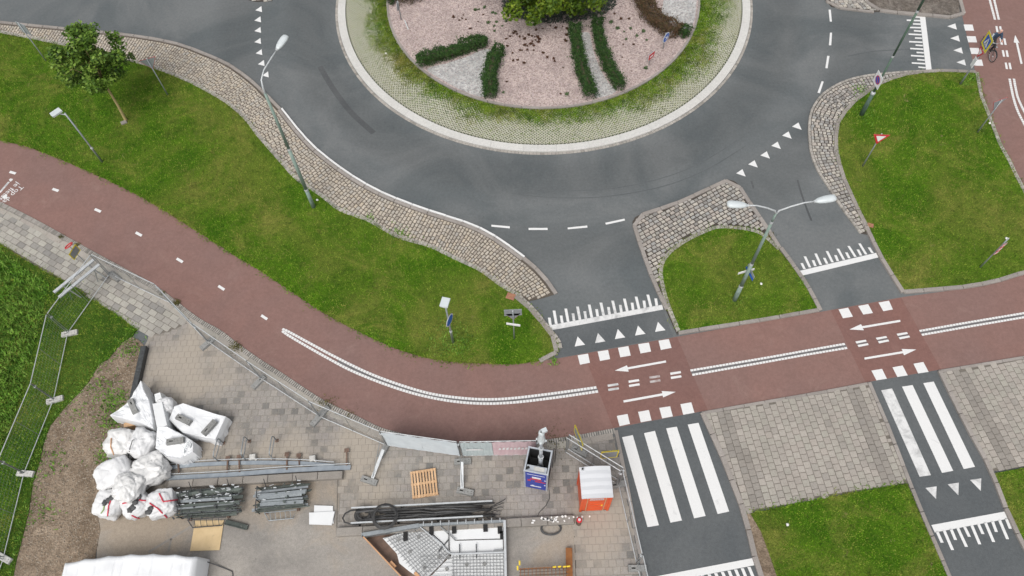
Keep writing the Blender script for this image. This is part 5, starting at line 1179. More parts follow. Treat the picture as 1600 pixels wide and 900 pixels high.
def perf_block(L, W, H, holes, xs, ys):
    m = MB(); X = [-L / 2] + sorted(xs) + [L / 2]; Y = [-W / 2] + sorted(ys) + [W / 2]; nx, ny = len(X) - 1, len(Y) - 1
    hole = lambda i, j: any(x0 < (X[i] + X[i + 1]) / 2 < x1 and y0 < (Y[j] + Y[j + 1]) / 2 < y1 for x0, x1, y0, y1 in holes)
    for i in range(nx):
        for j in range(ny):
            z = H if not hole(i, j) else H * .25; m.add([(X[i], Y[j], z), (X[i + 1], Y[j], z), (X[i + 1], Y[j + 1], z), (X[i], Y[j + 1], z)], [(0, 1, 2, 3)])
            if hole(i, j):
                for (ax, ay, bx, by, ni, nj) in ((X[i], Y[j], X[i + 1], Y[j], i, j - 1), (X[i + 1], Y[j], X[i + 1], Y[j + 1], i + 1, j), (X[i + 1], Y[j + 1], X[i], Y[j + 1], i, j + 1), (X[i], Y[j + 1], X[i], Y[j], i - 1, j)):
                    if not hole(ni, nj): m.add([(ax, ay, z), (bx, by, z), (bx, by, H), (ax, ay, H)], [(0, 1, 2, 3)])
    w = .015
    c0 = [(-L / 2, -W / 2), (L / 2, -W / 2), (L / 2, W / 2), (-L / 2, W / 2)]; c1 = [(a * (1 + 2 * w / L), b * (1 + 2 * w / W)) for a, b in c0]
    for k in range(4): m.add([(*c1[k], 0), (*c1[(k + 1) % 4], 0), (*c0[(k + 1) % 4], H), (*c0[k], H)], [(0, 1, 2, 3)])
    return m
HOLES = [(-.24, -.08, -.03, .03), (-.31, -.28, -.06, -.03), (-.31, -.28, .03, .06), (-.03, 0., -.06, -.03), (-.03, 0., .03, .06), (.10, .13, -.015, .015), (.25, .28, -.06, -.03), (.25, .28, .03, .06)]
_xs = sorted({v for a in HOLES for v in a[:2]}); _ys = sorted({v for a in HOLES for v in a[2:]})
def foot(label, px, ang_to, m='block_grey', z=.04, name='ballast_block', dz=0.):
    if m not in foot_me: foot_me[m] = perf_block(.72, .235, .14, HOLES, _xs, _ys).mesh('ballast_block', m)
    o = put(name, foot_me[m], None, U(*px, z + dz + .07) - Vector((0, 0, .07)), _ang(px, ang_to))
    f = MB(); f.box((0, 0, .018), (.66, .18, .02)); f.obj('slot_floor', 'hole_dark', o)
    f = MB(); f.box((-.16, 0, .055), (.155, .054, .03)); f.obj('slot', 'hole_dark', o)
    return tag(o, label, 'fence foot', 'perforated fence feet')
FT = 'perforated fence foot block '
foot('pale ' + FT + 'in the grass nearest the fence corner', (109, 521), (124, 518), 'block_pale')
foot('pale ' + FT + 'in the grass, second from the fence corner', (86, 625), (100, 621), 'block_pale')
foot('pale ' + FT + 'in the grass, third from the fence corner', (40, 740), (54, 741), 'block_pale')
foot('pale ' + FT + 'in the grass at the bottom left', (6, 872), (17, 878), 'block_pale')
foot('grey ' + FT + 'at the fence corner on the left pavement', (179, 432), (171, 426))
foot('grey ' + FT + 'second along the cycle path fence', (324, 537), (312, 547))
foot('grey ' + FT + 'third along the cycle path fence', (404, 597), (395, 606))
foot('grey ' + FT + 'inner half of the crossed pair left of the banner', (496, 655), (488, 664))
foot('grey ' + FT + 'outer half of the crossed pair left of the banner', (504, 645), (513, 636))
foot('grey ' + FT + 'under the left end of the white banner', (600, 703), (604, 696))
foot('grey ' + FT + 'holding the brace left of the wooden pallet', (577, 751), (592, 756))
foot('grey ' + FT + 'under the joint between the two banners', (723, 721), (738, 720))
foot('grey ' + FT + 'holding the brace right of the wooden pallet', (727, 768), (741, 771))
foot('grey ' + FT + 'behind the toilet carrying the yellow edged sign', (905, 705), (920, 713))
foot('grey ' + FT + 'right of the portable toilet', (966, 757), (982, 754))
foot('grey ' + FT + 'at the bottom of the fence by the zebra crossing', (996, 888), (1010, 888))
for a, b, t in (((602, 708), (582, 747), 'left'), ((723, 727), (722, 763), 'right')):
    A = U(*b, .2); B = U(*a, .2); d = (B - A); m = MB(); m.beam(A, B + Vector((0, 0, .5)), .13, .04); o = m.obj('fence_brace', 'galv_light'); tag(o, f'flat galvanised fence brace to the {t} of the wooden pallet', 'brace')
    m = MB(); A2 = U(*b, .2); T = U(*(a[0] - 1, a[1] - 16), .5) + Vector((0, 0, .9)); m.tube([A2, B + Vector((0, 0, 1.4))], .014, 6); m.obj('strut', 'galv', o)
# steel trestle leaning at the fence corner
e = thing('steel_trestle', 'pale steel trestle of two long beams across the fence corner', 'trestle', U(120, 440))
c = U(120, 440)
for a, b, z in (((84, 457), (146, 406), 1.45), ((92, 464.5), (155, 413), 1.38)):
    m = MB(); A, B = U(*a, z) - c, U(*b, z) - c; m.beam(A, B, .15, .05); m.beam(A - Vector((0, 0, .06)), B - Vector((0, 0, .06)), .04, .08); m.obj('beam', 'galv_light', e)
for a, b in (((138, 414), (167, 436)), ((97, 446), (127, 465))):
    m = MB(); m.tube([U(*a, 1.5) - c, U(*b, .04) - c], .03, 8); m.obj('leg', 'galv_light', e)
    m = MB(); m.tube([U(a[0] + 9, a[1] + 6, 1.4) - c, U(b[0] - 14, b[1] + 4, .04) - c], .02, 6); m.obj('leg', 'galv', e)

# ---- temporary signs
def temp_sign(label, base, z, d, face, w, h, col='sign_yellow', back='sign_back', round_=None):
    bb = U(*base, .04); S = thing('temporary_sign', label, 'sign', bb); m = MB(); m.tube([(0, 0, 0), (0, 0, z + h / 2 - .02)], .02, 6); m.obj('pole', 'galv', S)
    n = Vector((-d.y, d.x, 0)); n = n if n.dot(Vector((*face, 0))) > 0 else -n
    m = MB(); m.ext([(-w / 2, -h / 2), (w / 2, -h / 2), (w / 2, h / 2), (-w / 2, h / 2)], Vector((0, 0, z)) + n * .03, d, (0, 0, 1), n * .02); p = m.obj('board', back, S)
    for x0, y0, x1, y1 in ((-w / 2, -h / 2, w / 2, -h / 2 + .04), (-w / 2, h / 2 - .04, w / 2, h / 2), (-w / 2, -h / 2 + .04, -w / 2 + .04, h / 2 - .04), (w / 2 - .04, -h / 2 + .04, w / 2, h / 2 - .04)):
        m = MB(); m.ext([(x0, y0), (x1, y0), (x1, y1), (x0, y1)], Vector((0, 0, z)) + n * .022, d, (0, 0, 1), n * .036); m.obj('edge', col, p)
    return S, n
S, n = temp_sign('yellow edged board sign with red ring sign on the left pavement', (134, 411), 1.0, hdir((110, 404), (120.5, 387)), (-1, .2), .62, .5)
m = MB(); m.ring((0, 0, 1.62), .2, .03, (-.4, .3, .8), 24, 6); m.obj('red_ring', 'sign_red', S); m = MB(); m.tube([(0, 0, 1.2), (0, 0, 1.5)], .018, 6); m.obj('pole', 'galv', S)
temp_sign('yellow edged board seen from behind above the portable toilet', (947, 726), 1.55, hdir((946, 708), (967, 706)), (-.1, -1), .72, .85)
S, n = temp_sign('yellow edged sign with red and white back standing on a fence foot', (902, 704), 1.75, hdir((902, 668), (910, 688)), (-1, 0), .9, .75)
for k in range(3):
    m = MB(); m.ext([(-.3 + .2 * k, -.27), (-.2 + .2 * k, -.27), (-.1 + .2 * k, .27), (-.2 + .2 * k, .27)], Vector((0, 0, 1.75)) + n * .012, hdir((902, 668), (910, 688)), (0, 0, 1), n * .016); m.obj('red_stripe', 'sign_red', S)

# ---- pallet
pc = U(663, 755.5, .07); e = thing('wooden_pallet', 'pale wooden pallet lying on the paving slabs below the banner', 'pallet', Vector((pc.x, pc.y, .04)), _ang((645, 775), (683, 769)) )
for i in range(9):
    m = MB(); m.box((-.5 + .125 * i, 0, .134), (.075, 1.12, .022)); m.obj('deck_board', 'pine', e)
for y in (-.525, 0, .525):
    m = MB(); m.box((0, y, .109), (1.1, .1, .022)); m.obj('stringer_board', 'pine', e)
    for x in (-.48, 0, .48): m = MB(); m.box((x, y, .06), (.13, .1, .075)); m.obj('block', 'pine', e)
    m = MB(); m.box((0, y, .011), (1.1, .1, .02)); m.obj('bottom_board', 'pine', e)

# ---- camera mast box
bb = U(841, 720.5, 2.33) * Vector((1, 1, 0)) + Vector((0, 0, .04)); rz = _ang((821, 739), (857, 746)); e = thing('camera_mast_trailer', 'blue fronted open box with grey camera mast below the banner', 'camera mast', bb, rz)
W, D, Hh = .93, .97, 2.3
for nm, c, s, mm in (('front_panel', (0, -D / 2, Hh / 2), (W - .06, .04, Hh - .06), 'blue_print'), ('back_panel', (0, D / 2, Hh / 2), (W - .06, .04, Hh - .06), 'inside_black'), ('side_panel', (-W / 2, 0, Hh / 2), (.04, D - .06, Hh - .06), 'inside_black'), ('side_panel', (W / 2, 0, Hh / 2), (.04, D - .06, Hh - .06), 'inside_black'), ('floor', (0, 0, 1.2), (W - .1, D - .1, .04), 'inside_black')):
    m = MB(); m.box(c, s); m.obj(nm, mm, e)
for x in (-W / 2, W / 2):
    for y in (-D / 2, D / 2): m = MB(); m.box((x, y, Hh / 2 + .02), (.07, .07, Hh + .05)); m.obj('corner_post', 'frame_silver', e)
for c, s in (((0, -D / 2, Hh + .025), (W - .07, .06, .05)), ((0, D / 2, Hh + .025), (W - .07, .06, .05)), ((-W / 2, 0, Hh + .025), (.06, D - .07, .05)), ((W / 2, 0, Hh + .025), (.06, D - .07, .05))): m = MB(); m.box(c, s); m.obj('rim', 'frame_silver', e)
m = MB(); m.box((0, -D / 2 + .16, Hh - .04), (W - .12, .24, .03)); m.obj('equipment_tray', 'frame_silver', e)
m = MB(); m.box((.1, -D / 2 + .16, Hh - .01), (.42, .16, .03)); m.obj('control_box', 'block_pale', e)
m = MB(); m.box((-.36, -D / 2 + .15, Hh - .015), (.14, .1, .03), .5); m.obj('tray_opening', 'hole_dark', e)
for c, s, mm in (((.02, -D / 2 - .022, 1.62), (.36, .008, .2), 'sign_white'), ((.0, -D / 2 - .0225, 1.40), (.46, .007, .18), 'sign_red'), ((.18, -D / 2 - .0225, 1.12), (.44, .007, .12), 'sign_red'), ((-.28, -D / 2 - .0225, 1.15), (.13, .007, .22), 'sign_red'), ((.0, -D / 2 - .0225, .38), (.46, .007, .1), 'sign_white'), ((-.12, -D / 2 - .023, .42), (.1, .007, .18), 'sign_white'), ((.38, -D / 2 - .0225, .75), (.06, .007, .1), 'sign_white'), ((.38, -D / 2 - .0225, 1.45), (.06, .007, .1), 'sign_white'), ((0, -D / 2 - .0225, 2.0), (.72, .007, .04), 'sign_white')):
    m = MB(); m.box(c, s); m.obj('print', mm, e)
mx, my = .08, .12
m = MB(); m.tube([(mx, my, .12), (mx, my, 2.5)], .09, 10); m.tube([(mx, my, 2.5), (mx, my, 3.6)], .075, 10); m.tube([(mx, my, 3.6), (mx, my, 4.6)], .06, 10); mo = m.obj('mast', 'frame_silver', e, True)
for z, r in ((1.3, .12), (2.5, .115), (3.6, .10)): m = MB(); m.lathe([(r, z - .05), (r * 1.05, z), (r, z + .05)], (mx, my, 0), 10); m.obj('mast_collar', 'galv_light', e)
m = MB(); m.lathe([(.05, 4.3), (.12, 4.4), (.16, 4.6), (.15, 4.85), (.10, 5.1), (.12, 5.4), (.09, 5.55)], (mx, my, 0), 12); m.obj('camera_head', 'lamp_white', e, True)
m = MB(); m.box((mx + .09, my + .02, 5.65), (.2, .15, .15), .6); m.obj('camera', 'lamp_white', e); m = MB(); m.box((mx + .0, my - .02, 5.56), (.07, .07, .06)); m.obj('lens', 'hole_dark', e)
for z, rr in ((4.72, .0), (4.8, 1.6)):
    for s_ in (-1, 1): m = MB(); m.box((mx + s_ * .17 * math.cos(rr), my + s_ * .17 * math.sin(rr), z - .12), (.07, .07, .05)); m.obj('sensor', 'lamp_white', e)
for x, y in ((W / 2 + .07, D / 2 + .05), (W / 2 + .13, D / 2 + .3)): m = MB(); m.tube([(x, y, 0), (x, y, 2.6)], .02, 6); m.obj('support_pole', 'steel_dark', e)
m = MB(); m.tube([U(858, 765, .05), U(859, 778, .05), U(853, 790, .05), U(843, 800, .05), U(840, 806, .05)], .014, 6); tag(m.obj('cable', 'rubber'), 'thin black cable trailing from the camera mast box to the concrete edge', 'cable')
# ---- portable toilet
bb = U(925.5, 776, .04); rz = _ang((909, 789), (952, 787)) ; e = thing('portable_toilet', 'orange portable toilet with white roof beside the zebra crossing', 'portable toilet', bb, rz)
W = 1.12
for nm, c, s in (('side_wall', (-W / 2, 0, 1.1), (.05, W - .1, 2.1)), ('side_wall', (W / 2, 0, 1.1), (.05, W - .1, 2.1)), ('back_wall', (0, W / 2, 1.1), (W - .1, .05, 2.1)), ('front_wall', (0, -W / 2, 1.1), (W - .1, .04, 2.1))): m = MB(); m.box(c, s); m.obj(nm, 'toilet_orange', e)
for x in (-W / 2, W / 2):
    for y in (-W / 2, W / 2): m = MB(); m.bbox((x, y, 1.07), (.1, .1, 2.14), 0, .01); m.obj('corner_post', 'toilet_orange', e)
m = MB(); m.box((0, -W / 2 - .03, 1.05), (.66, .03, 1.9)); d_ = m.obj('door', 'toilet_orange', e)
for x in (-.36, .36): m = MB(); m.box((x, -W / 2 - .035, 1.05), (.025, .03, 1.95)); m.obj('door_trim', 'pine', d_)
m = MB(); m.box((.25, -W / 2 - .055, 1.0), (.06, .03, .14)); m.obj('handle', 'cap_yellow', d_)
for k in range(4): m = MB(); m.box((0, -W / 2 - .05, .35 + .38 * k), (.5, .014, .05)); m.obj('door_rib', 'toilet_orange', d_)
m = MB(); m.box((0, -W / 2 - .052, 1.93), (.55, .016, .2)); p = m.obj('sign_plate', 'block_pale', e)
m = MB()
for k in range(7): m.box((-.2 + .066 * k, -W / 2 - .062, 1.93 + .01 * (k % 2)), (.04, .006, .07))
m.obj('lettering', 'strap_red', p)
m = MB(); nx = 10; R = []; Wr = 1.24
for j in range(9):
    y = -Wr / 2 + Wr * j / 8
    for i in range(nx + 1): x = -Wr / 2 + Wr * i / nx; R.append((x, y, 2.2 + .16 * (1 - (2 * x / Wr) ** 2) * .6 + (.0 if j % 2 else .018)))
fs = [(j * (nx + 1) + i, j * (nx + 1) + i + 1, (j + 1) * (nx + 1) + i + 1, (j + 1) * (nx + 1) + i) for j in range(8) for i in range(nx)]
m.add(R, fs); m.box((0, 0, 2.17), (Wr - .004, Wr - .004, .05)); m.obj('roof', 'toilet_roof', e)
m = MB(); m.tube([(-.5, .5, 2.15), (-.5, .5, 2.42)], .055, 10); v_ = m.obj('vent_pipe', 'toilet_roof', e); m = MB(); m.tube([(-.5, .5, 2.4), (-.5, .5, 2.425)], .045, 10); m.obj('vent_opening', 'hole_dark', v_)
m = MB(); m.box((0, 0, .05), (1.16, 1.16, .1)); m.obj('base', 'steel_dark', e)

# ---- heap of white sacks and wrapped material
def sack(label, px, z, s, h, seed, m='fabric_white', z0=.03, p=.62, amp=.16, crease=.16, straps=(), cat='big bag', group=None, neck=False, rz=None):
    c = U(*px, z); o = blob(seed, 52, 34, s[0] / 2, s[1] / 2, h / 2, p, amp, 1.9, 0., crease * .6).obj('big_bag', m, None, True)
    o.location = (c.x, c.y, z0); o.rotation_euler = (0, 0, seed if rz is None else rz); tag(o, label, cat, 'white bags of the heap')
    from mathutils.bvhtree import BVHTree
    Mw = Matrix.Translation(o.location) @ Matrix.Rotation(o.rotation_euler.z, 4, 'Z'); Mi = Mw.inverted()
    bv = BVHTree.FromPolygons([Mw @ v.co for v in o.data.vertices], [tuple(p.vertices) for p in o.data.polygons])
    def on(a):
        t = U(*a, 0.); d = (t - Vector((0, 0, CAM_H))).normalized(); hit = bv.ray_cast(Vector((0, 0, CAM_H)), d)
        return Mi @ (hit[0] + hit[1] * .02) if hit[0] else None
    for k, (col, pts) in enumerate(straps):
        path = []
        for (a, _), (b, _) in zip(pts[:-1], pts[1:]):
            for f in (0, .25, .5, .75): path.append((a[0] + (b[0] - a[0]) * f, a[1] + (b[1] - a[1]) * f))
        q = [x for x in (on(a) for a in path + [pts[-1][0]]) if x is not None]
        if len(q) > 1: mm = MB(); mm.tube(q, .028, 5); mm.obj('strap', col, o)
    for a in (neck or ()):
        x = on(a)
        if x is not None: mm = blob(seed + a[0], 10, 6, .13, .11, .05, .9, .5); t = mm.obj('dark_opening', 'rubber_grey', o, True); t.location = x - Vector((0, 0, .05))
    return o
sack('white bag with dark opening at the left end of the lowest row', (172, 788), .5, (1.12, 1.1), .98, 1.3, straps=(('strap_red', [((176, 776), 1.02), ((170, 790), 1.03), ((168, 806), .7)]), ('strap_red', [((176, 777), 1.02), ((188, 781), .98), ((196, 783), .7)]), ('strap_green', [((165, 783), 1.04), ((162, 797), .98), ((158, 802), .8)])), neck=((163, 786), (175, 778), (170, 782)))
sack('white bag with red straps in the middle of the lowest row', (213, 789), .5, (1.05, 1.1), .98, 2.2, straps=(('strap_red', [((192, 787), .75), ((205, 784), 1.02), ((214, 781), 1.04), ((232, 783), .85)]), ('strap_red', [((206, 805), .6), ((212, 808), .45), ((219, 810), .3)])), neck=((211, 786), (208, 793), (203, 797), (217, 776)))
sack('white bag with crossed red straps at the right end of the lowest row', (253, 788), .5, (1.15, 1.15), 1.0, 3.4, straps=(('strap_red', [((249, 771), .9), ((255, 784), 1.05), ((277, 781), .75)]), ('strap_red', [((234, 786), .9), ((245, 793), 1.03), ((261, 808), .45)])), neck=((236, 795), (232, 800)))
sack('plain white bag at the left in the second row of the heap', (181, 742), .55, (1.45, 1.2), 1.15, .4, p=.5, amp=.12, rz=.5)
sack('crumpled white bag at the right in the second row beside the steel profiles', (236, 736), .5, (1.5, 1.25), 1.1, 5.2, m='foil_clear', amp=.2, crease=.3, rz=.4)
sack('translucent white bag lying on top between the two lower rows', (200, 763), 1.0, (1.2, 1.15), .85, 6.1, m='foil_clear', amp=.2, crease=.25, z0=.55)
sack('translucent bag with orange stripe at the left edge of the heap', (192, 694), .5, (1.25, 1.3), 1.1, 7.7, m='foil_clear', straps=(('timber_orange', [((174, 685), .85), ((173, 698), .8), ((178, 710), .55)]),))
sack('white bag in the middle of the heap beside the bent steel bar', (225, 694), .55, (1.15, 1.25), 1.15, 8.9, crease=.25)
sack('small white bag at the back between the sheeted stacks', (261, 637), .45, (.75, .8), .9, 9.6, amp=.1)
def sheet_over(name, label, px, z, m='tarp_white', seed=0., thick=.0, cat='sheeting', sag=.18, zlist=None):
    """a stack under loose plastic: outline px (top edge at z), skirts down to the ground"""
    P = [U(a, b, (zlist[i] if zlist else z)) for i, (a, b) in enumerate(px)]; c = sum(P, Vector()) / len(P); base = Vector((c.x, c.y, .04)); n = len(P)
    fine = []
    for i in range(n):
        for k in range(9): fine.append(P[i].lerp(P[(i + 1) % n], k / 9))
    rings = [[c.lerp(p, f) + Vector((0, 0, (sag * mnoise.noise(c.lerp(p, f) * 1.7 + Vector((seed, 0, 0))) + sag * .55 * abs(mnoise.noise(c.lerp(p, f) * 3.9 + Vector((0, seed, 0))))) * (1.0 if f < .99 else .5))) for p in fine] for f in (.02, .18, .34, .5, .66, .8, .9, .96, 1.0)]
    skirt = [p + (p - c).normalized() * .06 + Vector((0, 0, -.4 * p.z + .08 * mnoise.noise(p * 5))) for p in rings[-1]]; foot_ = [Vector((p.x, p.y, .05)) + ((p - c) * Vector((1, 1, 0))).normalized() * random.uniform(.0, .1) for p in fine]
    rings += [skirt, foot_]; vs = [p - base for r in rings for p in r]; N = len(fine); fs = [tuple(range(N))]
    for j in range(len(rings) - 1):
        for i in range(N): fs.append((j * N + i, (j + 1) * N + i, (j + 1) * N + (i + 1) % N, j * N + (i + 1) % N))
    mb = MB(); mb.add(vs, fs); o = mb.obj(name, m); o.location = base; return tag(o, label, cat)
sheet_over('sheeted_stack', 'white sheeted stack with pointed corners at the back of the heap', [(220, 595), (228, 615), (235, 632), (240, 652), (240, 670), (222, 662), (197, 655), (172, 649), (195, 632), (206, 620)], .95, seed=1.)
o = MB(); o.box((0, 0, 0), (.8, .2, .05), .15); q = o.obj('timber_board', 'pine'); q.location = U(208, 662, .5); tag(q, 'short timber board sticking out under the pointed white sheeting', 'board'); o = MB(); o.box((0, 0, -.24), (.6, .15, .44), .15); o.obj('support_block', 'pine', q)
sheet_over('foam_block', 'tall narrow white foam block between the two sheeted stacks', [(238, 631), (253, 628), (261, 664), (246, 672)], 1.0, 'foam_white', 2., sag=.02, cat='foam block')
sheet_over('foam_block', 'small white foam block with torn corner behind the narrow one', [(241, 616), (250, 613), (253, 622), (243, 628)], .8, 'foam_white', 3., sag=.05, cat='foam block')
sheet_over('sheeted_stack', 'wide white sheeted stack weighed down by two fence feet', [(273, 635), (286, 630), (334, 646), (353, 651), (336, 687), (286, 676), (264, 655)], .75, seed=4., sag=.08)
sheet_over('sheeted_stack', 'white sheeted stack in front weighed down by one fence foot', [(246, 668), (262, 667), (286, 680), (301, 690), (301, 706), (281, 716), (260, 713), (243, 700)], .95, seed=5.)
sheet_over('white_tarp', 'white wrapped sheet bundle leaning at the right end of the heap', [(285, 682), (297, 690), (301, 706), (291, 718), (279, 706)], .55, 'tarp_white', 6., sag=.1)
for px, to, z, t in (((207.5, 635), (212, 646), 1.02, 'on the pointed white sheeting'), ((287, 655.5), (300, 662), .82, 'on the wide sheeted stack, left one'), ((327, 668), (337, 657), .82, 'on the wide sheeted stack, right one'), ((274, 689), (288, 687), 1.02, 'on the front white sheeting above the steel profiles')):
    foot('grey ' + FT + t, px, to, 'block_grey', z, 'ballast_block')
m = MB(); A = U(200, 717, .35); m.tube([A, U(203, 700, 1.2), U(207, 688, 1.35), U(210, 687, 1.35)], .02, 6); tag(m.obj('bent_steel_bar', 'steel_dark'), 'thin bent steel bar leaning on the white bags', 'bar')
m = MB(); m.tube([U(289, 716, .7), U(288, 702, 1.0), U(296, 688, 1.1), U(299, 694, .95), U(294, 712, .65), U(300, 722, .05)], .022, 6); tag(m.obj('bicycle_stand', 'galv'), 'bent steel bicycle stand leaning on the front sheeted stack', 'bicycle stand')
# ---- bicycle stands
for (a, b, t) in (((340, 684), (332, 713), 'nearest the wide sheeted stack'), ((381, 681), (376, 711), 'middle one of the three standing on the sand'), ((425, 680), (420, 710), 'rightmost one of the three standing on the sand')):
    z = .78; A, B = U(*a, z), U(*b, z); c = Vector((A.x, A.y, .04)); e = thing('bicycle_stand', f'galvanised steel bicycle stand {t}', 'bicycle stand', c, 0., 'bicycle stands on the site'); d = (B - A).normalized(); dn = Vector((0, 0, -1))
    m = MB(); m.tube([Vector((0, 0, 0)), Vector((0, 0, z - .17)), d * .05 + Vector((0, 0, z - .08)), d * .16 + Vector((0, 0, z - .04)), (B - A) - d * .16 + Vector((0, 0, z - .04)), (B - A) - d * .05 + Vector((0, 0, z - .08)), (B - A) + Vector((0, 0, z - .17)), (B - A)], .024, 8); m.obj('hoop', 'galv', e, True)
    m = MB(); m.tube([Vector((0, 0, .38)), (B - A) + Vector((0, 0, .38))], .02, 8); m.obj('cross_bar', 'galv', e)
    for p in (Vector((0, 0, .02)), (B - A) + Vector((0, 0, .02))): m = MB(); m.box(p, (.14, .14, .02)); m.obj('foot_plate', 'rust_dark', e)
# ---- steel balustrades lying on the ground
def balustrade(label, pts, posts, w=.17, z=.12):
    c = U(*pts[0]); e = thing('steel_balustrade', label, 'balustrade', c); L = cr(UL(pts, z), 6); m = MB()
    for a, b in zip(L[:-1], L[1:]): m.beam(Vector((*a, z)) - c, Vector((*b, z)) - c, w, .07)
    m.obj('rail', 'steel_blue', e); m = MB(); m.tube([Vector((a, b, z + .12)) + Vector((0, .14, 0)) - c for a, b in L], .02, 6); m.obj('edge_tube', 'galv_light', e)
    for a, b in posts:
        A, B = U(*a, z + .05) - c, U(*b, z + .06) - c; m = MB(); m.beam(A, B, .06, .05); p = m.obj('post', 'rust_dark', e); m = MB(); m.box(B, (.2, .18, .03)); m.obj('end_plate', 'rust_dark', p)
        m = MB(); m.box(B - Vector((0, 0, .1)), (.16, .14, .16)); m.obj('packing_block', 'block_pale', p)
    return e
k = lambda x, y: (260 + x / 5.333, 670 + y / 5.333)
balustrade('long straight blue grey steel balustrade lying on the site, nearest the concrete edge', [k(0, 412), k(500, 385), k(1000, 348), k(1535, 322)], [(k(105, 365), k(95, 262)), (k(505, 365), k(512, 245)), (k(610, 360), k(605, 235)), (k(1003, 340), k(1005, 212)), (k(1502, 305), k(1502, 180))], .2)
balustrade('long curved blue grey steel balustrade lying behind the straight one', [k(20, 325), k(250, 300), k(600, 285), k(900, 283), k(1150, 290), k(1400, 310)], [(k(1108, 300), k(1103, 222))], .17, .1)
for x, y, t in ((722, 238, 'left'), (1220, 250, 'right')):
    p = U(*k(x, y), .12); m = MB(); m.bbox((0, 0, .11), (.26, .24, .2), .1, .02); m.box((.14, -.1, .06), (.1, .1, .12), .8); o = m.obj('concrete_block', 'block_pale'); o.location = (p.x, p.y, .04); tag(o, f'pale concrete block under the curved balustrade, {t} one of two', 'block')
# ---- concrete edge beams, each stone its own piece
def edge_wall(name, label, a, b, w, h, L=1.0, m='edge_concrete'):
    A, B = U(*a, h), U(*b, h); e = thing(name, label, 'edge wall', Vector((A.x, A.y, 0))); d = B - A; n = int(d.length / L) or 1; A0 = Vector((A.x, A.y, 0))
    for i in range(n):
        s = MB(); p = d * ((i + .5) / n); p.z = h / 2; s.bbox(p + Vector((0, 0, random.uniform(-.008, .008))), (d.length / n - .015, w, h), math.atan2(d.y, d.x), .02); s.obj('edge_stone', m, e)
    return e
edge_wall('concrete_edge', 'low concrete stone edge beside the straight balustrade', (262, 756), (535, 741), .32, .3)
edge_wall('concrete_edge', 'low concrete stone edge below the black hoses with the red topped bollard', (525, 831), (897, 811), .34, .28)
m = MB()
for i in range(26): m.box((RNG.normal(0, .5), RNG.normal(0, .05), .0), (.05 + .08 * random.random(), .05 + .04 * random.random(), .012), random.random() * 3)
o = m.obj('mortar_crumbs', 'litter'); o.location = U(872, 811, .31); o.rotation_euler = (0, 0, _ang((525, 831), (897, 811))); stuff(o); o['label'] = 'white mortar crumbs on the concrete edge'
edge_wall('steel_edge_wall', 'dark retaining edge between bare soil and paving above the heap', (224, 540), (206, 622), .26, .35, 1.0, 'steel_dark')
e = thing('red_topped_bollard', 'short grey bollard with red top at the end of the concrete edge', 'bollard', U(904, 818, .02)); m = MB(); m.lathe([(.1, 0), (.11, .05), (.1, .5), (.09, .55)], n=12); m.obj('post', 'rust_dark', e, True); m = MB(); m.lathe([(.11, .55), (.12, .6), (.10, .68), (.03, .7)], n=12); m.obj('red_top', 'sign_red', e, True); m = MB(); m.lathe([(.06, .7), (.05, .715)], n=10); m.obj('white_cap', 'lamp_white', e)
# ---- bundles of scaffold parts
def bundle(label, px, length, width, rz, seed, light):
    c = U(*px, .4); e = thing('scaffold_bundle', label, 'scaffold parts', Vector((c.x, c.y, .02)), rz); r = random.Random(seed)
    for i in range(38):
        y = r.uniform(-.9, .85) * width / 2; z = .14 + r.uniform(.0, .42) * (1 - abs(y) / width); l = length * r.uniform(.75, 1.02); m = MB(); x = r.uniform(-.1, .1); t = r.uniform(-.03, .03); dz = r.uniform(-.03, .03)
        A, B = Vector((x - l / 2, y - t, z)), Vector((x + l / 2, y + t, z + dz))
        if i % 3 == 0: m.beam(A, B, r.uniform(.07, .15), .05)
        else: m.tube([A, B], r.uniform(.02, .034), 7)
        m.obj('bar', 'galv' if (i % light == 0) else 'steel_green', e)
    for y in (-.35, .2):
        m = MB(); m.tube([(-length * .42, y - .2, .1), (-length * .42, y - .2, .68), (-length * .42, y + .25, .68), (-length * .42, y + .25, .1)], .024, 7); m.obj('end_frame', 'steel_dark', e)
    for x in (-.3, .28): m = MB(); m.tube([(x * length, width * .3, .1), (x * length, width * .62, .75)], .018, 6); m.obj('upright', 'steel_dark', e); m = MB(); m.box((x * length, 0, .06), (.1, width, .1)); m.obj('bearer', 'rust_dark', e)
    m = MB(); y = -width * .52
    for s in ((-.3, .3), ): m.tube([(-length * .3, y, .35), (length * .28, y, .35), (length * .2, y - .28, .12), (-length * .24, y - .28, .12), (-length * .3, y, .35)], .022, 6)
    for i in range(5): m.tube([(-length * .2 + i * length * .09, y, .35), (-length * .2 + i * length * .09, y - .28, .12)], .014, 5)
    fit = MB()
    for i in range(90 if light > 5 else 22): fit.box((r.uniform(-.5, .5) * length, r.uniform(-.5, .45) * width, r.uniform(.3, .62)), (r.uniform(.03, .14), r.uniform(.03, .07), .04), r.uniform(0, 3))
    stuff(fit.obj('couplers', 'steel_dark' if light > 5 else 'steel_green', e)); fit = MB()
    for i in range(46 if light > 5 else 12): fit.box((r.uniform(-.48, .45) * length, r.uniform(-.1, .5) * width, r.uniform(.5, .64)), (r.uniform(.04, .2), r.uniform(.02, .05), .03), r.uniform(-.3, .3))
    stuff(fit.obj('pale_couplers', 'galv_light', e))
    m.obj('ladder_frame', 'galv' if light < 5 else 'steel_dark', e)
    return e
bundle('dark bundle of steel scaffold parts right of the red strapped bags', (327, 784), 2.75, 1.3, .03, 4, 9)
bundle('grey green bundle of steel scaffold parts left of the foam boards', (440, 776), 2.3, 1.15, .05, 8, 3)
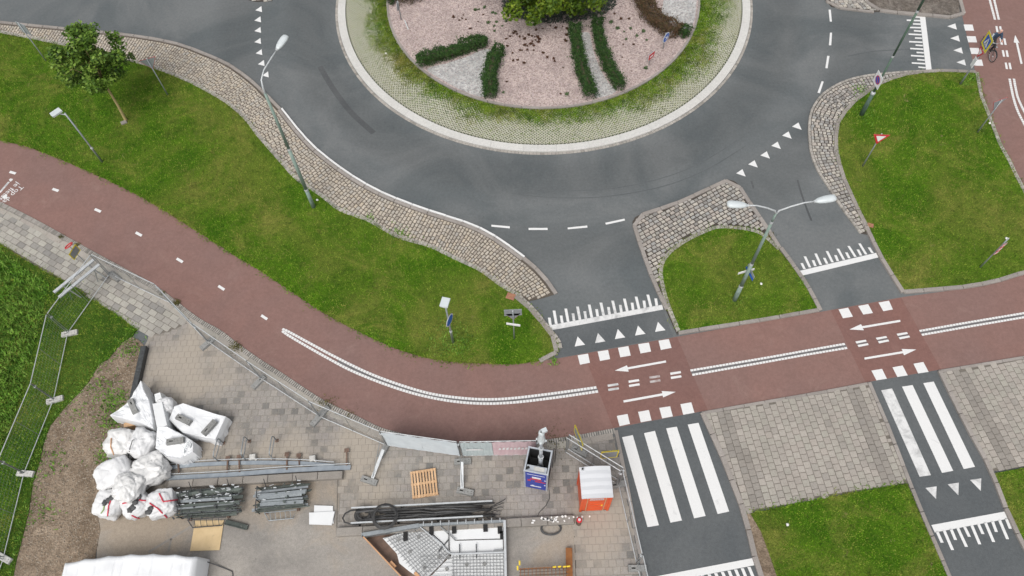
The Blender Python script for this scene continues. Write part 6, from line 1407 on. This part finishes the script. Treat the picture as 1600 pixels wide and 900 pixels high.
m = MB(); m.box((0, 0, .03), (1.25, 1.28, .018)); o = m.obj('plywood_sheet', 'ply'); o.location = U(323, 836, .04); o.rotation_euler = (0, 0, _ang((297, 861), (342, 859))); m.v = []
me = o.data; A0 = [U(*p, .05) - o.location for p in ((305, 813.5), (350, 813), (343, 859.5), (297, 861))]; R = Matrix.Rotation(-o.rotation_euler.z, 3, 'Z'); b = MB(); b.ext([((R @ a).x, (R @ a).y) for a in A0][::-1], (0, 0, .0), (1, 0, 0), (0, 1, 0), (0, 0, .02)); o.data = b.mesh('plywood_sheet', 'ply'); tag(o, 'pale plywood sheet lying flat below the dark scaffold bundle', 'plywood')
m = MB(); A, B = U(352, 816, .1), U(384, 824, .1); m.beam(A, B, .16, .05); m.beam(A + Vector((.0, .09, .04)), B + Vector((0, .09, .04)), .03, .05); m.beam(A - Vector((.0, .09, -.04)), B - Vector((0, .09, -.04)), .03, .05); m.box(B, (.16, .18, .08), -.2); tag(m.obj('steel_channel', 'steel_green'), 'short grey steel channel beside the plywood sheet', 'steel profile')
for pts, z, t in (([(491, 789.5), (520, 790.5), (521, 818), (490, 815)], .08, 'upper'), ([(483, 801), (500, 800), (523, 799), (518, 820.5), (483, 819)], .13, 'lower')):
    P = [U(*p, z) for p in pts]; b = MB(); b.ext([(p.x, p.y) for p in P][::-1], (0, 0, z - .06), (1, 0, 0), (0, 1, 0), (0, 0, .06)); o = b.obj('foam_board', 'foam_white'); tag(o, f'white foam board on the old road, {t} of the two overlapping', 'foam board')
# ---- hoses between two rails
kk = lambda x, y: (520 + x / 5.714, 770 + y / 5.714)
for a, b, t in ((kk(165, 135), kk(1425, 72), 'upper'), (kk(160, 270), kk(1340, 208), 'lower')):
    m = MB(); m.beam(U(*a, .55), U(*b, .55), .06, .05); o = m.obj('steel_rail', 'galv_light'); tag(o, f'long thin steel rail, {t} of the two holding the black hoses', 'rail')
    for f in (.05, .35, .65, .95): p = U(*a, .55).lerp(U(*b, .55), f); m = MB(); m.box((p.x, p.y, .28), (.05, .05, .5)); m.obj('stand', 'steel_dark', o)
rr = random.Random(5)
for i in range(13):
    f = i / 12; y0 = 150 + 105 * f; pts = []
    x0 = rr.uniform(180, 480); x1 = rr.uniform(1230, 1500)
    for s in range(9):
        q = s / 8; x = x0 + (x1 - x0) * q; y = y0 - 60 * q + 18 * math.sin(q * 3.1 + i) + (rr.uniform(-8, 8)); z = .12 + .16 * rr.random() + .14 * (1 - abs(f - .5) * 2); pts.append(U(*kk(x, y), z))
    m = MB(); m.tube([Vector(p) for p in pts], rr.uniform(.03, .055), 7); o = m.obj('hose', 'rubber' if i % 4 else 'rubber_grey', None, True); tag(o, 'black rubber hose in the bundle lying between two steel rails', 'hose', 'black hoses between the rails')
def coil(label, px, R, turns, r, z, m='rubber', e=1.0, seed=0, spread=.16):
    c = U(*px, z); b = MB(); pts = []; q = random.Random(seed); N = int(turns * 20)
    for i in range(N + 1):
        w = 2 * math.pi * i / 20; k = R * (1 - spread * (i / N) * q.uniform(.8, 1.2)); pts.append((k * math.cos(w), k * math.sin(w) * e, .03 + .05 * (i / N) + q.uniform(0, .03)))
    b.tube(pts, r, 7); o = b.obj('hose_coil', m, None, True); o.location = c; return tag(o, label, 'hose coil')
coil('large black hose coil lying over the lower rail', kk(468, 213), .52, 5, .035, .62, 'rubber', .98, 1)
coil('tangled black hose coil at the left end of the rails', kk(285, 200), .42, 6, .04, .2, 'rubber', .8, 2, .5)
m = MB(); m.tube([U(*kk(a, b), .3) for a, b in ((230, 150), (160, 158), (110, 185), (88, 225), (105, 262), (160, 280), (220, 282))], .035, 8); tag(m.obj('hose', 'rubber', None, True), 'looped black hose end sticking out left of the rails', 'hose')
coil('flat grey cable coil on the old road below the concrete edge', (861, 826.5), .44, 6, .016, .02, 'rubber_grey', .62, 3)
m = MB()
for i in range(7):
    pts = [U(*kk(1330 + 12 * i + 20 * q, 190 - 9 * i - 10 * q * (i - 3) * .4 + rr.uniform(-5, 5)), .15 + .05 * rr.random()) for q in range(8)]; m.tube(pts, .016, 5)
tag(m.obj('cable_bundle', 'rubber'), 'frayed black cable ends at the right of the hose bundle', 'cable')

# ---- formwork of the new foundation
FZ = .28
e = thing('foundation_formwork', 'foundation formwork with white insulation and steel mesh at the bottom edge', 'formwork', U(700, 860, 0)); c = U(700, 860, 0)
def fpoly(px, z0, z1, mm, name, par=None):
    P = [U(*p, z1) - c for p in px]; b = MB(); b.ext([(p.x, p.y) for p in P][::-1], (0, 0, z0), (1, 0, 0), (0, 1, 0), (0, 0, z1 - z0)); return b.obj(name, mm, par or e)
fpoly([(568, 838), (650, 822), (790, 816), (792, 1000), (700, 1000), (632, 905)], .0, .05, 'rust_dark', 'base_board')
for px in ([(598, 841), (640, 830), (661, 822), (690, 848), (704, 862), (690, 880), (664, 905), (655, 903), (640, 893), (624, 880), (620, 865)], [(663, 822), (672, 821), (700, 820), (701, 862), (692, 848)], [(702, 820), (786, 818), (785.5, 841), (711, 843), (702, 834)], [(703, 862.5), (702, 836), (711, 845), (785.5, 843), (786, 863), (706, 865)], [(693, 880), (706, 867), (787, 865), (788, 1000), (720, 1000), (668, 906)]):
    fpoly(px, .05, FZ - .06, 'foam_white', 'insulation_board')
def bars(p0, p1, q0, q1, n, nm, z, r=.009):
    for i in range(n + 1):
        f = i / n; A = U(p0[0] + (p1[0] - p0[0]) * f, p0[1] + (p1[1] - p0[1]) * f, z) - c; B = U(q0[0] + (q1[0] - q0[0]) * f, q0[1] + (q1[1] - q0[1]) * f, z) - c; m = MB(); m.beam(A, B, 2 * r, 2 * r); m.obj(nm, 'wire_grey', e)
bars((606, 841), (655, 820), (660, 905), (706, 866), 13, 'reinforcing_bar', FZ)
bars((655, 820), (700, 864), (600, 842), (655, 905), 13, 'reinforcing_bar', FZ + .02)
bars((706, 866), (706, 905), (786, 864), (787, 905), 8, 'reinforcing_bar', FZ)
bars((708, 865), (786, 864), (708, 905), (787, 905), 15, 'reinforcing_bar', FZ + .02)
bars((655, 870), (664, 905), (706, 866), (712, 905), 6, 'reinforcing_bar', FZ + .04)
for px in ((633.5, 838), (674, 829), (709.5, 828), (758.5, 825), (781, 828)):
    p = U(*px, FZ) - c; m = MB(); m.box(p - Vector((0, 0, .02)), (.18, .36 if px[0] < 680 else .28, .1)); m.obj('dark_pocket', 'hole_dark', e)
p = U(784, 836, FZ) - c; m = MB(); m.box(p - Vector((0, 0, .02)), (.14, .3, .1)); m.obj('dark_pocket', 'hole_dark', e)
for a, b, w, h, z, mm, nm in (((566, 837), (655, 822), .16, .3, .3, 'galv', 'side_form'), ((655, 821.5), (788, 815), .1, .25, .3, 'galv', 'side_form'), ((788.5, 814), (792, 1000), .1, .3, .3, 'galv_light', 'side_form'), ((567, 838), (633, 908), .05, .3, .3, 'timber_orange', 'timber_form'), ((706, 866), (787, 863), .06, .06, .34, 'galv_light', 'steel_tube'), ((701, 821), (700.5, 862), .03, .03, .32, 'wire_grey', 'steel_tube'), ((688, 823), (712, 844), .05, .03, .32, 'wire_grey', 'steel_tube'), ((701, 843), (685, 862), .05, .03, .32, 'steel_dark', 'steel_tube'), ((718, 850), (718.5, 873), .04, .03, .34, 'steel_dark', 'steel_tube'), ((744, 850), (744.5, 872), .04, .03, .34, 'steel_dark', 'steel_tube'), ((771, 861), (787, 860), .05, .03, .34, 'wire_grey', 'steel_tube')):
    m = MB(); m.beam(U(*a, z) - c, U(*b, z) - c, w, h); m.obj(nm, mm, e)
m = MB(); m.tube([U(706, 866, .34) - c, U(700, 862, .34) - c, U(690, 850, .34) - c, U(672, 836, .34) - c, U(655, 822, .34) - c], .025, 6); m.obj('steel_tube', 'galv_light', e)
for f in np.linspace(.05, .95, 10): p = U(655, 818.5, .45).lerp(U(788, 812, .45), f) - c; m = MB(); m.box(p, (.03, .16, .06)); m.obj('form_clip', 'galv_light', e)
for px in ((623, 843), (654, 839), (640, 862), (663, 887), (686, 870), (701, 871), (729, 882), (757, 881), (698, 889)): p = U(*px, FZ) - c; m = MB(); m.box(p - Vector((0, 0, .03)), (.12, .12, .06), .7); m.obj('spacer_block', 'block_grey', e)
for px, s in (((614, 882), .3), ((652, 899), .3)): p = U(*px, .3) - c; m = MB(); m.box(p, (s, .12, .06), -.8); m.obj('orange_cap', 'timber_orange', e)
# ---- rusty reinforcement cage
c = U(850, 890, 0); e = thing('reinforcement_cage', 'rusty steel reinforcement cage with yellow caps at the bottom edge', 'reinforcement cage', c)
for i in range(13):
    x = 813 + (887 - 813) * i / 12; m = MB(); m.beam(U(x, 888 - .3 * i, .75) - c, U(x + .5, 960, .75) - c, .022, .022); m.obj('bar', 'rust', e); m = MB(); m.beam(U(x, 888 - .3 * i, .75) - c, U(x, 888 - .3 * i, .75) - c - Vector((0, 0, .72)), .02, .02); m.obj('upright_bar', 'rust_dark', e)
for j in range(5): m = MB(); y = 889 + j * 6; m.beam(U(811, y, .77) - c, U(888, y - 4, .77) - c, .02, .02); m.obj('bar', 'rust_dark' if j else 'rust', e)
for j in range(3): m = MB(); m.beam(U(811, 890 + j * 9, .3) - c, U(888, 887 + j * 9, .3) - c, .025, .025); m.obj('bar', 'rust_dark', e)
for px in ((812, 883), (809, 891), (864, 886), (872, 885.5), (880, 885.5), (886, 885)): m = MB(); p = U(*px, .8) - c; m.tube([p, p + Vector((.0, .16 if px[0] < 830 else .0, .05)) + Vector((.12 if px[0] > 830 else 0, 0, 0))], .035, 7); m.obj('safety_cap', 'cap_yellow', e)
m = MB(); A, B = U(889, 856, .25), U(890.5, 960, .25); m.beam(A, B, .26, .03); m.beam(A - Vector((.11, 0, .08)), B - Vector((.11, 0, .08)), .03, .16); m.beam(A - Vector((-.11, 0, .08)), B - Vector((-.11, 0, .08)), .03, .16); tag(m.obj('rusty_beam', 'rust'), 'wide orange brown rusty steel beam right of the reinforcement cage', 'steel beam')
# ---- big white tarp at the bottom left
e_px = [(100, 868), (130, 865), (165, 862), (200, 861), (230, 862), (262, 864), (285, 866), (306, 869), (309, 880), (312, 1000), (80, 1000), (95, 888)]
P = [U(*p, 1.3) for p in e_px]; c = sum(P, Vector()) / len(P); base = Vector((c.x, c.y, .02)); nx, ny = 130, 40; x0, x1 = U(98, 868, 1.3).x, U(309, 868, 1.3).x; y1 = U(200, 861, 1.3).y; y0 = y1 - 4.2; vs = []
for j in range(ny + 1):
    for i in range(nx + 1):
        u, v = i / nx, j / ny; x = x0 + (x1 - x0) * u; y = y0 + (y1 - y0) * v - .22 * (2 * u - 1) ** 2 - .05 * abs(math.sin(u * 19)) * v
        ex = min(u, 1 - u) * (x1 - x0); ey = (1 - v) * (y1 - y0); d = min(ex, ey); z = 1.3 - .05 * abs(math.sin(u * 9.5)) + .05 * mnoise.noise(Vector((x * 1.3, y * 1.3, 0))) - .035 * sum(math.exp(-((u - u0 - .02 * math.sin(v * 3 + k_)) / .006) ** 2) for k_, u0 in enumerate((.13, .27, .42, .47, .58, .66, .81, .9))) + .02 * abs(mnoise.noise(Vector((x * 4, y * 2.2, 3))))
        if d < .05: z = .9
        if d < 1e-6: z = .05
        elif d < .25: z = 1.3 - .3 * (1 - d / .25) ** 2
        vs.append(Vector((x, y, z)) - base)
m = MB(); m.add(vs, [(j * (nx + 1) + i, j * (nx + 1) + i + 1, (j + 1) * (nx + 1) + i + 1, (j + 1) * (nx + 1) + i) for j in range(ny) for i in range(nx)]); o = m.obj('tarp_covered_stack', 'tarp_white', None, True); o.location = base; tag(o, 'large white tarp covering a stack at the bottom left edge', 'tarp')
m = MB(); m.tube([U(309, 874, .5), U(318, 876, .3), U(336, 882, .1), U(356, 890, .05), U(363, 893, .04), U(364, 903, .04)], .022, 6); tag(m.obj('rope', 'rubber_grey'), 'dark rope trailing right from the large white tarp', 'rope')
# painted lines on the old road of the site
old = bpy.data.objects['site_road']
stripe('old_line', UL([(232, 863), (300, 822)]), .1, .018, 'edge_concrete', old); stripe('old_line', UL([(263, 863), (268, 842)]), .08, .018, 'edge_concrete', old); stripe('slab_joint', UL([(898, 838), (903, 1000)]), .04, .018, 'joint_sand', old); stripe('slab_joint', UL([(528, 750), (526, 835)]), .03, .046, 'joint_grey', old)
# ================================================================== CYCLIST
rear, front = U(1532.5, 71, .008), U(1548, 98, .008); hd_ = (front - rear); hd_.z = 0; hd_.normalize(); midp = (rear + front) / 2; rzb = math.atan2(hd_.y, hd_.x)
e = thing('bicycle', 'black city bicycle ridden on the right cycle path', 'bicycle', midp, rzb)
WB, WR = .55, .345
for x in (-WB, WB):
    m = MB(); m.ring((x, 0, WR), WR - .02, .021, (0, 1, 0), 28, 6); w = m.obj('wheel', 'rubber', e, True)
    m = MB(); m.ring((x, 0, WR), WR - .05, .014, (0, 1, 0), 28, 5); m.obj('rim', 'chrome', w)
    m = MB()
    for k in range(14): q = k * math.pi / 7; m.tube([(x, .02 * (-1) ** k, WR), (x + (WR - .05) * math.cos(q), 0, WR + (WR - .05) * math.sin(q))], .0025, 4)
    m.tube([(x, -.05, WR), (x, .05, WR)], .02, 8); m.obj('spokes', 'chrome', w)
    m = MB(); pts = [(x + (WR + .035) * math.cos(q), 0, WR + (WR + .035) * math.sin(q)) for q in np.linspace(.25 if x < 0 else .45, 2.9 if x < 0 else 2.7, 12)]
    for a, b in zip(pts[:-1], pts[1:]): m.beam(a, b, .05, .006)
    m.obj('mudguard', 'bike_black', e)
BBp, ST, HT0, HT1 = (-.1, 0, .3), (-.22, 0, .82), (.36, 0, .62), (.31, 0, .92)
m = MB()
for a, b, r in ((BBp, ST, .018), (BBp, HT0, .02), ((-.2, 0, .74), HT1, .018), (HT0, HT1, .022), (BBp, (-WB, .05, WR), .011), (BBp, (-WB, -.05, WR), .011), ((-.2, 0, .74), (-WB, .05, WR), .009), ((-.2, 0, .74), (-WB, -.05, WR), .009), (HT0, (WB, .055, WR), .013), (HT0, (WB, -.055, WR), .013)): m.tube([a, b], r, 8)
m.obj('frame', 'bike_black', e, True)
m = MB(); m.tube([(.31, 0, .9), (.3, 0, 1.05)], .014, 8); m.tube([(.10, .30, 1.06), (.2, .28, 1.07), (.3, .12, 1.07), (.31, 0, 1.06), (.3, -.12, 1.07), (.2, -.28, 1.07), (.10, -.30, 1.06)], .012, 8); hb = m.obj('handlebar', 'chrome', e, True)
for s in (-1, 1): m = MB(); m.tube([(.20, .28 * s, 1.07), (.09, .302 * s, 1.06)], .018, 8); m.obj('grip', 'rubber', hb)
m = MB(); m.ext([(-.38, -.09), (-.32, -.11), (-.16, -.05), (-.08, -.025), (-.08, .025), (-.16, .05), (-.32, .11), (-.38, .09)], (0, 0, .88), (1, 0, 0), (0, 1, 0), (0, 0, .06)); m.obj('saddle', 'rubber', e)
m = MB(); m.tube([ST, (-.24, 0, .9)], .014, 8); m.obj('seat_post', 'chrome', e)
m = MB(); m.tube([(-.1, -.09, .3), (-.1, .09, .3)], .015, 6); m.tube([(-.1, .085, .3), (.06, .085, .25)], .011, 6); m.tube([(-.1, -.085, .3), (-.26, -.085, .35)], .011, 6); m.box((.06, .14, .25), (.09, .1, .025)); m.box((-.26, -.14, .35), (.09, .1, .025)); m.obj('cranks', 'steel_dark', e)
m = MB(); m.ring((-.1, .05, .3), .09, .008, (0, 1, 0), 18, 4); m.obj('chain_ring', 'steel_dark', e)
m = MB()
for y in (-.06, 0, .06): m.tube([(-.35, y, .74), (-.8, y, .74)], .007, 5)
for x in (-.4, -.6, -.78): m.tube([(x, -.06, .74), (x, .06, .74)], .006, 5)
for y in (-.06, .06): m.tube([(-.7, y, .74), (-WB, y, WR)], .006, 5)
m.obj('carrier', 'bike_black', e)
m = MB(); m.lathe([(.02, -.03), (.05, 0), (.05, .05), (.01, .06)], (.42, 0, .86), 10); m.obj('headlamp', 'chrome', e)

def skin_mesh(name, V, E, R, m, parent, root=0, sub=2):
    me = bpy.data.meshes.new(name); me.from_pydata(V, E, [])
    o = put(name, me, parent); md = o.modifiers.new('skin', 'SKIN')
    if not me.skin_vertices: me.attributes  # layer is created with the modifier on evaluation
    bpy.context.view_layer.update()
    lay = me.skin_vertices[0].data if len(me.skin_vertices) else None
    if lay is None:
        import bmesh
        bm = bmesh.new(); bm.from_mesh(me); bm.verts.layers.skin.verify(); bm.to_mesh(me); bm.free(); lay = me.skin_vertices[0].data
    for i, r in enumerate(R): lay[i].radius = r if isinstance(r, tuple) else (r, r); lay[i].use_root = (i == root)
    md.use_smooth_shade = True; sb = o.modifiers.new('sub', 'SUBSURF'); sb.levels = sb.render_levels = sub
    bpy.context.view_layer.update(); dg = bpy.context.evaluated_depsgraph_get(); ev = bpy.data.meshes.new_from_object(o.evaluated_get(dg)); o.modifiers.clear(); o.data = ev; ev.name = name; ev.materials.clear(); ev.materials.append(MATS[m])
    ev.polygons.foreach_set('use_smooth', [True] * len(ev.polygons)); return o
pr = thing('person', 'person in blue denim jacket and dark trousers riding the bicycle', 'person', midp, rzb)
# one continuous body: pelvis, spine, head, arms with hands, legs with feet
V, E_, R = [], [], []
def node(p, r, par=None):
    V.append(p); R.append(r); i = len(V) - 1
    if par is not None: E_.append((par, i))
    return i
pel = node((-.24, 0, 1.0), (.15, .13)); wa = node((-.2, 0, 1.16), (.13, .11), pel); ch = node((-.12, 0, 1.38), (.155, .12), wa); nk0 = node((-.07, 0, 1.50), (.08, .075), ch); nk = node((-.045, 0, 1.56), (.052, .052), nk0); h0 = node((-.015, 0, 1.62), (.07, .072), nk); h1 = node((-.005, 0, 1.69), (.083, .076), h0); h2 = node((-.015, 0, 1.76), (.06, .058), h1)
for s in (-1, 1):
    sh = node((-.09, .17 * s, 1.44), .062, ch); el = node((.0, .27 * s, 1.22), .046, sh); wr = node((.13, .285 * s, 1.12), .029, el); pa = node((.19, .287 * s, 1.095), (.038, .022), wr)
    for k, (dy, l) in enumerate(((-.03, .045), (-.01, .055), (.01, .052), (.03, .042))):
        f1 = node((.225, (.287 + dy * .9) * s, 1.10), .010, pa); f2 = node((.245, (.287 + dy) * s, 1.075), .009, f1); node((.225, (.287 + dy) * s, 1.045), .008, f2)
    t1 = node((.175, .25 * s, 1.085), .011, pa); node((.2, .24 * s, 1.05), .009, t1)
    kx, kz = ((.12, .68) if s > 0 else (.14, .80)); px_, pz = ((.05, .27) if s > 0 else (-.27, .375))
    hp = node((-.2, .10 * s, .98), .09, pel); kn = node((kx, .11 * s, kz), .062, hp); cf = node(((kx + px_) / 2 - .03, .115 * s, (kz + pz) / 2 + .02), .052, kn); an = node((px_ - .05, .12 * s, pz + .06), .036, cf); node((px_ + .06, .125 * s, pz + .02), (.04, .03), an); 
body = skin_mesh('body', V, E_, R, 'skin', pr, 0, 2)
# clothes over it
V, E_, R = [], [], []
pel = node((-.24, 0, 1.02), (.19, .165)); wa = node((-.2, 0, 1.17), (.185, .155)); E_.append((pel, wa)); ch = node((-.12, 0, 1.38), (.215, .165), wa); nk = node((-.075, 0, 1.49), (.085, .08), ch)
for s in (-1, 1): sh = node((-.09, .19 * s, 1.445), .088, ch); el = node((.0, .275 * s, 1.22), .07, sh); node((.12, .285 * s, 1.125), .046, el)
skin_mesh('jacket', V, E_, R, 'denim', pr, 0, 2)
V, E_, R = [], [], []
pel = node((-.24, 0, 1.02), (.155, .14))
for s in (-1, 1):
    kx, kz = ((.12, .68) if s > 0 else (.14, .80)); px_, pz = ((.05, .27) if s > 0 else (-.27, .375)); hp = node((-.2, .10 * s, .985), .103, pel); kn = node((kx + .005, .11 * s, kz), .075, hp); cf = node(((kx + px_) / 2 - .03, .115 * s, (kz + pz) / 2 + .02), .065, kn); node((px_ - .045, .12 * s, pz + .09), .05, cf)
skin_mesh('trousers', V, E_, R, 'trousers', pr, 0, 2)
for s in (-1, 1):
    px_, pz = ((.05, .27) if s > 0 else (-.27, .375)); b = blob(3.3 + s, 12, 8, .135, .05, .045, .7, .05); o = b.obj('shoe', 'shoe', pr, True); o.location = (px_ + .02, .125 * s, pz - .0)
# hair ring, ears, nose, eyes, mouth
m = MB()
for i in range(60):
    w = math.pi * (.35 + 1.3 * i / 59); z = 1.70 + .03 * math.sin(i * 2.1); m.tube([(-.01 + .082 * math.cos(w), .078 * math.sin(w), z), (-.01 + .095 * math.cos(w), .09 * math.sin(w), z - .045)], .012, 5)
m.obj('hair', 'hair_grey', pr, True)
m = MB(); m.tube([(.066, 0, 1.70), (.095, 0, 1.665), (.068, 0, 1.655)], [.009, .013, .008], 6); m.obj('nose', 'skin', pr)
for s in (-1, 1):
    m = MB(); m.tube([(-.01, .078 * s, 1.71), (-.015, .09 * s, 1.685), (-.008, .079 * s, 1.66)], .012, 6); m.obj('ear', 'skin', pr)
    m = MB(); m.lathe([(.004, -.01), (.011, 0), (.004, .01)], (.07, .03 * s, 1.692), 8); m.obj('eye', 'hole_dark', pr)
m = MB(); m.tube([(.066, -.022, 1.632), (.073, 0, 1.63), (.066, .022, 1.632)], .006, 5); m.obj('mouth', 'strap_red', pr)
